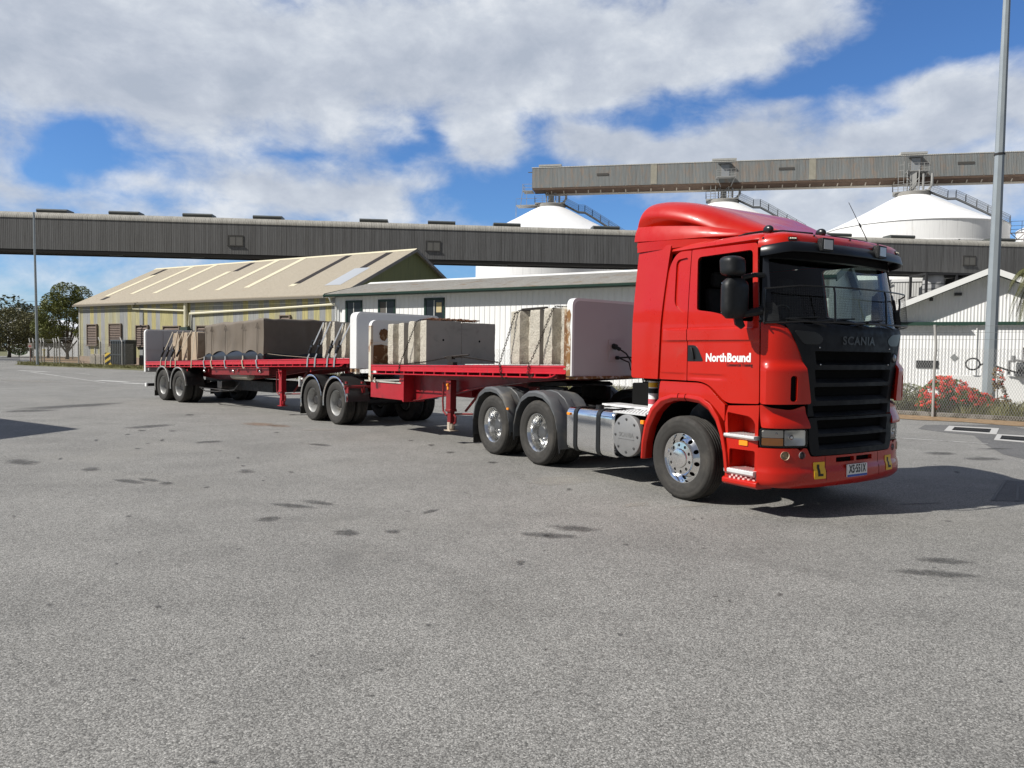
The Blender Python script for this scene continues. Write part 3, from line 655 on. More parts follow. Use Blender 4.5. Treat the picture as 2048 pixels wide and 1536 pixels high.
# mirrors
for sy, cx, cy, lo in ((-1, 1.00, 1.49, False), (1, .93, 1.30, True)):
    # a housing is wide across the truck and shallow along it
    def hous(z0, z1, wy, wx, tw=0.):
        r = []
        for k in range(11):
            t = k / 10; z = z0 + (z1 - z0) * t; e = max(.62, (1 - abs(2 * t - 1) ** 8) ** .5)
            r.append([(cx + tw * (t - .5) + wx * e * math.copysign(abs(math.cos(a)) ** .7, math.cos(a)), sy * (cy + wy * e * math.copysign(abs(math.sin(a)) ** .6, math.sin(a))), z) for a in [2 * PI * q / 20 for q in range(20)]])
        return r
    mm = MB().loft(hous(2.13, 2.555, .17 if not lo else .15, .085))
    if not lo: mm.loft([[(p[0] - .0, p[1] - .045, p[2]) for p in r] for r in hous(2.575, 2.78, .125, .11, -.02)])
    mi = obj('mirror', mm, BLK, tr)
    obj('mirror_glass', MB().box(cx - .082, cx - .076, sy * cy - .115, sy * cy + .115, 2.19, 2.51), CHR, mi)
    e1 = Vector(S(2 * SC - 1.13 if sy > 0 else 1.13, 2.60, .0)); e2 = Vector(S(2 * SC - 1.19 if sy > 0 else 1.19, 2.23, .01))
    am = MB().tube([e1, (e1 + Vector((cx, sy * (cy - .1), 2.58))) / 2 + Vector((.03, 0, .01)), (cx, sy * (cy - .10), 2.57)], [.03, .026, .03], 8)
    obj('mirror_arm', am, BLK, mi)
    am = MB().tube([e2, (cx + .06, sy * (cy - .14), 2.19), (cx, sy * (cy - .06), 2.17), (cx, sy * (cy - .06), 2.13), (cx + .01, sy * (cy - .06), 2.09), (cx + .03, sy * (cy - .10), 2.04)], [.05, .042, .05, .05, .05, .03], 8)
    obj('mirror_arm', am, BLK, mi)
    obj('mirror_bracket', panel([rpoly([(1.13, 2.10), (1.30, 2.10), (1.285, 2.25), (1.24, 2.31), (1.125, 2.30)], .03)], cabmap(.05, sy > 0), .05, .05, .05), BLK, mi, .006)
# lettering on the door
for t_, x0, z0, sz_, bo_, fx, mt in (('North', .535, 1.712, .128, .0048, .95, WHITE), ('Bound', .856, 1.712, .128, .0056, .95, WHITE), ('Commercial Training', .865, 1.635, .050, .0008, .80, INK)):
    obj('door_lettering', text_mb(t_, sz_, bo_, 1.0, lambda x, y, z: S(x0 + x, z0 + y + .012 * (x0 + x - .7), .0035 + swage(x0 + x, z0 + y)), font_x=fx), mt, [c for c in tr.children if c.name.startswith('door')][0] if False else tr)

# chassis
chs = MB()
for y in (-.42, .42): chs.prism([(-5.0, .70), (1.0, .62), (1.0, .88), (-5.0, .97)], 'xz', y - .04, y + .04)
for x in (-.9, -2.2, -3.75, -4.9): chs.box(x - .06, x + .06, -.40, .40, .72, .92)
chs.box(-.7, 1.1, -.5, .5, .60, 1.38)                                   # engine mass
chs.box(-3.7, -2.5, -.9, -.45, .38, .85).box(-2.3, -1.0, .5, 1.15, .40, .92)
chassis = obj('chassis', chs, CHASS, tr, .01)
ax = MB()
for x in (0, -3.0958, -4.4458): ax.cyl((x, -1.0, .5), (x, 1.0, .5), .085)
for x in (-3.0958, -4.4458): ax.ball((x, 0, .5), .24, 8)
for x in (-2.75, -3.45, -4.1, -4.8):
    for y in (-.55, .55): ax.lathe([(.0, 0), (.13, .01), (.14, .06), (.12, .12), (.14, .2), (.12, .27), (.0, .29)], (x, y, .46), (0, 0, 1), 14)
obj('axle', ax, CHASS, tr)
fw5 = MB().prism([(-.75, -.05), (-.62, .03), (.35, .05), (.42, .02), (.42, -.02), (-.7, -.08)], 'xz', -.48, .48); fw5.move(lambda v: Vector((v.x - 3.75, v.y, v.z + 1.22)))
fw5.box(-4.1, -3.4, -.5, -.4, .95, 1.18).box(-4.1, -3.4, .4, .5, .95, 1.18)
obj('fifth_wheel', fw5, CHASS, tr, .012)
tkr = []
for z, y in [(p[1], p[0]) for p in rpoly([(.53, .335), (1.225, .335), (1.225, .965), (.53, .965)], .11, 6)]: tkr.append((y, z))
tk = MB().loft([[(x, -y if False else -(.88 + (y - .88) * k), .65 + (z - .65) * k) for y, z in tkr] for x, k in ((-2.34, .86), (-2.335, .95), (-2.315, .99), (-2.29, 1.0), (-1.30, 1.0), (-1.275, .99), (-1.255, .95), (-1.25, .86))])
ft = obj('fuel_tank', tk, CHR, tr)
for x0 in (-2.10, -1.58):
    obj('tank_strap', MB().loft([[(x, -(.88 + (y - .88) * k), .65 + (z - .65) * k) for y, z in tkr] for x, k in ((x0 - .04, 1.0), (x0 - .04, 1.025), (x0 + .04, 1.025), (x0 + .04, 1.0))]).box(x0 - .012, x0 + .012, -1.0, -.9, .28, .33), BLK, ft)
obj('tank_cap', MB().cyl((-1.85, -.98, .96), (-1.85, -.98, 1.01), .06), BLKS, ft)
obj('side_marker', MB().box(-2.29, -2.22, -1.245, -1.222, .845, .885), ORANGE, ft, .006)
ac = MB().lathe([(.27, .0), (.278, .06), (.272, .075), (.262, .08), (.0005, .086)], (-.965, -1.17, .675), (0, -1, 0), 40)
aco = obj('air_cleaner', MB().cyl((-.965, -.72, .675), (-.965, -1.19, .675), .25, n=28), BLK, tr)
acc = obj('cleaner_cover', ac, GALV, aco)
hl_ = MB()
for k in range(8):
    a = 2 * PI * k / 8; c = (-.965 + .215 * math.sin(a), -1.2562, .675 + .215 * math.cos(a)); hl_.lathe([(.0005, .006), (.014, .006), (.018, .001)], c, (0, -1, 0), 10)
obj('cover_bolt', hl_, mat('bolt_dark', (.10, .10, .10), .4, metal=.5), acc)
obj('cover_lettering', text_mb('SCANIA', .075, .002, 1.1, lambda x, y, z: (-.965 + x, -1.258, .685 + y)), mat('letter_light', (.17, .17, .17), .4), acc)
obj('cover_rule', MB().box(-1.12, -.81, -1.259, -1.254, .628, .634), mat('letter_light'), acc)
cw = MB().prism([(-2.25, .97), (-.72, .97), (-.72, 1.0), (-2.25, 1.0)], 'xz', -.62, -.30).prism([(-1.28, .955), (-.64, .955), (-.64, .975), (-1.28, .975)], 'xz', -1.22, -.60)
for i in range(10):
    for j in range(9): cw.box(-1.25 + i * .06, -1.215 + i * .06, -1.2 + j * .065, -1.175 + j * .065, .975, .981)
obj('catwalk', cw, ALU, tr)
cy_ = obj('canister', MB().cyl((-.775, -.97, 1.0), (-.775, -.97, 1.46), .062, n=18), WHITE, tr)
obj('canister_band', MB().cyl((-.775, -.97, 1.315), (-.775, -.97, 1.375), .0635, n=18), YEL, cy_)
obj('canister_label', MB().cyl((-.775, -.97, 1.235), (-.775, -.97, 1.30), .0635, n=18), BLK, cy_)
obj('canister_label', MB().cyl((-.775, -.97, 1.095), (-.775, -.97, 1.16), .0635, n=18), mat('label_red', (.5, .08, .10), .5), cy_)
hs_ = MB()
for k, y0 in enumerate((-.25, .0, .25)):
    pts = []
    for i in range(90):
        t = i / 89; a = t * 2 * PI * 14; pts.append((-.95 - .85 * t + .055 * math.cos(a) * .6, y0 + .055 * math.sin(a), 1.30 - .9 * t * (1 - t) + .18 * t + .05 * math.cos(a)))
    hs_.tube(pts, .012, 5)
obj('air_hose', hs_, BLK, tr)
obj('orange_marker', MB().box(-.66, -.60, -1.29, -1.255, .855, .905), ORANGE, tr, .005)
bx = MB().box(-1.9, -1.0, -.35, .9, 1.0, 1.32); bx.cyl((-1.1, .62, .9), (-1.1, .62, 2.6), .09)
obj('chassis_box', bx, DARK, tr, .02)
# drive mudguards
for sy in (-1, 1):
    for x0 in (-3.0958, -4.4458):
        rear = x0 < -4
        prof = [(-.60 if rear else -.615, .30 if rear else .40), (-.60, .62), (-.53, .86), (-.40, 1.03), (-.20, 1.125), (0., 1.145), (.20, 1.12), (.38, 1.03), (.52, .87), (.60, .64), (.63, .42), (.645, .33)]
        if rear: prof = prof[:-2] + [(.615, .45)]
        mg = MB().loft([[(x0 + x * 1.0, sy * y, z + dz) for y, dz in ((.62, .0), (.62, -.015), (1.235, -.015), (1.235, -.07), (1.262, -.075), (1.268, -.02), (1.24, .012), (1.10, .018), (1.09, .006), (.98, .006), (.97, .018), (.86, .018), (.85, .006), (.75, .006), (.74, .012))] for x, z in prof])
        m_ = obj('mudguard', mg, GREYP, tr)
        if sy < 0 and rear: obj('side_marker', MB().box(x0 + .545, x0 + .605, -1.285, -1.262, .80, .835), ORANGE, m_, .005)
        if rear: obj('mud_flap', MB().box(x0 - .63, x0 - .615, sy * 1.24 - .02, sy * .66, .13, .55) if sy > 0 else MB().box(x0 - .63, x0 - .615, -1.24, -.66, .13, .55), RUB, m_)
obj('tail_lamp', MB().box(-5.22, -5.14, -.62, -.36, .80, 1.0), BLKS, tr, .01)

# wheels: axle line along Y, outward face towards -Y
def tyre_mb(w_=.147, groove=True):
    k = w_ / .147
    pr = [(.285, -.10), (.30, -.125 * k), (.36, -.145 * k), (.42, -.147 * k), (.465, -.138 * k), (.49, -.120 * k), (.503, -.098 * k)]
    for g in (-.06, -.02, .02, .06): pr += [(.505, (g - .012) * k), (.492, (g - .008) * k), (.492, (g + .008) * k), (.505, (g + .012) * k)]
    pr += [(.503, .098 * k), (.490, .120 * k), (.484, .1225 * k), (.482, .128 * k), (.465, .138 * k), (.440, .1455 * k), (.434, .1435 * k), (.42, .147 * k), (.385, .1475 * k), (.380, .1455 * k), (.36, .145 * k), (.325, .137 * k), (.31, .128 * k), (.298, .112), (.285, .10)]
    return MB().lathe([(r, h) for r, h in pr], axis=(0, -1, 0), n=56)
def pmap(prof):                           # radius -> outward height on a rim profile
    def f(r):
        for (a, h0), (b, h1) in zip(prof, prof[1:]):
            if a <= r <= b: return h0 + (h1 - h0) * (r - a) / (b - a)
        return prof[-1][1]
    return f
def ring_holes(prof, r0, r1, n, rc, rh, thick=.012):
    fh = pmap(prof); polys = []
    for k in range(n):
        a0 = 2 * PI * k / n; a1 = 2 * PI * (k + 1) / n; am = (a0 + a1) / 2
        polys += holed([(a0, r0), (a1, r0), (a1, r1), (a0, r1)], [(am + rh / rc * math.cos(t), rc + rh * math.sin(t)) for t in [2 * PI * q / 14 + .05 for q in range(14)]])
    return panel(polys, lambda a, r, o: (r * math.sin(a), -(fh(r) + o), r * math.cos(a)), .12, .02, thick)
ty_me = tyre_mb()
def make_wheel(kind, parent, x, y, flip):
    hub = obj('wheel', MB().cyl((0, .14, 0), (0, .125, 0), .20, n=24).cyl((0, .12, 0), (0, .02, 0), .11, n=20), CHASS, parent)
    obj('tyre', ty_me, RUB, hub, smooth=50)
    if kind == 'steer':
        pf = [(.0, .172), (.115, .165), (.120, .148), (.192, .140), (.200, .118), (.262, .070), (.272, .088), (.292, .112)]
        rm = MB().lathe([(.262, .070), (.270, .082), (.285, .100), (.293, .113), (.300, .113), (.299, .10)], axis=(0, -1, 0), n=48)
        rm.join(ring_holes(pf, .120, .192, 10, .158, .019)).join(ring_holes(pf, .196, .262, 10, .231, .027))
        rm.lathe([(.0005, .172), (.09, .170), (.112, .165), (.116, .158), (.120, .148)], axis=(0, -1, 0), n=36).lathe([(.192, .140), (.197, .132), (.196, .122)], axis=(0, -1, 0), n=40)
        ro = obj('rim', rm, CHR, hub, smooth=45)
        nu = MB()
        for k in range(10):
            a = 2 * PI * (k + .5) / 10; nu.cyl((.158 * math.sin(a), -.10, .158 * math.cos(a)), (.158 * math.sin(a), -.136, .158 * math.cos(a)), .013, n=6)
        obj('wheel_nut', nu, CHASS, hub); obj('rim_back', MB().lathe([(.0005, .05), (.285, .05)], axis=(0, -1, 0), n=24), DARK, hub)
    else:
        lip = [(.205, -.115), (.230, -.105), (.240, -.08), (.248, .02), (.262, .055), (.270, .085), (.285, .103), (.293, .113), (.300, .113), (.299, .10)]
        pf = [(.0, -.09), (.14, -.095), (.21, -.115)]
        rm = MB().lathe(lip, axis=(0, -1, 0), n=48); dsc = ring_holes(pf, .135, .207, 10, .176, .021)
        if kind == 'drive': rm.join(dsc)
        else: obj('rim_disc', dsc.lathe([(.207, -.117), (.238, -.10), (.247, -.02), (.252, .028)], axis=(0, -1, 0), n=40), mat('disc_dirty', (.085, .08, .074), .6, metal=.3, var=.3, vscale=7, dirt=(.16, .14, .12), dscale=5), hub, smooth=45)
        ro = obj('rim', rm, POL if kind == 'drive' else SILV, hub, smooth=45)
        hb_ = MB().lathe([(.137, -.095), (.135, -.06), (.118, -.04), (.112, .01), (.095, .028), (.0005, .032)], axis=(0, -1, 0), n=28)
        obj('hub_cap', hb_, mat('hub_steel', (.22, .22, .22), .35, metal=.9, var=.3, vscale=9) if kind == 'drive' else CHASS, hub)
        nu = MB()
        for k in range(10):
            a = 2 * PI * k / 10; nu.cyl((.152 * math.sin(a), .11, .152 * math.cos(a)), (.152 * math.sin(a), .055, .152 * math.cos(a)), .014, n=6)
        obj('wheel_nut', nu, POL if kind == 'drive' else CHASS, hub)
    hub.location = (x, y, .502); hub.rotation_euler = (0, R(rnd.uniform(0, 36)), PI if flip else 0)
    return hub
def put_wheel(src, parent, x, y, flip):
    c = dup(src, parent, (x, y, .502)); c.rotation_euler = (0, R(rnd.uniform(0, 360)), PI if flip else 0); return c
YW = 1.095
w1 = make_wheel('steer', tr, 0, -YW, False); put_wheel(w1, tr, 0, YW, True)
w2 = make_wheel('drive', tr, -3.0958, -YW, False)
for x in (-3.0958, -4.4458):
    if x < -4: put_wheel(w2, tr, x, -YW, False)
    put_wheel(w2, tr, x, YW, True)
    for sy in (-1, 1): put_wheel(w2, tr, x, sy * (YW - .33), sy < 0)
# ================================================================== TRAILERS
CONC = mat('concrete_smooth', (.42, .395, .35), .88, var=.13, vscale=2.2, dirt=(.29, .272, .24), dscale=3.2, dcut=(.5, .8), bump=.15, bscale=30)
def rough_concrete():
    m, t, b = pbsdf('concrete_rough'); tc = t.new('ShaderNodeTexCoord').outputs['Object']
    n1 = t.noise(tc, 38, 6, .7); n2 = t.noise(tc, 3.0, 5); n3 = t.noise(tc, 95, 3)
    c = t.ramp(n1, [(.28, (.30, .275, .225)), (.5, (.55, .51, .43)), (.72, (.70, .66, .57))]); c = t.mix(t.mapr(n2, .35, .75), c, (.48, .44, .36), 'MIX')
    c2 = t.mix(.45, t.ramp(n1, [(.28, (.27, .245, .20)), (.5, (.55, .51, .43)), (.72, (.70, .66, .57))]), c)
    t.put(b.inputs['Base Color'], c2); b.inputs['Roughness'].default_value = .95
    bn = t.new('ShaderNodeBump'); bn.inputs['Strength'].default_value = .9; bn.inputs['Distance'].default_value = .03
    t.put(bn.inputs['Height'], t.m('ADD', n1, t.m('MULTIPLY', n3, .4))); t.put(b.inputs['Normal'], bn.outputs[0]); return m
CONR = rough_concrete()
BOARD = mat('board_grey', (.48, .465, .46), .45, var=.06, vscale=2, dirt=(.36, .345, .335), dscale=1.6, dcut=(.55, .85))
BOARDW = mat('board_white', (.74, .74, .73), .42, var=.05, vscale=2, dirt=(.50, .46, .40), dscale=2.2, dcut=(.6, .85))
RUST = mat('rust', (.15, .068, .026), .85, var=.4, vscale=9, dirt=(.42, .33, .22), dscale=6, dcut=(.5, .62), bump=.3, bscale=25)
RUSTY = mat('rust_edge', (.22, .11, .035), .8, var=.4, vscale=8, dirt=(.55, .50, .42), dscale=7, dcut=(.48, .6))
TIMB = mat('deck_boards', (.06, .045, .038), .8, var=.4, vscale=4)
CHAINM = mat('chain_steel', (.05, .042, .035), .5, metal=.7, var=.4, vscale=20)
STRAPM = mat('strap_webbing', (.23, .24, .26), .7, var=.2, vscale=9)
TANSTRAP = mat('strap_tan', (.33, .28, .21), .7)
TARPM = mat('tarp_canvas', (.150, .122, .094), .72, var=.15, vscale=1.4, dirt=(.095, .08, .064), dscale=1.1, dcut=(.48, .8), bump=.35, bscale=4)
PLASM = mat('black_sheet', (.02, .022, .028), .35)
FLAP = mat('guard_black', (.022, .022, .023), .5, var=.3, vscale=5, dirt=(.07, .065, .06), dscale=3)

class TR:
    def __init__(s, name, label, loc, yaw, z0, sl):
        s.o = thing(name, label, 'trailer', (loc[0], loc[1], 0), yaw, 'red flatbed trailers of the road train'); s.loc = loc; s.yaw = yaw; s.z0 = z0; s.sl = sl
    def D(s, x): return s.z0 + s.sl * x
    def lift(s, mb): return mb.move(lambda v: Vector((v.x, v.y, v.z + s.D(v.x))))
    def part(s, name, mb, m, parent=None, bevel=.006, lift=True, **k): return obj(name, s.lift(mb) if lift else mb, m, parent or s.o, bevel, **k)
    def put(s, name, mb, m, label, cat, group=None, bevel=0., lift=True, **k):   # a load: stands on the trailer, a thing of its own
        o = obj(name, s.lift(mb) if lift else mb, m, None, bevel, loc=(s.loc[0], s.loc[1], 0), rot=s.yaw, **k); return tag(o, label, cat, group)
    def root(s, name, label, cat, group=None): return thing(name, label, cat, (s.loc[0], s.loc[1], 0), s.yaw, group)
TA = TR('flatbed_trailer', 'front red flatbed trailer coupled to the truck, with grey headboard and rusty rear board', (-3.15588621, 18.15992806), R(-50.193), 1.396, .0188)
TB = TR('flatbed_trailer', 'rear red flatbed trailer under the brown tarped load, with white headboard and grey tailboard', (-9.72715678, 24.62117628), R(-43.569), 1.315, .0248)

def deck(t, x0, x1, gap):
    for sy in (-1, 1):
        r = MB().prism([(1.19, -.02), (1.19, .0), (1.25, .0), (1.256, -.012), (1.25, -.03), (1.244, -.035), (1.244, -.105), (1.252, -.112), (1.252, -.125), (1.19, -.125)] if sy > 0 else [(-1.19, -.02), (-1.19, .0), (-1.25, .0), (-1.256, -.012), (-1.25, -.03), (-1.244, -.035), (-1.244, -.105), (-1.252, -.112), (-1.252, -.125), (-1.19, -.125)], 'yz', x0, x1)
        c = t.part('side_rail', r, RED_B, smooth=30, bevel=0)
        q = MB(); n = int((x1 - x0) / gap)
        q.tube([(x0 + .02, sy * 1.245, -.185), (x1 - .42, sy * 1.245, -.185), (x1 - .30, sy * 1.245, -.165), (x1 - .22, sy * 1.245, -.13)], .0125, 6)
        for i in range(n): x = x0 + .25 + i * gap; q.box(x - .012, x + .012, sy * 1.235 - .012, sy * 1.235 + .012, -.19, -.12)
        t.part('rope_rail', q, RED_B, c, bevel=0)
    t.part('deck_floor', MB().box(x0, x1, -1.19, 1.19, -.05, -.008), TIMB, bevel=0)
    cm = MB(); x = x0 + .15
    while x < x1: cm.box(x - .03, x + .03, -1.19, 1.19, -.20, -.055); x += .62
    t.part('cross_member', cm, CHASSR, bevel=0)
def beam(t, prof, y=.55, w_=.02, m_=None):
    for sy in (-1, 1):
        b = MB().prism(prof, 'xz', sy * y - w_ / 2, sy * y + w_ / 2); n = len(prof) // 2
        lowr = prof[:n]; b.loft([[(x, sy * y - .07, z), (x, sy * y + .07, z), (x, sy * y + .07, z - .015), (x, sy * y - .07, z - .015)] for x, z in lowr])
        obj('chassis_beam', b, m_ or CHASSR, t.o, .003)
def board(t, name, x0, x1, zb, zt, r, m_front, m_edge, ribs=0):
    o = rpoly([(-1.245, zb), (1.245, zb), (1.245, zt), (-1.245, zt)], [.01, .01, r, r], 8)
    p = t.part(name, MB().prism([(a * .992, b - .006 * (b > 0)) for a, b in o], 'yz', x0 + .012, x1 - .006), m_front, bevel=.004)
    e = MB(); n = len(o); k = [(a * .966, b if b < .1 else zb + (b - zb) * .966) for a, b in o]
    for i in range(n):
        if o[i][1] < zb + .02 and o[(i + 1) % n][1] < zb + .02: continue
        a, b, c, d = o[i], o[(i + 1) % n], k[(i + 1) % n], k[i]
        e.add([(x0, a[0], a[1]), (x0, b[0], b[1]), (x1 - .002, b[0], b[1]), (x1 - .002, a[0], a[1]), (x0, d[0], d[1]), (x0, c[0], c[1]), (x1 - .002, c[0], c[1]), (x1 - .002, d[0], d[1])], [(0, 1, 2, 3), (4, 7, 6, 5), (0, 4, 5, 1), (3, 2, 6, 7)])
    t.part('board_rim', e, m_edge, p, bevel=0)
    if ribs:
        q = MB()
        for i in range(ribs): y = -1.245 + 2.49 * (i + 1) / (ribs + 1); q.box(x0 - .005, x0 + .02, y - .025, y + .025, zb + .1, zt - .05)
        q.box(x0 - .006, x0 + .018, -1.2, 1.2, zb + (zt - zb) * .52, zb + (zt - zb) * .52 + .04)
        q2 = MB()
        for i in range(ribs): y = -1.245 + 2.49 * (i + 1) / (ribs + 1); q2.box(x1 - .006, x1 + .016, y - .02, y + .02, zb + (zt - zb) * .56, zt - .05)
        q2.box(x1 - .006, x1 + .014, -1.2, 1.2, zb + (zt - zb) * .52, zb + (zt - zb) * .52 + .03)
        t.part('board_rib', q, m_front, p, bevel=.003); t.part('board_rib', q2, m_front, p, bevel=.003)
    return p
def blob(cx, cz, rx, rz, seed, n=22):
    g = random.Random(seed); return [(cx + rx * math.cos(2 * PI * i / n) * g.uniform(.75, 1.15), cz + rz * math.sin(2 * PI * i / n) * g.uniform(.75, 1.15)) for i in range(n)]
def legs(t, x, zt):
    for sy in (-1, 1):
        y = sy * 1.02; l = MB().box(x - .075, x + .075, y - .07, y + .07, .64, zt).box(x - .055, x + .055, y - .05, y + .05, .38, .66).box(x - .085, x + .085, y - .08, y + .08, .60, .65)
        p = obj('landing_leg', l, CHASSR if t is TA else RED_D, t.o, .008)
        f = MB().lathe([(.001, .0), (.075, .01), (.09, .05), (.06, .075), (.001, .08)], (x, y - .05, .32), (0, 1, 0), 12).box(x - .11, x + .11, y - .09, y + .09, .235, .252).box(x - .04, x + .04, y - .06, y + .06, .25, .40)
        obj('leg_foot', f, mat('foot_worn', (.45, .38, .30), .7, var=.4, vscale=10, dirt=(.15, .05, .04), dscale=8) if t is TA else RED_D, p, .004)
        b = MB().tube([(x - .17, y - .06, zt - .05), (x - .19, y - .06, .80), (x - .17, y - .06, .60), (x - .06, y - .06, .53)], .018, 6).tube([(x + .1, y, .38), (x + .15, y, .40), (x + .16, y, .50), (x + .10, y, .55)], .02, 6)
        b.tube([(x + .05, y * .7, .60), (x + .75, y * .7, zt - .02)], .025, 6).tube([(x, y * .9, .55), (x + 1.0, y * .55, .60)], .018, 6)
        obj('leg_brace', b, CHASSR, p)
        b2 = MB().box(x - .02, x + .02, y - .085, y - .07, zt - .18, zt - .06).lathe([(.001, .02), (.022, .02), (.025, 0)], (x, y - .085, zt - .09), (0, -1, 0), 10)
        obj('leg_marker', b2, ORANGE if t is TA else REDREF, p)
def trailer_wheels(t, src, sp, top_gap, apron):
    res = []
    for x in (0., -sp):
        for sy in (-1, 1):
            for dy in (0, .33):
                if src[0] is None: src[0] = make_wheel('trailer', t.o, x, sy * (YW - dy), sy > 0)
                else: put_wheel(src[0], t.o, x, sy * (YW - dy), sy > 0)
        a = MB().cyl((x, -1.0, .5), (x, 1.0, .5), .075)
        obj('axle', a, CHASS, t.o)
        for sy in (-1, 1):
            n = 20; a0, a1 = R(-4), R(196) if x < 0 else R(190); rr = .600; a0 = R(4) if x == 0 else R(12)
            pts = [(x + rr * math.cos(a0 + (a1 - a0) * i / n), .515 + rr * 1.02 * math.sin(a0 + (a1 - a0) * i / n)) for i in range(n + 1)]
            if x < 0: pts += [(x - rr - .0, .30)]
            nr = [(0, 0)] * len(pts)
            g = MB().loft([[(px, sy * .66, pz), (px, sy * 1.225, pz), (x + (px - x) * .985, sy * 1.225, .5 + (pz - .5) * .985), (x + (px - x) * .985, sy * .66, .5 + (pz - .5) * .985)] for px, pz in pts])
            mg = obj('mudguard', g, (FLAP if t is TB or x < 0 else mat('guard_steel', (.055, .052, .052), .4, metal=.5, var=.3, vscale=4)), t.o)
            e = MB().loft([[(x + (px - x) * k, sy * y, .5 + (pz - .5) * k) for k, y in ((1.0, 1.215), (1.012, 1.235), (1.008, 1.262), (.975, 1.270), (.93, 1.252), (.95, 1.235))] for px, pz in pts])
            obj('guard_edge', e, POL if t is TA else SILV, mg)
            if x == 0 and sy < 0 and apron:
                br_ = MB().tube([(x + .52, -1.26, .90), (x + .60, -.6, .90)], .035, 10)
                for y in (-1.22, -.82): br_.box(x + .49, x + .56, y - .02, y + .02, .97, 1.02).box(x + .52, x + .64, y - .015, y + .015, .76, .90)
                obj('guard_bracket', br_, CHASSR, mg)
        if x < 0:
            for sy in (-1, 1): obj('mud_flap', MB().box(x - .655, x - .64, min(sy * 1.24, sy * .66), max(sy * 1.24, sy * .66), .12, .55), RUB, t.o)
    su = MB()
    for sy in (-1, 1):
        su.box(-sp - .55, .55, sy * .5 - .05, sy * .5 + .05, .62, .72).box(-.9, -.4, sy * .5 - .06, sy * .5 + .06, .68, .98)
        for x in (0., -sp): su.tube([(x - .45, sy * .5, .66), (x, sy * .5, .58), (x + .45, sy * .5, .66)], .04, 6)
    obj('suspension', su, CHASS, t.o)
WSRC = [None]
# ---- front trailer
deck(TA, 1.70, 7.70, .36)
beam(TA, [(2.79, .72), (4.02, .89), (4.98, 1.08), (6.4, 1.25), (7.6, 1.345), (7.6, 1.46), (6.4, 1.44), (4.98, 1.41), (4.02, 1.39), (2.79, 1.37)], .86, .02, mat('beam_red', (.26, .008, .014), .45, coat=.2, var=.25, vscale=2, dirt=(.08, .012, .012), dscale=1.5))
bx = MB().box(1.42, 2.78, -1.10, -.64, .72, 1.055).box(1.42, 2.78, .64, 1.10, .72, 1.055)
obj('side_box', bx, RED_D, TA.o, .008)
bx = MB().prism([(2.60, 1.06), (2.66, 1.30), (2.80, 1.30), (2.80, .70), (2.74, .70)], 'xz', -1.105, -.64).box(2.785, 2.81, -1.115, -.6, .69, 1.31)
obj('gusset', bx, RED_D, TA.o, .004)
obj('ledge', MB().box(1.18, 2.70, -1.12, 1.12, 1.058, 1.085), mat('ledge_pale', (.55, .54, .48), .5, metal=.2, var=.2, vscale=5, dirt=(.25, .2, .16), dscale=5), TA.o, .004)
skid = MB().prism([(-2.0, .78), (1.6, .74), (1.6, 1.02), (-2.0, .98)], 'xz', -.5, -.42).prism([(-2.0, .78), (1.6, .74), (1.6, 1.02), (-2.0, .98)], 'xz', .42, .5).box(-1.9, -1.7, -.5, .5, .8, .95).box(.9, 1.1, -.5, .5, .78, .95)
obj('rear_frame', skid, CHASSR, TA.o, .006)
ft_ = MB().prism([(-.75, -.05), (-.62, .03), (.35, .05), (.42, .02), (.42, -.02), (-.7, -.08)], 'xz', -.46, .46).move(lambda v: Vector((v.x - .6, v.y, v.z + 1.12))); ft_.box(-1.0, -.2, -.48, .48, .9, 1.06)
obj('turntable', ft_, CHASS, TA.o, .01)
hbA = board(TA, 'headboard', 7.71, 7.83, -.16, 1.035, .13, BOARD, BOARDW)
rs = MB()
rs.join(MB().prism([(7.715, -.15), (7.80, -.15), (7.80, .42), (7.775, .60), (7.80, .78), (7.77, .86), (7.715, .86)], 'xz', -1.2505, -1.2475)); TA.part('rust_strip', rs, RUSTY, hbA, bevel=0)
TA.part('edge_post', MB().box(7.655, 7.712, -1.25, -1.19, -.06, .87), RUST, hbA, bevel=.004)
TA.part('board_foot', MB().box(7.66, 7.845, -1.20, 1.20, -.20, -.158), RUSTY, hbA, bevel=.004)
TA.part('socket_plate', MB().box(7.825, 7.833, -.44, -.06, .07, .42), mat('plate_dull', (.45, .44, .44), .5, var=.1), hbA, bevel=.004)
sk = MB().cyl((7.83, -.33, .315), (7.89, -.33, .30), .045).cyl((7.88, -.33, .30), (7.95, -.30, .26), .03).cyl((7.83, -.26, .13), (7.88, -.25, .13), .03)
sk.tube([(7.95, -.30, .26), (8.02, -.24, .20), (8.03, -.15, .10), (8.0, -.05, .02), (8.2, .05, -.02), (8.5, .1, -.05)], .014, 6).tube([(7.88, -.25, .13), (8.0, -.15, .14), (8.05, .0, .12), (8.1, .1, .05), (8.4, .15, -.1)], .014, 6).tube([(7.88, -.22, .12), (7.98, -.12, .06), (7.96, -.05, -.06), (8.05, .05, -.1)], .012, 6)
TA.part('air_line', sk, BLK, hbA, bevel=0)
rbA = board(TA, 'rear_board', 1.585, 1.70, -.05, .965, .16, BOARDW, BOARDW, 2)
TA.part('rust_patch', MB().prism(blob(-.93, .66, .12, .13, 3), 'yz', 1.700, 1.7035), RUST, rbA, bevel=0)
TA.part('rust_patch', MB().prism([(-1.20, .02), (-.3, .02), (-.3, .36), (-.52, .41), (-.80, .40), (-1.0, .44), (-1.19, .42)], 'yz', 1.700, 1.7035), RUST, rbA, bevel=0)
TA.part('edge_post', MB().box(1.60, 1.70, -1.256, -1.20, -.36, .84), mat('post_pale', (.60, .55, .45), .6, var=.2, vscale=6, dirt=(.26, .12, .04), dscale=5, dcut=(.48, .62)), rbA, bevel=.006)
ml = MB()
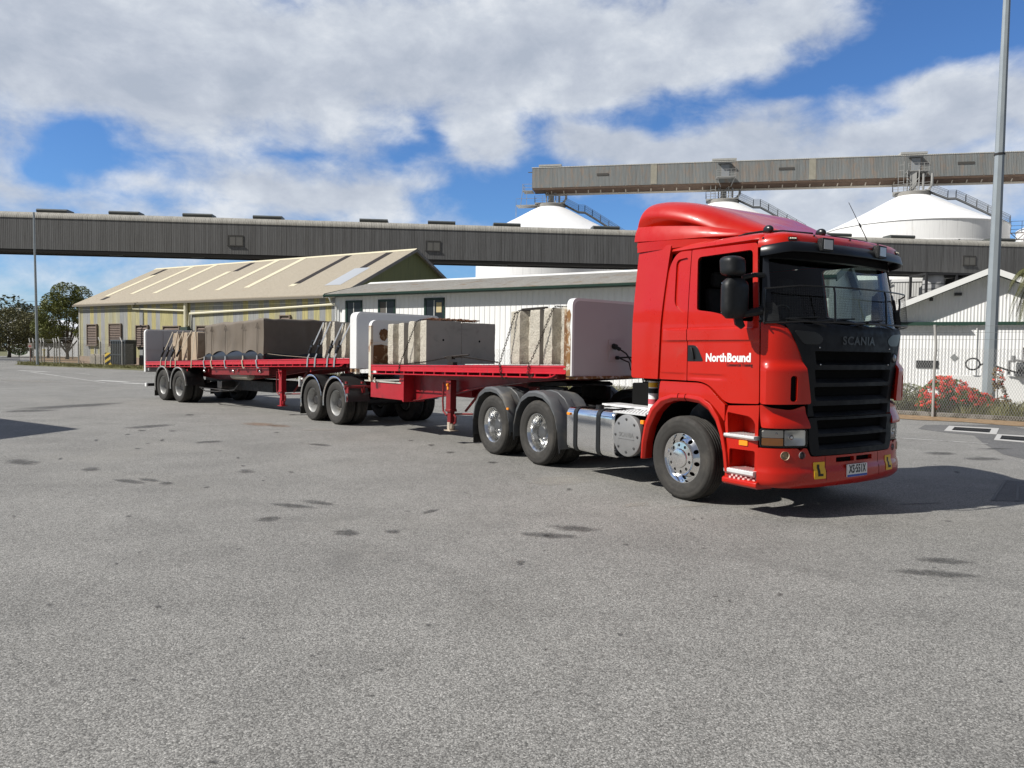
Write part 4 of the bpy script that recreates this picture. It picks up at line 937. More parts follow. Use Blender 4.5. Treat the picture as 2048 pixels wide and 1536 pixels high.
for z in (-.29, -.33, -.37): ml.ball((1.78, -1.20, z), .017, 6)
TA.part('side_lamp', ml, mat('lamp_pale', (.7, .6, .5), .3), bevel=0)
legs(TA, 4.36, 1.20)
trailer_wheels(TA, WSRC, 1.2535, 0, True)
mk = MB().box(-1.96, -1.92, -1.26, -1.2, .80, 1.05).box(-1.93, -1.80, -1.23, -1.19, .98, 1.02)
obj('tail_bracket', mk, BOARDW, TA.o, .004)
# ---- rear trailer
deck(TB, -2.66, 9.44, .36)
beam(TB, [(-2.6, .98), (.6, .84), (1.6, .80), (3.4, .84), (5.0, .99), (7.0, 1.22), (9.3, 1.38)] + [(9.3, 1.46), (7.0, 1.42), (5.0, 1.37), (3.4, 1.33), (1.6, 1.29), (.6, 1.27), (-2.6, 1.2)], .58, .02, CHASSR)
sk = MB().box(2.2, 5.6, -1.16, -1.12, -.42, -.19)
TB.part('side_skirt', sk, CHASSR, bevel=.004)
hbB = board(TB, 'headboard', 9.47, 9.72, -.24, 1.06, .18, mat('board_cool', (.64, .64, .65), .42, var=.04, vscale=2), BOARDW)
TB.part('board_bracket', MB().box(9.50, 9.56, -1.26, -1.1, -.32, -.24).box(9.66, 9.73, -1.25, -1.15, -.36, -.24), mat('post_pale'), hbB, bevel=.004)
tbB = board(TB, 'tailboard', -2.79, -2.66, -.36, 1.10, .14, mat('board_midgrey', (.47, .47, .48), .5, var=.05, vscale=2), BOARDW, 3)  # tailboard face in its own plain grey, with a white rim
legs(TB, 6.05, 1.20)
trailer_wheels(TB, WSRC, 1.25, 0, False)
at_ = MB().lathe([(.001, -.55), (.08, -.545), (.125, -.50), (.13, -.45), (.13, .45), (.125, .5), (.08, .545), (.001, .55)], (3.75, -.98, .98), (1, 0, 0), 24)
obj('air_tank', at_, mat('tank_beige', (.36, .32, .26), .5, var=.15, vscale=4), TB.o)
lm = MB()
for x in (.55, 2.05, 3.9, 5.0, 6.15, 7.7): lm.ball((x, -1.18, -.27), .02, 6).ball((x, -1.18, -.31), .02, 6)
TB.part('side_lamp', lm, REDREF, bevel=0)
ln = MB()
for x in (1.75, 3.6, 5.15): ln.ball((x, -1.17, -.31), .045, 8)
TB.part('winch', ln, POL, bevel=0)
un = MB().tube([(.9, -.9, .48), (1.4, -1.0, .42), (2.2, -1.0, .44), (3.1, -.9, .52), (3.4, -.8, .85)], .02, 6).tube([(1.0, -1.0, .52), (3.0, -1.0, .50)], .015, 6).box(1.6, 4.6, -.5, .5, .50, .80).box(2.0, 2.3, -.9, .9, .55, .75)
un.lathe([(.001, -.4), (.13, -.39), (.15, -.35), (.15, .35), (.13, .39), (.001, .4)], (1.7, -.3, .55), (0, 1, 0), 16)
obj('underbody', un, CHASS, TB.o, .006)
obj('rear_bar', MB().box(-2.82, -2.70, -1.15, 1.15, .40, .50), FLAP, TB.o, .006)
obj('bar_end', MB().box(-2.83, -2.69, -1.21, -1.152, .39, .51), BOARDW, TB.o, .004)
obj('tail_lamp', MB().lathe([(.001, .05), (.05, .04), (.06, .0)], (-2.45, -1.19, .98), (0, -1, 0), 14), SILV, TB.o)

# ---- concrete blocks
def block(t, x0, x1, y0, y1, h, label, seed, groove=True, grp='concrete blocks on the front trailer', pocket=False):
    g = random.Random(seed); Lx = x1 - x0; m = (x0 + x1) / 2; gd = .14 if groove else 0.
    e = [(x0, 0), (x0 + Lx * .32, 0), (x0 + Lx * .42, gd), (x0 + Lx * .52, gd), (x0 + Lx * .68, 0), (x1, 0)]
    def dens(P):
        out = []
        for a, b in zip(P, P[1:]):
            n = max(1, int(math.hypot(b[0] - a[0], b[1] - a[1]) / .03))
            out += [(a[0] + (b[0] - a[0]) * i / n, a[1] + (b[1] - a[1]) * i / n) for i in range(n)]
        return out
    near = dens([(x, y0 + d) for x, d in e]); fs = dens([(x1, y0), (x1, y1)]); far = dens([(x, y1 - d) for x, d in e[::-1]]); bs = dens([(x0, y1), (x0, y0)])
    P = near + fs + far + bs; nz = 24; rings = []
    for k in range(nz + 1):
        z = .02 + h * k / nz; r = []
        for i, (x, y) in enumerate(P):
            rg = i < len(near) or len(near) + len(fs) <= i < len(near) + len(fs) + len(far)
            q = noise.noise(Vector((x * 9 + seed, y * 9, z * 9))) * .012 + noise.noise(Vector((x * 30 + seed, y * 30, z * 30))) * .007
            k2 = 1. if rg else .12
            dd = -.012 if k in (0, nz) else 0.
            if rg: r.append((x, y + (q - dd) * (1 if y < (y0 + y1) / 2 else -1), z + (noise.noise(Vector((x * 8, seed, 1))) * .012 if k == nz else 0)))
            else: r.append((x + q * k2 * (1 if x < m else -1), y, z + (noise.noise(Vector((y * 5, seed, 2))) * .010 if k == nz else 0)))
        rings.append(r)
    mb = MB().loft(rings); o = t.put('concrete_block', mb, CONR, label, 'block', grp, smooth=30)
    o.data.materials.append(CONC)
    for p in o.data.polygons:
        if abs(p.normal.x) > .6 and not (x0 + .02 < p.center.x < x1 - .02): p.material_index = 1
    if pocket:
        pk = MB().cyl((x1 - .05, (y0 + y1) / 2 + pocket, h * .58), (x1 + .004, (y0 + y1) / 2 + pocket, h * .58), .022, n=12)
        t.part('lifting_hole', pk, DARK, o, bevel=0)
    return o
block(TA, 2.15, 2.78, -1.10, -.24, .84, 'rough grooved concrete block in the rear row beside the rusty board', 11)
block(TA, 2.16, 2.79, -.20, .64, .84, 'concrete block half hidden in the far side rear row beside the rusty board', 12)
block(TA, 2.95, 3.61, -1.10, -.255, .86, 'smooth faced concrete block with a small hole, left one of the pair mid deck', 13, pocket=-.02)
block(TA, 2.95, 3.61, -.245, .62, .84, 'smooth faced concrete block with a small hole, right one of the pair mid deck', 14, pocket=.02)
block(TA, 6.20, 6.93, -1.10, -.22, .89, 'tall rough grooved concrete block carrying the dark angle iron near the grey headboard', 15)
block(TA, 6.20, 6.93, -.18, .70, .89, 'concrete block behind the one carrying the angle iron near the grey headboard', 16)
block(TA, 7.03, 7.645, -1.10, -.22, .90, 'rough concrete block standing tight against the grey headboard under a chain', 17)
block(TA, 7.03, 7.645, -.18, .70, .90, 'concrete block on the far side tight against the grey headboard', 18)
GB = 'concrete blocks on the rear trailer'
block(TB, 8.06, 8.58, -1.08, -.2, .86, 'weathered concrete block held by grey straps just behind the tarped load', 21, True, GB)
block(TB, 8.06, 8.58, -.16, .72, .86, 'concrete block on the far side just behind the tarped load', 22, True, GB)
block(TB, 8.88, 9.42, -1.08, -.2, .80, 'concrete block held by grey straps against the white headboard of the rear trailer', 23, True, GB)
block(TB, 8.88, 9.42, -.16, .72, .80, 'far side concrete block against the white headboard of the rear trailer', 24, True, GB)
TA.put('angle_iron', MB().box(6.42, 7.02, -1.06, -1.0, .915, .955).box(6.42, 6.44, -1.06, -.4, .90, .93), CHAINM, 'dark angle iron lying on the tall blocks by the grey headboard', 'iron bar', bevel=.003)
# ---- chains with real links
def link_mb():
    p = []
    for i in range(12):
        a = 2 * PI * i / 12; p.append(((.019 * math.cos(a) + (.012 if math.cos(a) > 0 else -.012)), .0135 * math.sin(a), 0))
    return MB().tube(p, .0052, 5, closed=True)
LINK = link_mb()
def chain_mb(pts):
    P = [Vector(p) for p in pts]; mb = MB(); d = 0.; step = .046; k = 0
    for a, b in zip(P, P[1:]):
        L = (b - a).length; t = (b - a).normalized(); u = t.orthogonal().normalized(); v = t.cross(u)
        while d < L:
            c = a + t * d; uu, vv = (u, v) if k % 2 else (v, u)
            mb.add([c + t * x + uu * y + vv * z for x, y, z in LINK.v], LINK.f); d += step; k += 1
        d -= L
    return mb
GC = 'tie down chains on the front trailer'
def hook(x, y=-1.25): return [(x, y, .02), (x + .01, y - .015, -.05), (x + .02, y - .01, -.20), (x + .05, y, -.24), (x + .07, y, -.18)]
TA.put('chain', chain_mb([(6.42, -.2, .93), (6.42, -1.06, .93), (6.35, -1.13, .88), (6.14, -1.24, .16), (6.12, -1.27, .03), (6.15, -1.27, -.13), (6.20, -1.26, -.22), (6.28, -1.25, -.20)]), CHAINM, 'dark chain slanting down the tall block with the angle iron', 'chain', GC)
TA.put('chain', chain_mb([(7.30, -.2, .94), (7.30, -1.08, .94), (7.27, -1.13, .90), (6.93, -1.24, .14), (6.87, -1.27, .02), (6.84, -1.27, -.14), (6.90, -1.26, -.20), (6.98, -1.26, -.12)]), CHAINM, 'dark chain slanting down the block against the grey headboard', 'chain', GC)
TA.put('chain', chain_mb([(3.34, .3, .90), (3.34, -1.06, .90), (3.30, -1.13, .86), (2.98, -1.22, .22), (2.90, -1.25, .05), (2.85, -1.26, -.10), (2.92, -1.26, -.14)]), CHAINM, 'dark chain slanting across the smooth concrete pair mid deck', 'chain', GC)
TA.put('chain', chain_mb([(3.0, -1.2, .02), (3.6, -1.16, .06), (4.45, -1.12, .15), (4.9, -1.13, .15), (5.5, -1.16, .10), (6.05, -1.22, .05)]), CHAINM, 'dark chain stretched low along the deck through a lever binder', 'chain', GC)
bd = MB().tube([(4.30, -1.13, .15), (4.85, -1.12, .185), (5.05, -1.12, .19)], [.02, .018, .014], 8).box(4.42, 4.56, -1.16, -1.08, .11, .17).box(4.44, 4.60, -1.16, -1.06, -.0, .06).cyl((4.4, -1.15, .14), (4.4, -1.07, .14), .03)
TA.put('load_binder', bd, CHAINM, 'dark lever load binder lying on the low chain mid deck', 'load binder')
g_ = random.Random(5)
heap = [(3.05 + .5 * g_.random(), -.9 + 1.2 * (i % 27) / 26, .905 + .03 * g_.random()) for i in range(54)]
TA.put('chain', chain_mb(heap), mat('chain_rust', (.16, .07, .035), .7, metal=.3, var=.4, vscale=20), 'rusty chain heaped on top of the smooth concrete pair', 'chain', GC)
# ---- straps with ratchets on the rear trailer
def strap_mb(pts, w_=.03, th=.004):
    mb = MB(); P = [Vector(p) for p in pts]; r = []
    for p in P: r.append([(p.x - w_, p.y, p.z), (p.x + w_, p.y, p.z), (p.x + w_, p.y - th * .7, p.z + th * .7), (p.x - w_, p.y - th * .7, p.z + th * .7)])
    return mb.loft(r)
def strap(x, dx, top, y, m_, label, rat=True, yin=.6):
    s = TB.put('tie_strap', strap_mb([(x, yin, top + .02), (x, y, top + .02), (x - .02, y - .015, top - .03), (x - dx * .6, y - .10, top * .42), (x - dx, -1.262, .02), (x - dx - .02, -1.266, -.20)]), m_, label, 'strap', 'tie down straps on the rear trailer')
    if rat:
        a = Vector((x - dx * .62, y - .13, top * .40)); b = Vector((x - dx * .85, y - .16, top * .16)); r = MB().tube([a, b], [.03, .036], 6).tube([a + Vector((.05, -.02, .10)), a + Vector((.0, -.02, .0))], .024, 6).cyl(a + Vector((-.05, -.02, -.05)), a + Vector((.05, -.02, -.05)), .03, n=8)
        TB.part('ratchet', r, BLKS, s, bevel=0)
for x, dx, n_ in ((8.14, .46, 'left edge of the block nearest the tarped load'), (8.44, .42, 'right edge of the block nearest the tarped load'), (8.96, .40, 'left edge of the block by the white headboard'), (9.28, .42, 'right edge of the block by the white headboard')):
    strap(x, dx, .86 if x < 8.7 else .80, -1.10, STRAPM, 'grey ratchet strap slanting over the ' + n_)
# ---- tan slabs
SLAB = mat('tan_slab', (.40, .315, .225), .8, var=.14, vscale=3, dirt=(.26, .20, .14), dscale=3.5, dcut=(.5, .75), bump=.3, bscale=20)
for i, (x0, x1, lb) in enumerate(((-.76, -.28, 'tan stone slab at the tailboard end of the row of three'), (-.06, .36, 'tan stone slab in the middle of the row of three'), (.62, 1.10, 'tan stone slab at the tarped load end of the row of three'))):
    o = rpoly([(x0, .01), (x1, .01), (x1, .89), (x0, .90)], [.02, .02, .09, .09]); TB.put('stone_slab', MB().prism(o, 'xz', -1.10, 1.05), SLAB, lb, 'slab', 'tan slabs on the rear trailer', bevel=.02)
for i, (x, dx, lb) in enumerate(((-.70, .62, 'tan strap over the left edge of the tailboard end slab'), (-.33, .60, 'tan strap over the right edge of the tailboard end slab'), (.10, .62, 'tan strap over the middle tan slab'), (.70, .85, 'tan strap over the left edge of the slab nearest the tarp'))):
    strap(x, dx, .92, -1.115, TANSTRAP, lb)
s_ = TB.put('tie_strap', strap_mb([(.98, .6, .925), (.98, -1.11, .925), (.985, -1.125, .86), (1.0, -1.25, .03), (1.0, -1.262, -.22)]), TANSTRAP, 'tan strap hanging upright on the slab nearest the tarp', 'strap', 'tie down straps on the rear trailer')
# ---- tarped load
tarp = TB.root('tarped_load', 'large brown canvas tarp tied over a boxed load on the rear trailer', 'covered load')
TX0, TX1, TY0, TY1, TH = 1.80, 5.38, -1.20, 1.16, 1.10
TIES = [1.86, 2.35, 3.22, 4.28, 5.08, 5.34]
def tz(x):                                # scalloped hem on the near side, pulled down at the ties
    for a, b in zip(TIES, TIES[1:]):
        if a <= x <= b: q = (x - a) / (b - a); return .13 + .14 * (4 * q * (1 - q)) ** .8 * min(1, (b - a) / .8)
    return .13
def ring(t):                              # t: 0 hem .. 1 top edge
    P = []
    n1, n2 = 60, 34
    for i in range(n1 + 1): x = TX0 + (TX1 - TX0) * i / n1; P.append((x, TY0, tz(x)))
    for i in range(1, n2): y = TY0 + (TY1 - TY0) * i / n2; P.append((TX1, y, .15 + .03 * math.sin(y * 5)))
    for i in range(n1 + 1): x = TX1 - (TX1 - TX0) * i / n1; P.append((x, TY1, tz(x)))
    for i in range(1, n2): y = TY1 - (TY1 - TY0) * i / n2; P.append((TX0, y, .15))
    out = []
    for x, y, h in P:
        cx = (x - (TX0 + TX1) / 2) / ((TX1 - TX0) / 2); cy = (y - (TY0 + TY1) / 2) / ((TY1 - TY0) / 2)
        tp = TH - .06 + .06 * (x - TX0) / 3.5 + .035 * noise.noise(Vector((x * 1.3, y * 1.3, 3))) + .02 * noise.noise(Vector((x * 3.1, y * 3.1, 5)))
        z = h + (tp - h) * min(t, 1.); q = noise.noise(Vector((x * 1.7, y * 1.7, z * 1.6))) * .04 + noise.noise(Vector((x * 5.5, y * 5.5, z * 1.1))) * .016 - .03 * math.sin(PI * min(1, t)) * (.5 + .5 * noise.noise(Vector((x, y, 7))))
        k = 1 - .06 * max(0, t - 1) ** 2 * 0; ox = oy = 0
        if abs(cx) > .999: ox = q * (1 if cx > 0 else -1)
        if abs(cy) > .999: oy = q * (1 if cy > 0 else -1)
        s = 1. if t <= .93 else 1 - .022 * ((t - .93) / .07) ** 2
        zz = z
        out.append((((x + ox) - 3.6) * s + 3.6, (y + oy) * s, zz))
    return out
rg = [ring(t) for t in [0, .04, .1, .17, .25, .33, .4, .47, .55, .62, .7, .77, .84, .89, .93, .955, .975, .99, 1.0]]
tm_ = MB().loft(rg, caps=False); top0 = rg[-1]
prev = top0
for k_, up in ((.985, .012), (.95, .018), (.9, .012), (.8, .0), (.6, -.01), (.3, -.01), (.1, -.01)):
    cur = [((p[0] - 3.6) * k_ + 3.6, p[1] * k_, p[2] + up + .03 * noise.noise(Vector((p[0] * k_ * 2, p[1] * k_ * 2, 9)))) for p in top0]
    tm_.loft([prev, cur], caps=False); prev = cur
tm_.add(prev, [list(range(len(prev)))])
bm_ = TB.lift(tm_); tp_o = obj('tarp', bm_, TARPM, tarp, smooth=50); 
bmm = bmesh.new(); bmm.from_mesh(tp_o.data); bmesh.ops.remove_doubles(bmm, verts=bmm.verts, dist=.0005); bmm.to_mesh(tp_o.data); bmm.free()
TB.part('black_sheet', MB().loft([[(x, y, z) for x, y in rpoly([(TX0 + i_, TY0 + i_), (TX1 - i_, TY0 + i_), (TX1 - i_, TY1 - i_), (TX0 + i_, TY1 - i_)], .08)] for z, i_ in ((.005, .02), (.12, -.01), (.20, .02), (.32, .05))]), PLASM, tarp, bevel=0)
STITCH = mat('seam_dark', (.075, .058, .042), .8)
for i, x in enumerate(TIES[:-1]):
    s = MB().tube([(x, TY0 - .022, .92), (x, TY0 - .03, .5), (x, TY0 - .03, .14)], .006, 5)
    s.tube([(x - .09, TY0 - .02, .86), (x, TY0 - .022, 1.0), (x + .09, TY0 - .02, .86), (x, TY0 - .024, .88)], .0045, 5, closed=True)
    TB.part('tie_rope', s, STITCH, tarp, bevel=0)
    s = MB().loft([[(x - .03 + a, y, z), (x + .03 + a, y, z), (x + .03 + a, y - .006, z), (x - .03 + a, y - .006, z)] for a, y, z in ((0, TY0 - .03, .12), (.01, -1.235, .02), (.0, -1.262, -.02), (.04, -1.262, -.16), (.10, -1.262, -.24), (.16, -1.262, -.20))])
    TB.part('tie_strap', s, TANSTRAP if i % 2 else STRAPM, tarp, bevel=0)
TB.part('tie_rope', MB().tube([(TX0 + .05, TY0 - .02, .10), (TX0 - .3, -1.2, .06), (TX0 - .75, -1.22, .02)], .009, 5).tube([(TX1, -1.1, .16), (6.3, -1.18, .10), (7.9, -1.2, .02)], .006, 5), TANSTRAP, tarp, bevel=0)
# ================================================================== SETTING
def gpt(u, v, z=0.):
    d = ray(u, v); k = (z - CAMH) / d.z; return Vector((d.x * k, d.y * k, z))
def asphalt(name, lo, hi, big=(.85, 1.12)):
    m, t, b = pbsdf(name); tc = t.new('ShaderNodeTexCoord').outputs['Object']
    vo = t.new('ShaderNodeTexVoronoi'); t.put(vo.inputs['Vector'], tc); vo.inputs['Scale'].default_value = 118; vo.inputs['Randomness'].default_value = 1
    sp = t.new('ShaderNodeSeparateXYZ'); t.put(sp.inputs[0], vo.outputs['Color'])
    v2 = t.new('ShaderNodeTexVoronoi'); t.put(v2.inputs['Vector'], tc); v2.inputs['Scale'].default_value = 280
    s2 = t.new('ShaderNodeSeparateXYZ'); t.put(s2.inputs[0], v2.outputs['Color'])
    stone = t.ramp(sp.outputs[0], [(0, tuple(a * .35 for a in lo)), (.22, tuple(a * .8 for a in lo)), (.5, tuple((a * .5 + c * .5) for a, c in zip(lo, hi))), (.8, hi), (.95, tuple(c * 1.25 for c in hi)), (1, tuple(c * 1.75 for c in hi))])
    fine = t.ramp(s2.outputs[0], [(0, tuple(a * .4 for a in lo)), (.5, tuple((a + c) / 2 for a, c in zip(lo, hi))), (1, tuple(c * 1.5 for c in hi))])
    c = t.mix(.38, stone, fine)
    edge = t.mapr(vo.outputs['Distance'], .35, .75); c = t.mix(t.m('MULTIPLY', edge, .40), c, tuple(x * .6 for x in lo))
    n1 = t.noise(tc, .16, 4, .55, .6); n2 = t.noise(tc, 1.1, 6, .6, .4); n3 = t.noise(t.scale(tc, (.35, .9, 1)), .55, 5, .6, 1.2); n4 = t.noise(tc, 6, 5, .65)
    f = t.m('ADD', t.m('ADD', t.m('MULTIPLY', n1, .35), t.m('MULTIPLY', n2, .30)), t.m('ADD', t.m('MULTIPLY', n3, .22), t.m('MULTIPLY', n4, .13)))
    g = t.mapr(f, .32, .68, big[0] - .18, big[1] + .12, smooth=False)
    cc = t.new('ShaderNodeCombineXYZ'); t.put(cc.inputs[0], g); t.put(cc.inputs[1], g); t.put(cc.inputs[2], g)
    c = t.mix(1.0, c, cc.outputs[0], 'MULTIPLY')
    c = t.mix(t.m('MULTIPLY', t.mapr(t.noise(tc, .5, 6, .7, 1.), .56, .74), .35), c, tuple(x * .62 for x in lo) if False else (.105, .102, .096))
    c = t.mix(t.m('MULTIPLY', t.mapr(t.noise(t.scale(tc, (1, 1, 1)), .27, 5, .6, .5), .52, .7), .22), c, (.29, .275, .24))
    t.put(b.inputs['Base Color'], c); b.inputs['Roughness'].default_value = .88; b.inputs['Specular IOR Level'].default_value = .35
    bn = t.new('ShaderNodeBump'); bn.inputs['Strength'].default_value = .35; bn.inputs['Distance'].default_value = .006
    t.put(bn.inputs['Height'], t.m('SUBTRACT', t.m('MULTIPLY', n4, 1.2), vo.outputs['Distance'])); t.put(b.inputs['Normal'], bn.outputs[0]); return m
ASPH = asphalt('yard_asphalt', (.130, .126, .116), (.368, .358, .333))
ASPH2 = asphalt('patch_asphalt', (.085, .084, .083), (.20, .197, .192))
g = MB(); xs_ = [-3000, -300, -60, 60, 300, 3000]; ys_ = [-300, -20, 60, 300, 4000]
for i in range(5):
    for j in range(4): g.add([(xs_[i], ys_[j], 0), (xs_[i + 1], ys_[j], 0), (xs_[i + 1], ys_[j + 1], 0), (xs_[i], ys_[j + 1], 0)], [(0, 1, 2, 3)])
tag(obj('yard_ground', g, ASPH), kind='structure')
def sheet(name, pts, z, m, kind='structure'):
    mb = MB().add([(p[0], p[1], z) for p in pts], [list(range(len(pts)))]); return tag(obj(name, mb, m), kind=kind)
def strip(mb, a, b, w_, z=.0):
    a = Vector(a[:2]); b = Vector(b[:2]); n = (b - a).normalized(); n = Vector((-n.y, n.x)) * w_ / 2
    mb.add([(a.x + n.x, a.y + n.y, z), (b.x + n.x, b.y + n.y, z), (b.x - n.x, b.y - n.y, z), (a.x - n.x, a.y - n.y, z)], [(0, 1, 2, 3)])
sheet('asphalt_patch', [gpt(*p) for p in ((1836, 858), (1905, 867), (1948, 871), (1965, 886), (2006, 909), (2100, 930), (2160, 880), (2010, 850), (1850, 850))], .004, ASPH2)
sheet('asphalt_patch', [gpt(*p) for p in ((1984, 1002), (2012, 961), (2120, 968), (2120, 1000), (2040, 1003))], .004, ASPH2)
SEAMM = mat('seam_tar', (.025, .025, .026), .6)
sm_ = MB(); q = [gpt(*p) for p in ((1984, 1002), (2012, 961), (2036, 964), (2034, 1003))]; strip(sm_, q[0], q[1], .035, .008); strip(sm_, q[2], q[3], .035, .008)
tag(obj('tar_seam', sm_, SEAMM), kind='structure')
def paint_mat():
    m, t, b = pbsdf('faded_paint'); tc = t.new('ShaderNodeTexCoord').outputs['Object']; f = t.mapr(t.noise(tc, 5, 8, .75), .46, .58)
    t.put(b.inputs['Base Color'], t.mix(f, (.62, .61, .58), (.27, .26, .245))); b.inputs['Roughness'].default_value = .8; return m
PAINT = paint_mat()
rm_ = MB()
strip(rm_, gpt(1800, 876.5), gpt(1976, 888), .05, .008)
for a, b, w_ in (((38, 741), (96, 744), .35), ((60, 744), (118, 752), .14), ((196, 761), (252, 764), .5), ((244, 766), (330, 770), .4), ((118, 752), (210, 766), .07), ((150, 746), (180, 749), .08)): strip(rm_, gpt(*a), gpt(*b), w_, .008)
tag(obj('road_marking', rm_, PAINT), kind='structure')
# stains: soft edged by a vertex attribute
def stain_mat(name, col):
    m, t, b = pbsdf(name); at_ = t.new('ShaderNodeAttribute'); at_.attribute_name = 'a'; tc = t.new('ShaderNodeTexCoord').outputs['Object']
    n = t.noise(tc, 9, 7, .7); n2 = t.noise(tc, 60, 3); f = t.m('MULTIPLY', t.mapr(t.m('ADD', at_.outputs['Fac'], t.m('MULTIPLY', t.m('SUBTRACT', n, .5), 1.7)), .15, 1.15), t.mapr(n2, .25, .6, .55, 1.))
    b.inputs['Base Color'].default_value = col + (1,); b.inputs['Roughness'].default_value = .7; t.put(b.inputs['Alpha'], t.m('MULTIPLY', f, .58)); return m
def stains(name, L, m):
    vs, fs, al = [], [], []
    for u, v, ru, tilt, rv in L:
        c = gpt(u, v); e = (gpt(u + ru, v + tilt) - c); e2 = (gpt(u, v - rv) - c); n = 26; o = len(vs)
        for k, rr in enumerate((0, .45, .75, 1.0)):
            for i in range(n):
                a = 2 * PI * i / n; j = 1 + .25 * noise.noise(Vector((math.cos(a) * 1.5 + u, math.sin(a) * 1.5, v)))
                p = c + (e * math.cos(a) + e2 * math.sin(a)) * rr * j; vs.append((p.x, p.y, .0045)); al.append((1, .85, .5, 0)[k])
        for k in range(3):
            for i in range(n): q = (i + 1) % n; fs.append((o + k * n + i, o + k * n + q, o + (k + 1) * n + q, o + (k + 1) * n + i))
    mb = MB(); mb.v = vs; mb.f = fs; o = obj(name, mb, m); a = o.data.attributes.new('a', 'FLOAT', 'POINT')
    for i, x in enumerate(al): a.data[i].value = x
    return tag(o, kind='structure')
stains('oil_stain', [(44, 925, 44, 2, 7), (182, 939, 26, -1, 5), (258, 963, 42, 4, 5), (331, 967, 18, 0, 4), (298, 960, 30, 3, 4), (492, 943, 21, 0, 5), (586, 1012, 56, 5, 5), (638, 1006, 46, 5, 4.5), (691, 1066, 36, 0, 8), (539, 1038, 30, -3, 6), (785, 1064, 20, 0, 5), (1096, 1071, 80, 5, 7), (1150, 1057, 66, 4, 7), (1042, 1125, 13, 0, 5), (861, 1023, 24, -4, 4),
  (1862, 1147, 115, 8, 8), (1885, 1122, 75, 5, 7), (1880, 907, 40, 1, 4), (1965, 918, 52, 1, 4), (1990, 898, 40, 0, 2), (316, 1214, 10, 0, 3), (857, 1251, 7, 0, 3), (485, 1277, 9, 0, 3), (380, 830, 14, 0, 2), (420, 884, 40, -2, 3), (150, 812, 120, -7, 4), (60, 822, 70, -2, 3), (300, 853, 60, -4, 4), (640, 890, 30, 2, 3), (760, 1340, 12, 0, 4), (1240, 1270, 10, 0, 4), (1560, 1190, 9, 0, 4), (425, 1525, 14, 0, 4), (1280, 870, 10, 0, 2), (900, 905, 12, 0, 2.5), (985, 925, 14, 0, 2.5), (1835, 1008, 60, -2, 2)] + [(rnd.uniform(20, 2030), 860 + 640 * rnd.random() ** 1.5, rnd.uniform(3, 11), rnd.uniform(-1, 1), rnd.uniform(1.2, 3.2)) for _ in range(70)], stain_mat('oil_dark', (.05, .047, .044)))
stains('scuff_mark', [(1118, 961, 80, -3, 12), (60, 690 + 72, 90, 3, 3), (1270, 1010, 40, -4, 5), (1390, 1010, 60, -6, 5), (640, 860, 50, 0, 3)], stain_mat('scuff_pale', (.36, .34, .30)))
stains('rust_stain', [(522, 849, 48, 2, 4), (560, 852, 30, 1, 3)], stain_mat('rust_brown', (.30, .19, .12)))
def track(L, w_, name):
    mb = MB(); P = [gpt(*p) for p in L]; al = []
    for i, p in enumerate(P):
        t = (P[min(i + 1, len(P) - 1)] - P[max(i - 1, 0)]).normalized(); n = Vector((-t.y, t.x, 0))
        for k, a in ((-.5, 0), (-.2, .27), (.2, .27), (.5, 0)): mb.v.append(tuple(p + n * k * w_ + Vector((0, 0, .0042)))); al.append(a * (0 if i in (0, len(P) - 1) else 1))
    for i in range(len(P) - 1):
        for k in range(3): mb.f.append([i * 4 + k, i * 4 + k + 1, i * 4 + k + 5, i * 4 + k + 4])
    o = obj(name, mb, _M.setdefault('track', stain_mat('track_dark', (.105, .10, .095)))); a = o.data.attributes.new('a', 'FLOAT', 'POINT')
    for i, x in enumerate(al): a.data[i].value = x
    tag(o, kind='structure')
track([(860, 870), (900, 882), (945, 905), (985, 935), (1010, 975), (1025, 1020), (1020, 1080), (990, 1150)], .35, 'tyre_track')
track([(900, 868), (960, 890), (1020, 925), (1060, 975), (1085, 1030)], .35, 'tyre_track')
track([(1180, 1536), (1150, 1380), (1060, 1250), (900, 1150), (700, 1080), (480, 1030)], .32, 'tyre_track'); track([(1420, 1536), (1370, 1380), (1240, 1240), (1040, 1130), (820, 1060), (560, 1005)], .32, 'tyre_track'); track([(2048, 1240), (1800, 1180), (1500, 1120), (1200, 1085)], .3, 'tyre_track')
track([(0, 812), (120, 803), (260, 793), (400, 783)], .5, 'tyre_track'); track([(0, 826), (120, 814), (240, 806)], .4, 'tyre_track')
track([(1780, 895), (1880, 905), (1970, 914), (2080, 925)], .45, 'tyre_track'); track([(300, 850), (430, 868), (560, 880)], .5, 'tyre_track')

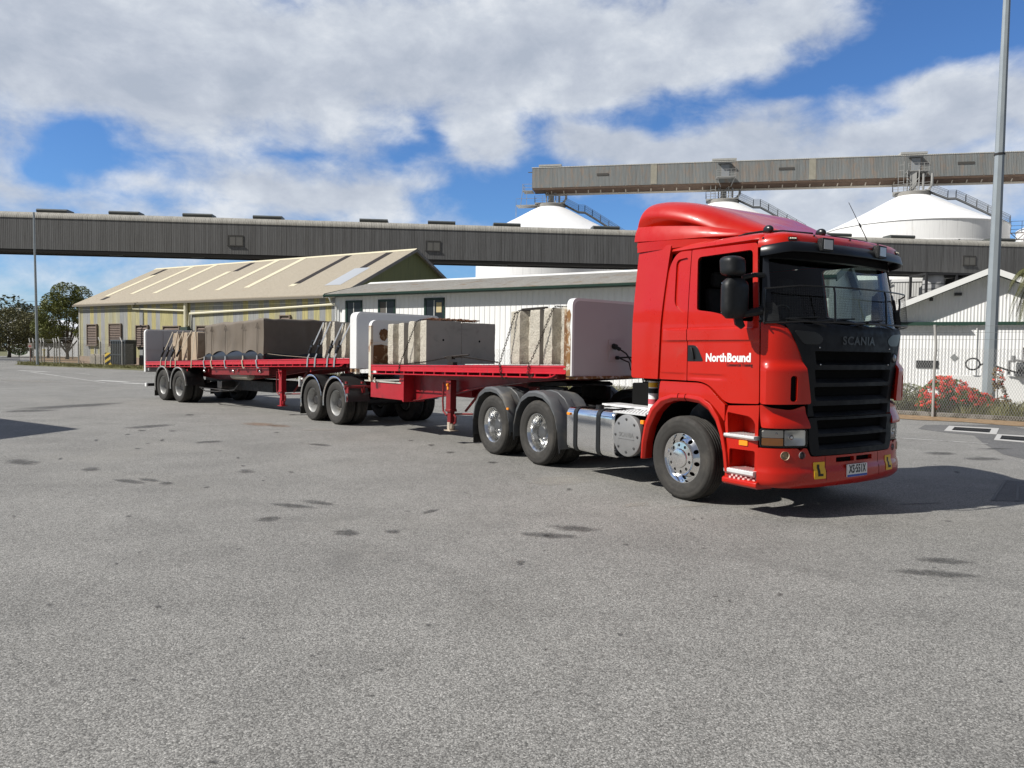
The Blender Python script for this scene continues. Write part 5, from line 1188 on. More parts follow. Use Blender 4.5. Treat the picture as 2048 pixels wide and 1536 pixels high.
# ---- cladding
def clad(name, cols, pitch, axis=0, streak=0., rust=None, bump=.8, rough=.6, sheetw=None, var=.25, rustcut=(.6, .8), metal=0., rib=0.):
    m, t, b = pbsdf(name); tc = t.new('ShaderNodeTexCoord').outputs['Object']; sp = t.new('ShaderNodeSeparateXYZ'); t.put(sp.inputs[0], tc); ax = sp.outputs[axis]
    sv = (6, 6, .35) if axis == 0 else (6, 6, .35)
    if sheetw:
        fl = t.m('FLOOR', t.m('DIVIDE', ax, sheetw)); wn = t.new('ShaderNodeTexWhiteNoise', noise_dimensions='1D'); t.put(wn.inputs['W'], fl); f = wn.outputs['Value']
        c = t.ramp(f, cols, 'CONSTANT')
    else:
        c = t.mix(t.noise(t.scale(tc, sv), .6, 6, .65), *cols)
    n = t.noise(t.scale(tc, sv), 1.6, 6, .7); c = t.mix(t.m('MULTIPLY', t.mapr(n, .35, .7), var), c, (.08, .075, .07))
    if streak:
        n2 = t.noise(t.scale(tc, (3, 3, .08)), 2.2, 4, .7); c = t.mix(t.m('MULTIPLY', t.mapr(n2, .5, .75), streak), c, (.05, .045, .04))
    if rust:
        n3 = t.noise(t.scale(tc, (1.2, 1.2, .4)), .9, 7, .7, .5); c = t.mix(t.mapr(n3, *rustcut), c, rust)
    if rib:
        w1 = t.new('ShaderNodeTexWhiteNoise', noise_dimensions='1D'); t.put(w1.inputs['W'], t.m('FLOOR', t.m('DIVIDE', ax, pitch))); w2 = t.noise(t.scale(tc, (9, 9, .25)), 1.0, 5, .7)
        c = t.mix(t.m('MULTIPLY', t.m('MULTIPLY', w1.outputs['Value'], t.mapr(w2, .3, .65)), rib), c, (.045, .042, .038))
    t.put(b.inputs['Base Color'], c); b.inputs['Roughness'].default_value = rough; b.inputs['Metallic'].default_value = metal
    bn = t.new('ShaderNodeBump'); bn.inputs['Strength'].default_value = bump; bn.inputs['Distance'].default_value = pitch * .28
    sn = t.m('SINE', t.m('MULTIPLY', ax, 2 * PI / pitch)); t.put(bn.inputs['Height'], t.mapr(sn, -1., -.3) if pitch > .15 else sn); t.put(b.inputs['Normal'], bn.outputs[0]); return m
EB = Vector((.8538, -.5205, 0)); NB = Vector((.5205, .8538, 0)); EBR = math.atan2(EB.y, EB.x)
# ---- old shed (local X along the wall, Y away from the yard)
shed = thing('corrugated_shed', 'long old shed with yellow and grey corrugated walls and a tan roof', 'shed', (-42.7, 74, 0), EBR)
SW = clad('shed_wall_sheets', [(0, (.38, .385, .37)), (.20, (.52, .47, .22)), (.36, (.34, .35, .355)), (.46, (.47, .44, .27)), (.60, (.44, .43, .32)), (.70, (.55, .48, .21)), (.84, (.37, .375, .38)), (.93, (.50, .46, .25))], .076, 0, .30, (.27, .22, .17), .5, .7, .62, .45, (.60, .85))
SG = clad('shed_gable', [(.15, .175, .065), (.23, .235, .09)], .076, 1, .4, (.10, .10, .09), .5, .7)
SR = clad('shed_roof', [(.355, .305, .225), (.44, .385, .295)], .12, 0, .12, (.34, .25, .17), .35, .7, None, .25, (.56, .85))
LS, HS, ES, RS = 35., 8.5, 5.9, 10.1
obj('shed_wall', MB().box(0, LS, 0, .08, .75, ES), SW, shed)
obj('shed_wall', MB().box(0, LS, 2 * HS - .08, 2 * HS, .75, ES), SW, shed)
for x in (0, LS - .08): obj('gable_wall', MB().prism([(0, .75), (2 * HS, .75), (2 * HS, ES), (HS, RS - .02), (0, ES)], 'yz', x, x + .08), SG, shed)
obj('shed_plinth', MB().box(-.03, LS + .03, -.04, 2 * HS + .04, 0, .75), mat('plinth_pink', (.36, .27, .21), .85, var=.2, vscale=2, dirt=(.33, .31, .27), dscale=.8), shed)
def roof_pt(a, f, up=0., side=1): y = -.35 + (HS + .35) * f; z = ES - .17 + (RS - ES + .17) * f; return (a, y if side > 0 else 2 * HS - y, z + up)
for sd in (1, -1):
    r = MB().loft([[roof_pt(-.4, 0, 0, sd), roof_pt(LS + .35, 0, 0, sd), roof_pt(LS + .35, 0, .09, sd), roof_pt(-.4, 0, .09, sd)], [roof_pt(-.4, 1, 0, sd), roof_pt(LS + .35, 1, 0, sd), roof_pt(LS + .35, 1, .09, sd), roof_pt(-.4, 1, .09, sd)]])
    ro = obj('shed_roof', r, SR, shed)
    if sd < 0: continue
    for a, f0, f1 in ((2.4, .19, .77), (6.2, .22, .99), (9.9, .21, .99), (14.75, .25, .72), (18.9, .21, .99), (22.4, .24, .99), (28.0, .22, .27)):
        obj('translucent_strip', MB().loft([[roof_pt(a - .34, f, .10), roof_pt(a + .34, f, .10), roof_pt(a + .34, f, .115), roof_pt(a - .34, f, .115)] for f in (f0, f1)]), mat('cream_sheet', (.66, .60, .43), .6, var=.08, vscale=1), ro)
    for a, f0, f1 in ((1.9, .77, .95), (15.6, .72, .95), (28.1, .28, .955), (32.75, .58, .955), (3.1, .09, .17)):
        obj('missing_sheet', MB().loft([[roof_pt(a - .36, f, .093), roof_pt(a + .36, f, .093), roof_pt(a + .36, f, .105), roof_pt(a - .36, f, .105)] for f in (f0, f1)]), mat('gap_dark', (.018, .013, .012), .9), ro)
    obj('replacement_sheet', MB().loft([[roof_pt(32.75 - .85, f, .10), roof_pt(32.75 + .85, f, .10), roof_pt(32.75 + .55, f, .115), roof_pt(32.75 - .55, f, .115)] for f in (.20, .58)]), mat('zinc_new', (.46, .48, .50), .45, metal=.2), ro)
obj('ridge_cap', MB().prism([(HS - .3, RS - .04), (HS, RS + .14), (HS + .3, RS - .04)], 'yz', -.45, LS + .4), mat('cream_sheet'), shed)
obj('barge_board', MB().prism([(-.38, ES - .32), (HS, RS - .14), (HS, RS + .12), (-.38, ES - .06)], 'yz', LS + .355, LS + .40).prism([(2 * HS + .38, ES - .32), (HS, RS - .14), (HS, RS + .12), (2 * HS + .38, ES - .06)], 'yz', LS + .355, LS + .40), mat('barge_old', (.20, .19, .18), .8, var=.4, vscale=1.5), shed)
obj('gutter', MB().box(-.4, LS + .35, -.50, -.36, ES - .34, ES - .17), mat('gutter_old', (.17, .15, .12), .7), shed)
PIPE = mat('pipe_cream', (.70, .66, .50), .5)
dp = MB().tube([(9.1, -.15, ES - .3), (9.2, -.15, 5.22), (16.75, -.15, 4.92)], .09, 6).tube([(16.95, -.18, ES - .3), (16.95, -.18, 4.9), (16.95, -.18, 3.3)], .17, 8).tube([(17.4, -.15, 3.6), (17.45, -.15, 4.65), (28.8, -.15, 4.92), (35, -.15, 5.1)], .09, 6)
obj('downpipe', dp, PIPE, shed); obj('rain_head', MB().box(16.5, 17.5, -.45, -.1, 2.95, 3.5), mat('box_green', (.03, .05, .04), .6), shed)
LOUV = mat('louvre_brown', (.15, .11, .09), .8, var=.4, vscale=3)
for x0, x1, z0, z1 in ((1.55, 3.1, 1.9, 3.74), (5.3, 7.1, 1.85, 3.77), (9.6, 11.3, 1.9, 3.6), (13.7, 15.9, 2.0, 3.5), (18.4, 20.2, 2.0, 3.5), (28.7, 29.7, 3.4, 4.25)):
    lv = MB().box(x0, x1, -.05, .0, z0, z1)
    k = 0
    while z0 + k * .16 < z1 - .1: lv.prism([(-.14, z0 + k * .16), (-.05, z0 + k * .16 + .13), (-.05, z0 + k * .16)], 'yz', x0 + .05, x1 - .05); k += 1
    lo = obj('louvre', lv, LOUV, shed); obj('louvre_frame', MB().box(x0 - .09, x0, -.17, 0, z0 - .1, z1 + .05).box(x1, x1 + .09, -.17, 0, z0 - .1, z1 + .05).box(x0 - .12, x1 + .12, -.22, 0, z0 - .16, z0 - .06).box(x0 - .09, x1 + .09, -.17, 0, z1 + .05, z1 + .13), mat('frame_brown', (.20, .155, .125), .8, var=.3), lo)
obj('corner_trim', MB().box(-.05, .10, -.05, .10, .75, ES - .2).box(1.75 + .9, 1.75 + 1.0, -.06, .0, .2, 1.9), mat('trim_pale', (.5, .48, .42), .7), shed)
def loc(o, x, y, z=0): return o.matrix_basis @ Vector((x, y, z)) if False else Vector(o.location) + Vector((math.cos(o.rotation_euler.z) * x - math.sin(o.rotation_euler.z) * y, math.sin(o.rotation_euler.z) * x + math.cos(o.rotation_euler.z) * y, z))
# things against the shed
p = loc(shed, 5.6, -.9); e_ = obj('concrete_barrier', MB().box(-1.6, .9, -.3, .3, 0, 1.0).box(-.05, .55, -.35, -.29, .0, 1.0), mat('barrier_grey', (.33, .30, .26), .85, var=.2, vscale=2), None, .03, loc=p, rot=EBR); tag(e_, 'low concrete barrier standing against the yellow and grey shed', 'barrier')
p = loc(shed, 7.2, -1.2); hb_ = obj('hazard_board', MB().box(-.75, .75, -.05, .05, .0, 1.15), mat('hazard_yellow', (.62, .44, .06), .6, var=.2, vscale=3), None, .0, loc=p, rot=EBR); tag(hb_, 'yellow and black striped hazard board at the foot of the shed', 'hazard board')
hz = MB()
for k in range(-1, 3): hz.prism([q for q in clip_half(clip_half([(-.75, -.1 + k * .55), (.75, .5 + k * .55), (.75, .78 + k * .55), (-.75, .18 + k * .55)], 1, .0, False), 1, 1.15, True)], 'xz', -.056, -.05) if len(clip_half(clip_half([(-.75, -.1 + k * .55), (.75, .5 + k * .55), (.75, .78 + k * .55), (-.75, .18 + k * .55)], 1, .0, False), 1, 1.15, True)) > 2 else None
obj('hazard_stripe', hz, INK, hb_)
p = loc(shed, 9.8, -1.6); gt = obj('steel_bin', MB().box(-.9, 1.4, -.5, .5, .15, 2.25), mat('bin_dark', (.028, .034, .04), .5, var=.3), None, .03, loc=p, rot=EBR); tag(gt, 'dark ribbed steel bin against the shed behind the tailboard', 'bin')
gr_ = MB()
for k in range(9): gr_.box(-.88 + k * .27, -.80 + k * .27, -.55, -.5, .2, 2.2)
gr_.box(-.95, 1.45, -.56, .5, 2.2, 2.34).box(-.95, 1.45, -.57, -.49, .95, 1.05)
obj('bin_rib', gr_, mat('bin_rib', (.07, .08, .09), .5), gt)

# ---- long white building with green trim
mid = thing('white_building', 'long low white corrugated building with green gutter behind the trailers', 'building', (-12.0, 50.6, 0), EBR)
WW = clad('white_wall', [(.86, .86, .85), (.90, .90, .89)], .36, 0, .04, None, .45, .5, None, .05)
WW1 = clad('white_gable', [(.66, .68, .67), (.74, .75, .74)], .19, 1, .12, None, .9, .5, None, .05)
MR = clad('grey_roof', [(.30, .285, .25), (.42, .395, .345)], .14, 0, 0, (.24, .17, .10), .7, .75, None, .4, (.50, .72), rib=.3)
GRN = mat('trim_green', (.006, .030, .019), .4)
LM, HM, EM, RM = 31.0, 3.9, 5.40, 6.42
mw = MB().box(0, LM, 0, .1, 0, EM - .1).box(0, LM, 2 * HM - .1, 2 * HM, 0, EM - .1)
obj('wall', mw, WW, mid)
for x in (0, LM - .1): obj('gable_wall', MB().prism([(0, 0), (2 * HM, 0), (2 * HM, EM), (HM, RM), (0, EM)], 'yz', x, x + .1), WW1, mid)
rr_ = MB().prism([(-.55, EM - .05), (HM, RM + .03), (2 * HM + .5, EM - .05), (2 * HM + .5, EM + .03), (HM, RM + .11), (-.55, EM + .03)], 'yz', -.35, LM + .35); obj('roof', rr_, MR, mid)
obj('ridge_cap', MB().prism([(HM - .35, RM + .02), (HM, RM + .17), (HM + .35, RM + .02)], 'yz', -.36, LM + .36), mat('cap_white', (.74, .74, .70), .5), mid)
obj('gutter', MB().box(-.4, LM + .4, -.70, -.55, EM - .13, EM - .01), GRN, mid)
obj('fascia', MB().prism([(-.60, EM - .30), (-.60, EM + .0), (HM, RM + .05), (HM, RM - .25)], 'yz', LM + .355, LM + .40).prism([(2 * HM + .55, EM - .30), (2 * HM + .55, EM + .0), (HM, RM + .05), (HM, RM - .25)], 'yz', LM + .355, LM + .40).box(LM + .02, LM + .06, 0, 2 * HM, 2.6, 2.85), GRN, mid)
obj('fascia', MB().prism([(-.72, EM - .22), (-.60, EM + .06), (HM, RM + .10), (HM, RM - .1)], 'yz', -.42, -.37), GRN, mid)
obj('soffit', MB().box(-.3, LM + .3, -.56, -.02, EM - .16, EM - .10), GRN, mid)
obj('downpipe', MB().tube([(.1, -.6, EM - .2), (.12, -.5, EM - .5), (.3, -.12, EM - .8), (.3, -.12, 0)], .06, 6), mat('pipe_white', (.75, .75, .72), .5), mid)
WIN = mat('pane_dark', (.018, .022, .026), .08, coat=.6)
for x0, x1, blind in ((1.02, 2.48, 0), (3.87, 5.28, 1), (7.62, 9.18, 2)):
    z0, z1 = 3.35, 4.95
    wf = MB().box(x0, x1, -.06, .0, z1 - .10, z1 + .04).box(x0, x1, -.06, 0, z0 - .06, z0 + .05).box(x0, x0 + .16, -.06, 0, z0, z1).box(x1 - .10, x1, -.06, 0, z0, z1)
    wi = obj('window', wf, GRN, mid)
    obj('mullion', MB().box((x0 + x1) / 2 - .03, (x0 + x1) / 2 + .03, -.05, 0, z0 + .05, z1 - .10), mat('mullion_alu', (.6, .6, .58), .4), wi)
    obj('pane', MB().box(x0 + .16, x1 - .10, -.03, -.012, z0 + .05, z1 - .10), WIN, wi)
    if blind == 2: obj('paper_sheet', MB().box(x1 - .62, x1 - .22, -.036, -.030, z0 + .75, z1 - .25), mat('paper_tan', (.55, .45, .25), .7), wi)
    if blind == 1: obj('blind', MB().box(x0 + .17, (x0 + x1) / 2 - .04, -.036, -.030, z0 + .05, z1 - .12), mat('blind_grey', (.10, .09, .08), .7), wi)
    obj('window_sill', MB().box(x0 - .1, x1 + .1, -.14, 0, z0 - .10, z0 - .06), mat('cap_white'), wi)
# ---- gabled white building on the right
RBO, RBX = Vector((15.8, 30.0, 0)), Vector((3.5, -1.6, 0)); RBX.normalize(); RBA = math.atan2(RBX.y, RBX.x)
rb = thing('gabled_building', 'white corrugated building with a gable end and a green band on the right', 'building', tuple(RBO), RBA)
RW = clad('white_sheet', [(.84, .84, .83), (.89, .89, .88)], .115, 0, .04, None, .38, .5, None, .04)
xa, apx, za, ze = -1.05, 2.71, 5.02, 3.40
xb = 2 * apx - xa
obj('wall', MB().prism([(xa, 0), (xb, 0), (xb, ze + .0), (apx, za - .02), (xa, ze)], 'xz', 0, .1).box(xa, xa + .1, .1, 4.8, 0, ze - .02).box(xb - .1, xb, .1, 4.8, 0, ze - .02).prism([(xa, 0), (xb, 0), (xb, ze), (apx, za - .02), (xa, ze)], 'xz', 4.8, 4.9), RW, rb)
sl_ = (za - ze) / (apx - xa); xe = xa - .5; zE = ze - .5 * sl_
rf_ = MB().prism([(xe, zE + .04), (apx, za + .04), (2 * apx - xe, zE + .04), (2 * apx - xe, zE + .16), (apx, za + .16), (xe, zE + .16)], 'xz', -.48, 5.2); obj('roof', rf_, mat('roof_white', (.70, .70, .68), .5, var=.05), rb)
obj('barge_board', MB().prism([(xe, zE - .06), (apx, za - .06), (2 * apx - xe, zE - .06), (2 * apx - xe, zE + .17), (apx, za + .17), (xe, zE + .17)], 'xz', -.53, -.482), mat('barge_white', (.80, .80, .78), .45), rb)
obj('barge_trim', MB().prism([(xe + .1, zE - .03), (apx, za - .10), (2 * apx - xe - .1, zE - .03), (2 * apx - xe - .1, zE + .03), (apx, za - .03), (xe + .1, zE + .03)], 'xz', -.476, -.42), GRN, rb)
obj('green_band', MB().box(xa - .6, xb + .6, -.14, -.003, 3.02, 3.14).box(xa - .6, 2.0, -.28, -.145, 3.0, 3.03), mat('band_green', (.022, .058, .042), .5), rb)
wl_ = MB().box(1.55, 1.79, -.14, 0, 4.16, 4.27); obj('wall_lamp', wl_, mat('lamp_body', (.05, .05, .05), .5), rb); obj('wall_lamp', MB().box(.70, .82, -.13, 0, 3.97, 4.10), mat('lamp_body'), rb)
obj('wall_vent', MB().box(.32, 1.10, -.03, -.002, 1.32, 1.62), mat('vent_dark', (.02, .022, .024), .6), rb)
obj('warning_sign', MB().prism([(1.62, 1.62), (1.76, 1.76), (1.62, 1.90), (1.48, 1.76)], 'xz', -.03, -.002), mat('sign_grey', (.22, .23, .23), .5), rb)
obj('wall_pipe', MB().cyl((2.55, -.06, 4.45), (2.60, -.06, 4.72), .025, n=8).tube([(2.35, -.04, .2), (2.35, -.04, 3.0)], .02, 6), mat('pipe_white'), rb)
# white plinth wall with hose in front of it
pw_ = at(1890, 740, 28.2); lw = thing('low_wall', 'low white rendered wall in front of the gabled building', 'wall', (pw_.x, pw_.y, 0), RBA)
obj('wall_face', MB().box(-.25, 6.5, 0, .2, 0, 1.10), mat('render_white', (.78, .78, .76), .6, var=.04, vscale=2), lw, .01)
hp_ = at(1955, 728, 27.6)
hs2 = MB(); pts = []
for i in range(29): a = -.7 + 2 * PI * i / 26; pts.append((.22 * math.cos(a) - .15, -.05 + .004 * i, 1.52 + .21 * math.sin(a)))
hs2.tube(pts + [(.35, 0, 1.62), (.6, .05, 1.45), (.95, 0, 1.32), (1.4, 0, 1.20), (1.9, .0, 1.18), (2.3, 0, 1.28)], .032, 7)
tag(obj('hose', hs2, BLKS, None, loc=(hp_.x, hp_.y, 0), rot=RBA), 'coiled black hose hanging above the low white wall', 'hose')
pm = at(2040, 735, 27.2); pu = thing('pump', 'small grey pump unit with a pole on the low white wall at the right edge', 'pump', (pm.x, pm.y, 0), RBA)
obj('pump_body', MB().cyl((-.1, 0, 1.42), (.5, 0, 1.42), .19, n=16).box(-.15, .6, -.2, .2, 1.10, 1.24), mat('pump_dark', (.05, .055, .06), .5), pu, .01); obj('pump_pipe', MB().tube([(-.35, -.05, 1.15), (-.35, -.05, 1.65), (-.1, -.05, 1.68), (.4, -.05, 1.60)], .045, 8).cyl((-.22, -.05, 1.6), (-.22, -.05, 1.85), .07, n=12), GALV, pu); obj('pole', MB().cyl((.1, .1, 1.1), (.1, .1, 2.15), .018, n=8), CHASS, pu)

# ---- galleries
def gallery(name, label, P0, P1, zb, zt, wid, skin, skin_roof, shoulder, under):
    d = Vector((P1[0] - P0[0], P1[1] - P0[1], 0)); L = d.length; r = thing(name, label, 'conveyor gallery', (P0[0], P0[1], 0), math.atan2(d.y, d.x))
    sh = shoulder; sec = [(0, zb + .3), (0, zt - sh)]
    obj('cladding', MB().box(0, L, 0, .06, zb + .32, zt - sh).box(0, L, wid - .06, wid, zb + .32, zt - sh).box(0, .06, .06, wid - .06, zb + .32, zt - sh * .3).box(L - .06, L, .06, wid - .06, zb + .32, zt - sh * .3), skin, r)
    pr = []
    for k in range(7): a = R(180 - 15 * k); pr.append((-.04 + sh * 1.3 + sh * 1.3 * math.cos(a), zt - sh + sh * math.sin(a)))
    pr = pr + [(wid - y, z) for y, z in pr[::-1]]
    obj('roof', MB().loft([[(x, y, z) for y, z in pr] + [(x, y, z - .05) for y, z in pr[::-1]] for x in (-.1, L + .1)]), skin_roof, r, smooth=50)
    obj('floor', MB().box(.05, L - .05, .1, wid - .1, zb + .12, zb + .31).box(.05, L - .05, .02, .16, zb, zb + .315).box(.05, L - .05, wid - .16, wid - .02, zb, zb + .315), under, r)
    return r, L
GW = clad('gallery_sheets', [(.138, .139, .139), (.208, .208, .206)], .19, 0, .6, (.10, .092, .084), .5, .7, None, .35, (.62, .8), rib=.6)
GRF = clad('gallery_roof', [(.36, .35, .31), (.47, .45, .40)], .19, 0, .3, (.20, .16, .11), .5, .75, None, .3, (.56, .78), rib=.4)
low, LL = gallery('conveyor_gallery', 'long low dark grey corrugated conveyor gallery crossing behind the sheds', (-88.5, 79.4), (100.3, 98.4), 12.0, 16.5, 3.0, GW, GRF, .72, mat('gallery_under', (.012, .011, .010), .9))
def along(u, Y0=None):                    # distance along the low gallery whose front lies on that picture column
    d = ray(u, 480); P = Vector((-88.5, 79.4)); e = Vector((188.8, 19.0)).normalized(); k = d.x / d.y
    return (k * P.y - P.x) / (e.x - k * e.y)
VENT = mat('vent_steel', (.075, .082, .078), .55, var=.2, vscale=2)
for u in (98, 243, 391, 532, 746, 883, 1015, 1215, 1400, 1560, 1684, 1812, 2015, -60):
    a = along(u); vv = MB().prism([(.62, 16.5), (2.4, 16.5), (2.45, 16.72), (2.3, 16.88), (.7, 16.88), (.55, 16.72)], 'yz', a - 1.6, a + 1.6).box(a - 1.4, a - 1.3, .9, 2.1, 16.2, 16.6).box(a + 1.3, a + 1.4, .9, 2.1, 16.2, 16.6)
    obj('ridge_vent', vv, VENT, low)
for u in (471, 866, 1382, 1940, -40):
    a = along(u); wz = 13.9
    f = obj('gallery_window', MB().box(a - .85, a + .85, -.05, -.002, wz + .48, wz + .56).box(a - .9, a + .9, -.10, -.002, wz - .66, wz - .58).box(a - .85, a - .77, -.05, -.002, wz - .58, wz + .48).box(a + .77, a + .85, -.05, -.002, wz - .58, wz + .48), mat('win_frame', (.07, .066, .06), .7), low)
    obj('pane', MB().box(a - .77, a + .77, -.02, -.003, wz - .58, wz + .48), mat('win_board', (.17, .165, .15), .5), f); obj('mullion', MB().box(a - .025, a + .025, -.03, -.021, wz - .58, wz + .48), mat('win_frame'), f)
for u in (225, 390, 1000):
    a = along(u); obj('hatch', MB().box(a - .5, a + .9, .2, .5, 11.9, 12.01), VENT, low)
STEEL = mat('steel_grey', (.12, .125, .13), .6, var=.2, vscale=2)
for u in (640, 1330, 1620):
    a = along(u); ls_ = MB()
    for y in (.4, 2.6):
        for s in (-1, 1): ls_.tube([(a + s * 1.2, y, 0), (a + s * .5, y, 12.05)], .14, 6)
    for z in (2.5, 5, 7.5): ls_.tube([(a - 1, .4, z), (a + 1, .4, z + 2)], .06, 5).tube([(a + 1, .4, z), (a - 1, .4, z + 2)], .06, 5)
    obj('trestle', ls_, STEEL, low)
# ---- silos and the high gallery
SIL = clad('silo_white', [(.84, .84, .83), (.88, .88, .87)], 40., 0, .22, (.58, .53, .38), 0, .5, None, .05, (.62, .85))
SILO = mat('silo_roof', (.88, .88, .88), .45, var=.03, vscale=.4)
RAILM = mat('rail_steel', (.10, .105, .11), .6); RAIL2 = mat('rail_galv', (.30, .30, .29), .6)
silos = [(5.9, 121.7, 'leftmost'), (32.2, 116.6, 'middle'), (57.6, 109.5, 'right')]
def silo(x, y, lab, seen=True):
    s = thing('grain_silo', lab, 'silo', (x, y, 0), 0, 'white grain silos')
    Rr, hb_, hr = 12., 19.75, 25.5
    obj('silo_wall', MB().lathe([(Rr, 0), (Rr, 16.9), (Rr + .05, 16.95), (Rr + .05, 17.1), (Rr, 17.15), (Rr, hb_ - .1), (Rr + .06, hb_ - .05), (Rr + .06, hb_ + .05)], n=72), SIL, s)
    obj('silo_roof', MB().lathe([(Rr + .12, hb_ - .02), (Rr + .1, hb_ + .06), (9, hb_ + (hr - hb_) * .265), (6, hb_ + (hr - hb_) * .535), (3.4, hb_ + (hr - hb_) * .79), (1.7, hr - .35), (1.5, hr - .2)], n=72), SILO, s)
    obj('top_ring', MB().lathe([(2.3, hr - .75), (2.35, hr - .2), (2.2, hr - .1), (1.2, hr - .05), (.01, hr)], n=32), mat('ring_grey', (.26, .25, .23), .7, var=.3, vscale=1), s)
    w = Vector((x, y, 0)).normalized(); rt = Vector((w.y, -w.x, 0))           # to the right as seen from the yard
    def q(a, b, z): v = rt * a + w * b; return (v.x, v.y, z)
    pl = MB()
    for p0, p1 in (((-2.6, -1.6), (2.2, 1.6)),): pl.loft([[q(p0[0], p0[1], z), q(p1[0], p0[1], z), q(p1[0], p1[1], z), q(p0[0], p1[1], z)] for z in (hr - .1, hr)])
    po = obj('platform', pl, RAIL2, s)
    hrl = MB()
    def rail(P, n=2, h=1.05, post=1.2):
        P = [Vector(p) for p in P]
        for k in range(n + 1): hrl.tube([p + Vector((0, 0, h * (k + 1) / (n + 1))) for p in P], .035, 4)
        for a, b in zip(P, P[1:]):
            m = max(1, int((b - a).length / post))
            for i in range(m + 1): c = a + (b - a) * i / m; hrl.tube([c, c + Vector((0, 0, h))], .04, 4)
    rail([q(-2.6, 1.6, hr), q(-2.6, -1.6, hr), q(2.2, -1.6, hr)]); 
    obj('handrail', hrl, RAIL2, po)
    hrl = MB()
    st = [q(2.2, -.6, hr - .1), q(4.4, -.7, hr - 1.25), q(5.4, -.7, hr - 1.3), q(6.6, -.7, hr - 2.0), q(11.9, -.7, hr - 5.3)]
    for dy in (-.45, .45):
        off = w * dy; rail([Vector(p) + off for p in st], 2, 1.0, 1.5)
    sp = obj('stair_rail', hrl, RAILM, s)
    obj('stair', MB().loft([[Vector(p) + w * -.45, Vector(p) + w * .45, Vector(p) + w * .45 - Vector((0, 0, .22)), Vector(p) + w * -.45 - Vector((0, 0, .22))] for p in st]), RAILM, s)
    tw = MB()
    for a in (-.75, .75):
        for b in (-.75, .75): tw.tube([q(a, b, hr), q(a, b, 28.6)], .09, 5)
    tw.tube([q(-.75, -.75, hr), q(.75, -.75, 27.5)], .05, 5).tube([q(.75, -.75, hr), q(-.75, -.75, 27.5)], .05, 5).loft([[q(-.45, -.5, z), q(.45, -.5, z), q(.45, .5, z), q(-.45, .5, z)] for z in (hr, 28.5)])
    tw.tube([q(1.3, -.5, hr), q(1.3, -.5, 28.0)], .16, 8).tube([q(2.4, -.2, 28.0), q(2.4, -.2, hr + .9), q(2.0, -.2, hr + .3), q(1.2, 0, hr)], .18, 8)
    obj('support_tower', tw, RAIL2, s)
    cg = MB()
    for a in (-1.9, -1.2):
        for b in (-1.5, -.9): cg.tube([q(a, b, hr), q(a, b, 29.8)], .04, 4)
    for z in (hr + .8, 26.9, 27.7, 28.5, 29.3): cg.tube([q(-1.9, -1.5, z), q(-1.2, -1.5, z), q(-1.2, -.9, z)], .035, 4)
    if lab.startswith('mid') or lab.startswith('right'): obj('ladder_cage', cg, RAIL2, s)
    tk_ = MB().cyl(q(5.5, -11, 15.7), q(5.5, -11, 17.0), .12, n=6)
    obj('wall_post', tk_, RAILM, s)
    return s
silo(*silos[0][:2], 'leftmost white silo, rising left of the red truck cab')
silo(*silos[1][:2], 'middle white silo, only its tip above the truck roof deflector')
silo(*silos[2][:2], 'right white silo with a rust streaked wall beside the tall light pole')
silo(82.5, 102.5, 'white silo cut by the right edge of the photo, only a sliver of its shoulder')
UG = clad('upper_sheets', [(.195, .220, .225), (.275, .280, .27)], .21, 0, .25, (.30, .235, .185), .7, .7, None, .2, (.46, .70), rib=.35)
UGR = clad('upper_roof', [(.40, .40, .37), (.48, .47, .43)], .25, 0, .1, (.3, .24, .18), 1.0, .7)
e_ = Vector((26.3, -5.1)).normalized(); P0 = Vector((5.9, 121.7)) - e_ * 2.9 + Vector((e_.y, -e_.x)) * 1.5; P1 = P0 + e_ * 105
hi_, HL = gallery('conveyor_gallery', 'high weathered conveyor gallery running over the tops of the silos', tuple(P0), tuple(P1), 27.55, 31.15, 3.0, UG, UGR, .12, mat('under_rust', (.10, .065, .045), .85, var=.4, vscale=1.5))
tr_ = MB(); k = 0
while 3 + k * 1.95 < 100:
    x = 3 + k * 1.95; tr_.prism([(.0, 27.05), (.0, 26.9), (.9, 26.1), (1.0, 26.1), (.15, 27.05)], 'yz', x, x + .16); k += 1
tr_.box(2, 103, .9, 2.1, 26.02, 26.12)
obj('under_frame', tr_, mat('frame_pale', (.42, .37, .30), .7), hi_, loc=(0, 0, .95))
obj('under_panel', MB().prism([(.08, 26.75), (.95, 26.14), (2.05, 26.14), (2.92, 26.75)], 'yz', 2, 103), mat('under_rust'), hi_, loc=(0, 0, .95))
for dist in (2.9, 29.7, 56.4):
    vv = MB().box(dist - 1.9, dist + 1.7, .3, 2.7, 30.75, 31.05).box(dist - 1.7, dist - 1.6, .4, 2.6, 30.4, 30.8).box(dist + 1.4, dist + 1.5, .4, 2.6, 30.4, 30.8); obj('ridge_vent', vv, mat('vent_galv', (.42, .42, .40), .6, var=.2), hi_, loc=(0, 0, .55))
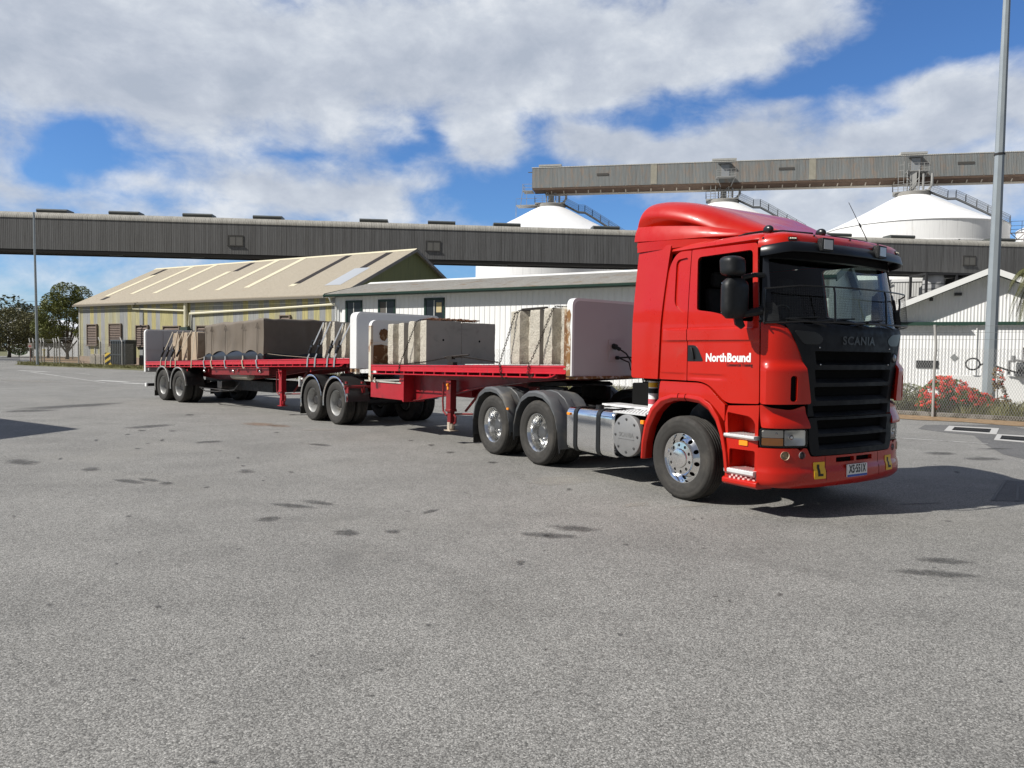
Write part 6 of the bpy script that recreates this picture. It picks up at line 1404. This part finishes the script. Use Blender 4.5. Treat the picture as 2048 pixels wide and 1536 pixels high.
for dist in (29.7, 56.4):
    d_ = obj('gallery_door', MB().box(dist - .55, dist + .65, -.07, -.003, 27.95, 29.95), mat('door_blue', (.30, .32, .34), .5), hi_, loc=(0, 0, .65))
    obj('door_hood', MB().box(dist - 1.0, dist + .9, -.6, -.003, 30.0, 30.12), RAILM, d_)
    pf = MB().box(dist - 1.3, dist + 1.5, -1.3, -.003, 27.8, 27.92)
    for a in (dist - 1.3, dist - .6, dist + .1, dist + .8, dist + 1.5): pf.tube([(a, -1.28, 27.9), (a, -1.28, 28.95)], .04, 4)
    for z in (28.25, 28.6, 28.95): pf.tube([(dist - 1.3, -1.28, z), (dist + 1.5, -1.28, z)], .035, 4)
    pf.tube([(dist - 1.2, -1.2, 27.8), (dist - .6, 0, 26.6)], .06, 4).tube([(dist + 1.4, -1.2, 27.8), (dist + .9, 0, 26.6)], .06, 4)
    obj('door_platform', pf, RAIL2, d_)
for x, w_ in ((10.3, 1.8), (37.5, 2.2), (62.0, 2.2)): obj('louvre', MB().box(x, x + w_, -.06, -.003, 28.9, 29.25), mat('win_frame'), hi_, loc=(0, 0, .6))
for x in (18.6, 41.8, 71.5): obj('repair_sheet', MB().box(x, x + .95, -.03, -.003, 27.95, 30.95), mat('sheet_pale', (.33, .31, .25), .7, var=.35, vscale=1.5), hi_)
en = MB().box(-1.6, 0, .4, 2.6, 26.6, 26.7)
for y in (.4, 1.5, 2.6): en.tube([(-1.6, y, 26.6), (-1.6, y, 27.7)], .04, 4)
for z in (27.15, 27.7): en.tube([(0, .4, z), (-1.6, .4, z), (-1.6, 2.6, z)], .035, 4)
en.tube([(-1.6, .4, 26.6), (-1.9, .4, 24.2)], .05, 4).tube([(-.9, .4, 26.6), (-.9, .4, 24.2)], .04, 4).box(-2.6, 1.0, .2, 2.6, 24.3, 24.4).tube([(-2.6, .3, 24.4), (-2.6, .3, 25.4), (.8, .3, 25.4)], .035, 4).tube([(-2.6, .3, 22.4), (-2.6, .3, 24.4)], .05, 4)
obj('end_platform', en, RAIL2, hi_, loc=(0, 0, .9)); obj('end_lamp', MB().box(-.7, 0, .3, .5, 30.4, 30.5), RAILM, hi_)
# walkway between right silos
wk_a, wk_b = Vector((68.5, 104.2, 19.0)), Vector((78, 100.0, 19.0)); wk = thing('walkway', 'steel walkway bridging the two silos at the right edge', 'walkway', tuple(wk_a))
wm = MB(); dd = wk_b - wk_a
for z in (.0, -.9): wm.tube([(0, 0, z), tuple(dd + Vector((0, 0, z)))], .08, 4)
for k in range(13): a = dd * (k / 12); b = dd * ((k + 1) / 12); wm.tube([tuple(a + Vector((0, 0, -.9 if k % 2 else 0))), tuple(b + Vector((0, 0, 0 if k % 2 else -.9)))], .05, 4)
obj('truss', wm, mat('truss_rust', (.20, .15, .12), .8), wk); wm = MB()
for z in (.5, 1.0, 1.6): wm.tube([(0, 0, z), tuple(dd + Vector((0, 0, z)))], .04, 4)
for k in range(9): a = dd * (k / 8); wm.tube([tuple(a), tuple(a + Vector((0, 0, 1.6)))], .04, 4)
obj('walkway_rail', wm, mat('rail_blue', (.08, .13, .22), .6), wk)
# plant room beneath the gallery on the right
pr_ = at(1845, 600, 92); plr = thing('plant_room', 'grey white corrugated plant building seen under the low gallery on the right', 'building', (pr_.x, pr_.y, 0), R(-22))
obj('wall', MB().box(-12, 7, 0, 3, 0, 11.2), clad('plant_sheets', [(.66, .66, .64), (.74, .74, .72)], .3, 0, .25, None, 1.0, .6), plr)
obj('parapet', MB().box(7.0, 7.2, -.1, 3, 0, 11.2).box(-12, 7.2, -.1, -.003, 11.0, 11.3), BOARDW, plr)
obj('handle_rail', MB().tube([(-5.4, -.2, 9.9), (-3.4, -.2, 10.9)], .08, 5), RAILM, plr)
for dx, z0, rr, lb in ((0., 6.4, 1.35, 'lower large grey tank in the steel frame by the plant building'), (-.2, 9.2, 1.15, 'upper grey tank in the steel frame by the plant building')):
    tk_ = thing('process_tank', lb, 'tank', (pr_.x + dx, pr_.y - 2.6, 0), 0, 'grey tanks in the steel frame')
    obj('tank_shell', MB().lathe([(.01, z0), (rr * .9, z0 + .05), (rr, z0 + .2), (rr, z0 + 1.9), (rr * .9, z0 + 2.2), (.01, z0 + 2.35)], n=28), mat('tank_grey', (.42, .42, .42), .5, var=.1), tk_)
    bm_ = MB()
    for z in (.6, 1.2): bm_.lathe([(rr + .005, z0 + z - .04), (rr + .04, z0 + z - .04), (rr + .04, z0 + z + .04), (rr + .005, z0 + z + .04)], n=28)
    obj('tank_band', bm_, RAILM, tk_)
fr_ = MB()
for x in (-1.75, 1.75, 4.2):
    for y in (-3.9, -.4): fr_.box(x - .12, x + .12, y - .12, y + .12, 0, 11.6)
for z in (5.9, 8.8, 11.4): fr_.box(-1.9, 4.3, -4.0, -.3, z, z + .22)
fr_.box(2.2, 3.9, -3.2, -.8, 9.4, 11.2).box(2.0, 4.0, -3.4, -.8, 6.2, 8.4)
tag(obj('tank_frame', fr_, mat('frame_dark', (.03, .03, .032), .6), None, loc=(pr_.x, pr_.y, 0)), 'dark steel frame carrying grey tanks under the low gallery', 'steel frame')

# ---- poles
def pole(name, label, x, y, h, r0, r1, lean, m, n=8, grp=None):
    p = thing(name, label, 'light pole', (x, y, 0), 0, grp)
    obj('shaft', MB().cyl((0, 0, 0), (lean * h, 0, h), r0, r1, n=n), m, p, smooth=20)
    obj('base_plate', MB().box(-r0 * 2, r0 * 2, -r0 * 2, r0 * 2, -.02, .03), m, p); return p
PG = mat('pole_galv', (.30, .335, .355), .5, metal=.35, var=.1, vscale=.8)
bp = at(1976, 800, 24.5); big = pole('light_pole', 'tall thick grey octagonal light pole by the red flowers', bp.x, bp.y, 17., .20, .08, .006, PG)
obj('joint_band', MB().lathe([(.15, 0), (.165, .0), (.165, .06), (.15, .06)], (.006 * 8.3, 0, 8.3), n=8), CHASS, big)
lp_ = at(75, 700, 66); pole('light_pole', 'thin grey light pole on the verge at the left', lp_.x, lp_.y, 13.35, .125, .075, -.012, PG, 10)
pp_ = at(40, 690, 140); wp_ = thing('power_pole', 'distant wooden power pole with wires among the trees at far left', 'power pole', (pp_.x, pp_.y, 0))
obj('shaft', MB().cyl((0, 0, 0), (-.2, 0, 8.6), .14, .10, n=8), mat('pole_wood', (.20, .18, .15), .8), wp_)
wr = MB()
for z in (8.3, 9.9):
    wr.tube([(-60, 20, z + 1), (-25, 8, z - .1), (-.2, 0, z)] if z < 9 else [(-60, 0, z + .9), (0, 0, z), (40, 0, z + .4)], .03, 4)
obj('wire', wr, mat('wire_dark', (.05, .05, .05), .6), wp_); obj('insulator', MB().box(-.6, .3, -.06, .06, 8.5, 8.65), mat('insulator_white', (.7, .7, .68), .5), wp_)

# ---- fences with real mesh
FO, FE = Vector((12.27, 21.75, 0)), Vector((-.7553, .6554, 0)); FN = Vector((.6554, .7553, 0))
WIRE = mat('fence_wire', (.22, .21, .19), .55, metal=.5); POST = mat('fence_post', (.36, .35, .33), .6, metal=.2, var=.25, vscale=5)
def mesh_wires(L, z0, z1, cell, r):
    mb = MB(); n = int(L / cell); m_ = int((z1 - z0) / cell)
    for i in range(n):
        pts = [(i * cell + (cell / 2 if k % 2 else 0) * 1.0, .004 * (1 if k % 2 else -1), z0 + k * cell / 1) for k in range(m_ + 1)]; mb.tube(pts, r, 3, caps=False)
        pts = [(i * cell + cell - (cell / 2 if k % 2 else 0), -.004 * (1 if k % 2 else -1), z0 + k * cell) for k in range(m_ + 1)]; mb.tube(pts, r, 3, caps=False)
    return mb
def fence(label, O, E, L, posts, z1, cell, r, strands, outrig, post_r=.04, bent=None, wm=None):
    f = thing('chain_link_fence', label, 'fence', (O.x, O.y, 0), math.atan2(E.y, E.x))
    obj('wire_mesh', mesh_wires(L, .06, z1, cell, r), wm or WIRE, f, recalc=False)
    sw = MB()
    for z, dy in strands: sw.tube([(0, dy, z), (L * .33, dy, z - .02), (L * .66, dy, z + .01), (L, dy, z)], .006 if r < .004 else .012, 4)
    obj('strand_wire', sw, mat('strand_dark', (.14, .14, .14), .6), f)
    for x in posts:
        top = max([z1] + [z for z, _ in strands if not outrig]) + .03
        pts = [(x, .05, 0), (x + .01, .05, 1.5), (x + .02, .05, top)]
        if bent: pts = [(x, .05, 0), (x + .005, .05, 1.55), (x - .015, .05, 1.95), (x - .01, .05, 2.2), (x + .035, .05, top)]
        p = obj('post', MB().tube(pts, post_r, 8), POST, f)
        if outrig: obj('post_arm', MB().tube([(x + .02, .05, top), (x + .02 + outrig[0], .05 + outrig[1], top + .42)], post_r * .8, 6), POST, p)
    return f
FR_ = FO - FE * 6.0
fence('chain link fence with plain strand wires in front of the red flowers', FR_, FE, 18.0, [1.2, 6.0, 10.5, 15.5], 2.02, .065, .0038, [(2.28, 0), (2.48, 0), (2.66, 0)], None, .038, True, mat('wire_bright', (.42, .42, .41), .5, metal=.3))
F2 = FO + FE * 12.2
fence('chain link fence behind the trailers in front of the long white building', F2, FE, 26., [2.5, 7, 11.5, 16, 20.5, 25], 1.9, .10, .004, [], (.30, -.3))
s0 = loc(shed, 12.5, -2.2); s1 = loc(shed, .3, -2.2)
fence('rusty chain link fence with angled post tops in front of the yellow shed', s0, (s1 - s0).normalized(), (s1 - s0).length, [1.6, 5.0, 8.6, 11.9], 2.1, .16, .006, [(2.35, -.1), (2.5, -.2)], (.55, -.15), .055)
c0, c1 = loc(shed, .2, -2.0), at(60, 725, 76); c1.z = 0
fence('chain link fence with angled post tops running left from the shed corner', c0, (c1 - c0).normalized(), (c1 - c0).length, [.6, 1.1, 3.3, 3.9, 5.6, 6.4], 2.0, .16, .006, [(2.2, -.1), (2.35, -.2)], (.55, -.15), .055)
c2 = at(150, 715, 96); c2.z = 0; c3 = at(64, 715, 92); c3.z = 0
fence('farther chain link fence line behind the thin light pole', c2, (c3 - c2).normalized(), (c3 - c2).length, [.3, 2.2, 4.1], 2.0, .16, .006, [], (.55, -.15), .055)
# kerb wall under the right fence, litter strip, drains
kb = MB().box(-.3, 19.5, .02, .26, -.05, .15); kb.move(lambda v: FR_ + FE * v.x + FN * v.y + Vector((0, 0, v.z)))
tag(obj('kerb_wall', kb, mat('kerb_concrete', (.24, .225, .20), .9, var=.35, vscale=4, dirt=(.09, .08, .06), dscale=2.5, dcut=(.42, .6)), None, .02), 'low concrete kerb under the fence by the red flowers', 'kerb')
def litter():
    m, t, b = pbsdf('leaf_litter'); tc = t.new('ShaderNodeTexCoord').outputs['Object']; f = t.noise(tc, 7, 8, .75)
    t.put(b.inputs['Base Color'], t.ramp(f, [(.3, (.12, .085, .05)), (.5, (.30, .20, .11)), (.7, (.40, .30, .19))])); b.inputs['Roughness'].default_value = .95
    bn = t.new('ShaderNodeBump'); bn.inputs['Distance'].default_value = .03; t.put(bn.inputs['Height'], t.noise(tc, 30, 5, .7)); t.put(b.inputs['Normal'], bn.outputs[0]); return m
ls = []
for k in range(40): x = -.5 + k * .55; ls.append(FR_ + FE * x + FN * (-1.35 + .55 * noise.noise(Vector((x * .9, 2, 0))) + .3 * noise.noise(Vector((x * 3, 5, 0)))))
for k in range(40)[::-1]: ls.append(FR_ + FE * (-.5 + k * .55) + FN * .05)
mbl = MB(); n = 40
for k in range(n - 1): a, b, c, d = ls[k], ls[k + 1], ls[2 * n - 2 - k], ls[2 * n - 1 - k]; mbl.add([(p.x, p.y, .012 if i < 2 else .03) for i, p in enumerate((a, b, c, d))], [(0, 1, 2, 3)])
tag(obj('dirt_strip', mbl, litter()), kind='structure')
soil = MB().box(-1, 60, .27, 4.5, -.02, .10).move(lambda v: FR_ + FE * v.x + FN * v.y + Vector((0, 0, v.z)))
def soilm():
    m, t, b = pbsdf('verge_soil'); tc = t.new('ShaderNodeTexCoord').outputs['Object']; f = t.noise(tc, 2.5, 7, .7)
    t.put(b.inputs['Base Color'], t.ramp(f, [(.3, (.06, .065, .03)), (.5, (.13, .13, .055)), (.72, (.22, .18, .10))])); b.inputs['Roughness'].default_value = .95; return m
SOIL = soilm()
tag(obj('planted_verge', soil, SOIL), kind='structure')
WPNT = mat('drain_border', (.46, .45, .43), .7, var=.12, vscale=6)
def drain(c, lab):
    P = [gpt(*q) for q in c]; d = thing('drain_grate', lab, 'drain', tuple((P[0] + P[1] + P[2] + P[3]) / 4), 0, 'painted drain grates'); o = d.location
    B = lambda s, t_, z: tuple((P[0] * (1 - s) + P[3] * s) * (1 - t_) + (P[1] * (1 - s) + P[2] * s) * t_ - o + Vector((0, 0, z)))
    fr = MB()
    for s0, s1, t0, t1 in ((0, 1, 0, .15), (0, 1, .85, 1), (0, .13, .15, .85), (.86, 1, .15, .85)): fr.loft([[B(s0, t0, z), B(s1, t0, z), B(s1, t1, z), B(s0, t1, z)] for z in (.0, .012)])
    obj('painted_border', fr, WPNT, d); obj('grate_pit', MB().add([B(.13, .15, .005), B(.86, .15, .005), B(.86, .85, .005), B(.13, .85, .005)], [(0, 1, 2, 3)]), DARK, d)
    gb_ = MB()
    for k in range(26): s = .135 + .725 * k / 26; gb_.loft([[B(s, .22, z), B(s + .009, .22, z), B(s + .009, .78, z), B(s, .78, z)] for z in (.006, .014)])
    gb_.loft([[B(.13, .49, z), B(.86, .49, z), B(.86, .52, z), B(.13, .52, z)] for z in (.006, .0145)])
    obj('grate_bars', gb_, mat('grate_iron', (.035, .035, .035), .6), d)
drain(((1888.6, 861.6), (1898, 852.3), (1998.2, 857.4), (1993.1, 868.9)), 'drain grate with white painted border, the farther one by the fence')
drain(((1988, 880), (1994.5, 869), (2075, 874), (2072, 887)), 'drain grate with white painted border, cut by the right edge')

# ---- plants
def leaf_mat(name, a, b_, tr_=.25):
    m, t, b = pbsdf(name); oi = t.new('ShaderNodeTexCoord').outputs['Object']; f = t.noise(oi, 2.3, 4, .6); g2 = t.new('ShaderNodeNewGeometry')
    t.put(b.inputs['Base Color'], t.mix(t.m('ADD', t.m('MULTIPLY', f, .7), t.m('MULTIPLY', g2.outputs['Random Per Island'], .45)), a, b_)); b.inputs['Roughness'].default_value = .55
    b.inputs['Specular IOR Level'].default_value = .3
    return m
LEAF1 = leaf_mat('leaf_olive', (.07, .095, .022), (.22, .235, .07)); LEAF2 = leaf_mat('leaf_dark', (.032, .043, .016), (.10, .105, .045)); LEAFB = leaf_mat('leaf_brownish', (.062, .07, .026), (.18, .165, .07)); BARK = mat('bark', (.10, .085, .07), .9, var=.3, vscale=3)
def leaves(n, clumps, size, seed, gaps=.0):
    g = random.Random(seed); mb = MB(); tot = sum(c[3] * c[4] * c[5] for c in clumps)
    for c in clumps:
        k = int(n * c[3] * c[4] * c[5] / tot)
        for _ in range(k):
            while True:
                v = Vector((g.uniform(-1, 1), g.uniform(-1, 1), g.uniform(-1, 1)))
                if .15 < v.length < 1: break
            v = v.normalized() * (v.length ** .45); p = Vector((c[0] + v.x * c[3], c[1] + v.y * c[4], c[2] + v.z * c[5]))
            if noise.noise(p * (1.1 / max(.5, c[3] * .45)) + Vector((seed, 0, 0))) < gaps - .25: continue
            s = size * g.uniform(.6, 1.3); a = Vector((g.gauss(0, 1), g.gauss(0, 1), g.gauss(0, .6))).normalized(); b = a.orthogonal().normalized(); b = (b * math.cos(7 * s) + a.cross(b) * math.sin(13 * s + _))
            b.normalize(); mb.add([p - a * s, p + b * s * .45, p + a * s, p - b * s * .45], [(0, 1, 2, 3)])
    return mb
def tree(name, label, x, y, clumps, n, size, m, trunk, seed, cat='tree', grp=None, gaps=.05):
    t = thing(name, label, cat, (x, y, 0), 0, grp); obj('crown', leaves(n, clumps, size, seed, gaps), m, t, recalc=False)
    g = random.Random(seed); tm = MB().tube([(0, 0, 0), (trunk * .3, 0, trunk * 2.), (0, 0, trunk * 6)], [trunk, trunk * .8, trunk * .55], 8)
    for c in clumps: tm.tube([(trunk * .1, 0, trunk * g.uniform(3, 6)), (c[0] * .5, c[1] * .5, c[2] * .62), (c[0], c[1], c[2])], [trunk * .5, trunk * .33, trunk * .08], 6)
    obj('trunk', tm, BARK, t); return t
def px(u, Y): return at(u, 700, Y).x
tree('eucalyptus_tree', 'tallest olive green tree left of the yellow shed', px(134, 96), 96, [(0, 0, 8.2, 1.9, 1.8, 1.7), (1.9, .2, 7.9, 1.2, 1.3, 1.5), (-1.6, 0, 7.2, 1.5, 1.4, 1.4), (.6, -.3, 6.6, 2.2, 1.8, 1.3), (-2.4, .2, 5.6, 1.6, 1.5, 1.4), (2.0, .2, 5.6, 1.3, 1.4, 1.2), (-1.9, -.2, 3.6, 1.9, 1.5, 1.5), (.9, .3, 4.3, 1.6, 1.2, .9), (-3.4, 0, 4.2, 1.1, 1.2, 1.3), (2.1, 0, 3.4, 1.2, 1.2, .9)], 21000, .12, LEAF1, .24, 3, gaps=-.06)
GT = 'dark bushy trees at far left'
tree('bushy_tree', 'dark bushy tree at the left edge, nearest the road', px(18, 104), 104, [(0, 0, 4.4, 3.2, 2.4, 2.6), (2.6, 0, 3.9, 2.2, 2, 2.3), (-2.8, 0, 4.0, 2.5, 2, 2.4), (1, 0, 2., 3.2, 2, 1.4)], 14000, .13, LEAFB, .26, 8, grp=GT, gaps=-.05)
tree('bushy_tree', 'brownish bushy tree between the left edge tree and the thin light pole', px(62, 108), 108, [(0, 0, 4.3, 2.3, 2, 2.2), (1.4, 0, 3.0, 2.0, 2, 1.6), (-1.6, 0, 3.0, 2.0, 2, 1.7)], 9000, .13, LEAFB, .22, 9, grp=GT, gaps=-.05)
tree('bushy_tree', 'low round dark tree behind the fence left of the shed corner', px(96, 110), 110, [(0, 0, 3.4, 2.0, 2, 2.0), (1.6, 0, 2.7, 1.5, 1.5, 1.4)], 6500, .13, LEAF2, .2, 10, grp=GT, gaps=-.05)
tree('bushy_tree', 'dark tree rising behind the brownish one at far left', px(46, 150), 150, [(0, 0, 7.6, 3.2, 2.5, 2.5), (-3, 0, 6.6, 3, 2.5, 2.2), (3.4, 0, 6.2, 2.6, 2.5, 2.0)], 9000, .19, LEAF2, .3, 12, grp=GT, gaps=-.05)
sh_ = tree('small_shrub', 'small bright green shrub by the far road', px(38, 112), 112, [(0, 0, 1.0, 1.3, 1, .8)], 900, .14, leaf_mat('leaf_bright', (.04, .10, .02), (.10, .18, .045)), .08, 14, 'shrub')
fw_ = []
g_ = random.Random(21)
for k in range(46): x = -215 + k * 6.2 + g_.uniform(-2, 2); fw_.append((x, 200 + g_.uniform(-8, 8), g_.uniform(7.0, 10.5) + (1.2 if x < -100 else -3.5), g_.uniform(4, 7), 4, g_.uniform(3.5, 5.2)))
for k in range(46): fw_.append((-215 + k * 6.2, 198, 3, 6, 4, 4))
tag(obj('far_wood', leaves(42000, fw_, .46, 33, -.7), LEAF2, recalc=False), 'dark line of distant woodland along the far left horizon', 'woodland', None, 'stuff')
# left background: pale shed, road verge, bollards
wb = at(60, 690, 125); ws_ = thing('pale_shed', 'white roofed shed half hidden behind the trees at far left', 'shed', (wb.x, wb.y, 0), R(-12))
obj('roof', MB().prism([(-2.6, 4.9), (1.2, 6.15), (12, 4.4), (12, 4.2), (1.2, 5.95), (-2.6, 4.7)], 'xz', -3, 6), mat('roof_bright', (.80, .80, .79), .4), ws_); obj('wall', MB().box(-1.8, 11.6, -2.6, 5.6, 0, 4.35), mat('wall_bright', (.62, .63, .64), .6), ws_)
sheet('grass_verge', [gpt(*q) for q in ((-900, 708), (60, 712), (400, 714), (400, 701.5), (60, 697), (-900, 690))], .006, SOIL)
sheet('dry_verge', [gpt(*q) for q in ((64, 722), (160, 726), (240, 728), (240, 716), (160, 714), (64, 712.5))], .007, litter())
sheet('far_road', [gpt(*q) for q in ((-900, 719), (40, 720), (40, 714), (-900, 711))], .006, ASPH2)
kr = MB(); strip(kr, gpt(-600, 719), gpt(62, 722.6), .5, .05); tag(obj('far_kerb', kr, mat('kerb_dark', (.07, .07, .07), .9)), kind='structure')
for u, Y, lb in ((34, 150, 'yellow concrete block by the far road beside the power pole'), (88, 120, 'yellow marker post seen through the fence behind the thin pole'), (60, 128, 'yellow block beside the left end of the fence')):
    p = at(u, 700, Y); b = MB().box(-.5, .5, -.4, .4, 0, .95).box(-.3, .3, -.25, .25, .95, 1.2) if Y != 120 else MB().box(-.12, .12, -.12, .12, 0, 1.2).box(-.22, .22, -.05, .05, .85, 1.2)
    tag(obj('yellow_marker', b, mat('marker_yellow', (.60, .46, .03), .6), None, .05, loc=(p.x, p.y, 0)), lb, 'marker', 'yellow markers by the far road')
sg_ = at(60, 690, 75.6); sgn = thing('small_sign', 'small weathered notice on the end post of the left fence', 'sign', (sg_.x, sg_.y, 0)); obj('sign_board', MB().box(-.2, .2, -.02, .02, 1.45, 1.95), mat('sign_pale', (.38, .33, .28), .6), sgn); obj('sign_face', MB().box(-.12, .12, -.026, -.021, 1.6, 1.72), mat('label_red'), sgn); obj('sign_post', MB().cyl((0, .04, 0), (0, .04, 2.0), .04, n=6), mat('post_rust', (.16, .08, .06), .8), sgn)
def blades(n, region, h, seed, w_=.012):
    g = random.Random(seed); mb = MB()
    for _ in range(n):
        p = region(g); hh = h * g.uniform(.35, 1.2); a = g.uniform(0, 2 * PI); d = Vector((math.cos(a), math.sin(a), 0)); t = Vector((g.gauss(0, .3), g.gauss(0, .3), 1)) * hh
        mb.add([p - d * w_, p + d * w_, p + t * .6 + d * w_ * .7 + Vector((0, 0, 0)), p + t + Vector((t.x, t.y, 0)) * .6, p + t * .6 - d * w_ * .7], [(0, 1, 2, 3, 4)])
    return mb
GRASS = leaf_mat('grass_blade', (.10, .115, .035), (.33, .31, .13)); GRASSG = leaf_mat('grass_green', (.10, .115, .035), (.26, .24, .10))
vL = [gpt(*q) for q in ((28, 729.5), (60, 722), (160, 727), (250, 733), (420, 741), (420, 750), (290, 741.5), (160, 735.5), (70, 732))]
sheet('grass_verge', vL, .008, SOIL)
def rl(g):
    u = g.uniform(35, 420); a = 728.5 + (u - 35) * .034; c = gpt(u, g.uniform(a - 5, a + 1.5)); return c
tag(obj('verge_grass', blades(7000, rl, .15, 5, .02), GRASSG, recalc=False), 'short olive grass growing along the foot of the shed', 'grass', None, 'stuff')
def rr2(g): x = g.uniform(-1.5, 9.5); return FR_ + FE * x + FN * (.55 + 1.8 * g.random() ** 1.1) + Vector((0, 0, .08))
tag(obj('fence_grass', blades(9000, rr2, .40, 6, .010), GRASS, recalc=False), 'dry yellow green grass growing behind the fence', 'grass', None, 'stuff')
def rr3(g): x = g.uniform(9, 50); return FR_ + FE * x + FN * (.3 + 1.2 * g.random()) + Vector((0, 0, .08))
tag(obj('verge_grass', blades(5000, rr3, .40, 7, .02), GRASS, recalc=False), 'grass strip along the fence behind the trailers', 'grass', None, 'stuff')
def bush(label, x, y, clumps, nl, nf, seed, fcol, leafm=None):
    t = thing('flowering_shrub', label, 'shrub', (x, y, 0), 0, 'flowering shrubs behind the fence'); obj('foliage', leaves(nl, clumps, .045, seed, .05), leafm or leaf_mat('leaf_shrub', (.055, .10, .02), (.18, .25, .06)), t, recalc=False)
    g = random.Random(seed + 1); mb = MB()
    for _ in range(nf):
        c = clumps[g.randrange(len(clumps))]; a = g.uniform(PI, 2 * PI) if g.random() < .8 else g.uniform(0, PI); e = g.uniform(-.35, 1.2)
        p = Vector((c[0] + c[3] * math.cos(a) * math.cos(e), c[1] + c[4] * math.sin(a) * math.cos(e), c[2] + c[5] * math.sin(e)))
        for k in range(11):
            o = Vector((g.gauss(0, .030), g.gauss(0, .03), g.gauss(0, .024))); d = o.normalized() if o.length > 0 else Vector((0, 0, 1)); u = d.orthogonal().normalized(); v = d.cross(u); q = p + o; s = g.uniform(.017, .030)
            mb.add([q - u * s, q - v * s, q + u * s, q + v * s], [(0, 1, 2, 3)])
    obj('blossom', mb, fcol, t, recalc=False)
    st = MB()
    for c in clumps: st.tube([(c[0] * .3, c[1] * .3, 0), (c[0] * .8, c[1] * .8, c[2] * .6), (c[0], c[1], c[2])], [.02, .014, .006], 5)
    obj('stem', st, BARK, t); return t
PINK = leaf_mat('petal_red', (.80, .04, .025), (.92, .15, .10))
b1 = at(1878, 790, 22.25); bush('large red flowering geranium shrub behind the fence post', b1.x, b1.y, [(-.1, 0, .62, .42, .35, .42), (.45, 0, .66, .45, .35, .45), (.15, .1, .95, .35, .3, .25), (-.38, -.1, .40, .3, .3, .3)], 5600, 185, 41, PINK)
b2 = at(1938, 800, 22.0); bush('red flowering shrub at the foot of the tall light pole', b2.x, b2.y, [(0, 0, .50, .40, .3, .38), (.35, .05, .40, .35, .3, .33), (-.25, 0, .62, .3, .3, .3)], 3900, 110, 43, PINK)
b3 = at(1998, 770, 22.6); bush('thin climbing plant with a few red flowers right of the tall light pole', b3.x, b3.y, [(0, 0, .55, .22, .2, .5), (-.05, 0, 1.15, .16, .15, .35), (.12, 0, .35, .28, .2, .3)], 1500, 12, 45, PINK, leaf_mat('leaf_rusty', (.06, .05, .02), (.22, .14, .05)))
b4 = at(1818, 790, 22.9); tree('small_shrub', 'grey green leafy shrub behind the fence beside the truck grille', b4.x, b4.y, [(0, 0, .50, .55, .4, .45), (-.5, 0, .40, .5, .4, .38), (.35, 0, .35, .4, .3, .3)], 3600, .05, leaf_mat('leaf_grey', (.10, .12, .055), (.28, .29, .14)), .03, 47, 'shrub')
# palm at the right edge
pa = at(2085, 600, 26.); pal = thing('palm_tree', 'palm tree with drooping fronds reaching in at the right edge', 'palm', (pa.x, pa.y, 0))
obj('trunk', MB().tube([(0, 0, 0), (.05, 0, 2.2), (0, 0, 4.6)], [.2, .16, .15], 10), BARK, pal)
fr_ = MB(); g_ = random.Random(17)
for i in range(34):
    a = 2 * PI * i / 34 * 2.6; up = g_.uniform(-.2, .9); Lf = g_.uniform(1.2, 1.6); d = Vector((math.cos(a), math.sin(a), 0)); P = []
    for k in range(9): t = k / 8; P.append(Vector((0, 0, 4.65)) + d * Lf * t * (.95 - .25 * t) + Vector((0, 0, up * Lf * t - 1.15 * Lf * t * t)))
    fr_.tube(P, [.018 * (1 - .8 * k / 8) for k in range(9)], 4); sd = d.cross(Vector((0, 0, 1)))
    for k in range(44):
        t = .12 + .86 * k / 44; j = min(7, int(t * 8)); p = P[j] + (P[j + 1] - P[j]) * (t * 8 - j); tg = (P[j + 1] - P[j]).normalized()
        for s in (-1, 1):
            l = .42 * (1 - .45 * t) * g_.uniform(.8, 1.1); e = (sd * s * .75 + tg * .7 + Vector((0, 0, -.45 + g_.gauss(0, .12)))).normalized(); q = p + e * l + Vector((0, 0, -.06)); u = tg * .011
            fr_.add([p - u, p + u, q], [(0, 1, 2)])
obj('fronds', fr_, leaf_mat('palm_leaf', (.035, .045, .014), (.14, .135, .05)), pal, recalc=False)
# ---- shed out of view on the left whose shadow falls into the yard
k_ = 5.0 / math.tan(SUN_EL); tip = Vector((-9.08, 15.72, 0)) - Vector((math.cos(SUN_AZ), math.sin(SUN_AZ), 0)) * k_
aw = thing('open_carport', 'flat roofed steel carport standing just outside the left edge of the yard', 'carport', (tip.x, tip.y, 0))
u_, v_ = Vector((-.835, .55, 0)), Vector((-.19, -.98, 0))
obj('carport_roof', MB().loft([[(0, 0, z), tuple(u_ * 9 + Vector((0, 0, z))), tuple(u_ * 9 + v_ * 6 + Vector((0, 0, z))), tuple(v_ * 6 + Vector((0, 0, z)))] for z in (4.85, 5.0)]), STEEL, aw)
cp_ = MB()
for a in (.5, 8.5):
    for b in (.5, 5.5): c = u_ * a + v_ * b; cp_.box(c.x - .08, c.x + .08, c.y - .08, c.y + .08, 0, 4.85)
obj('carport_post', cp_, STEEL, aw)
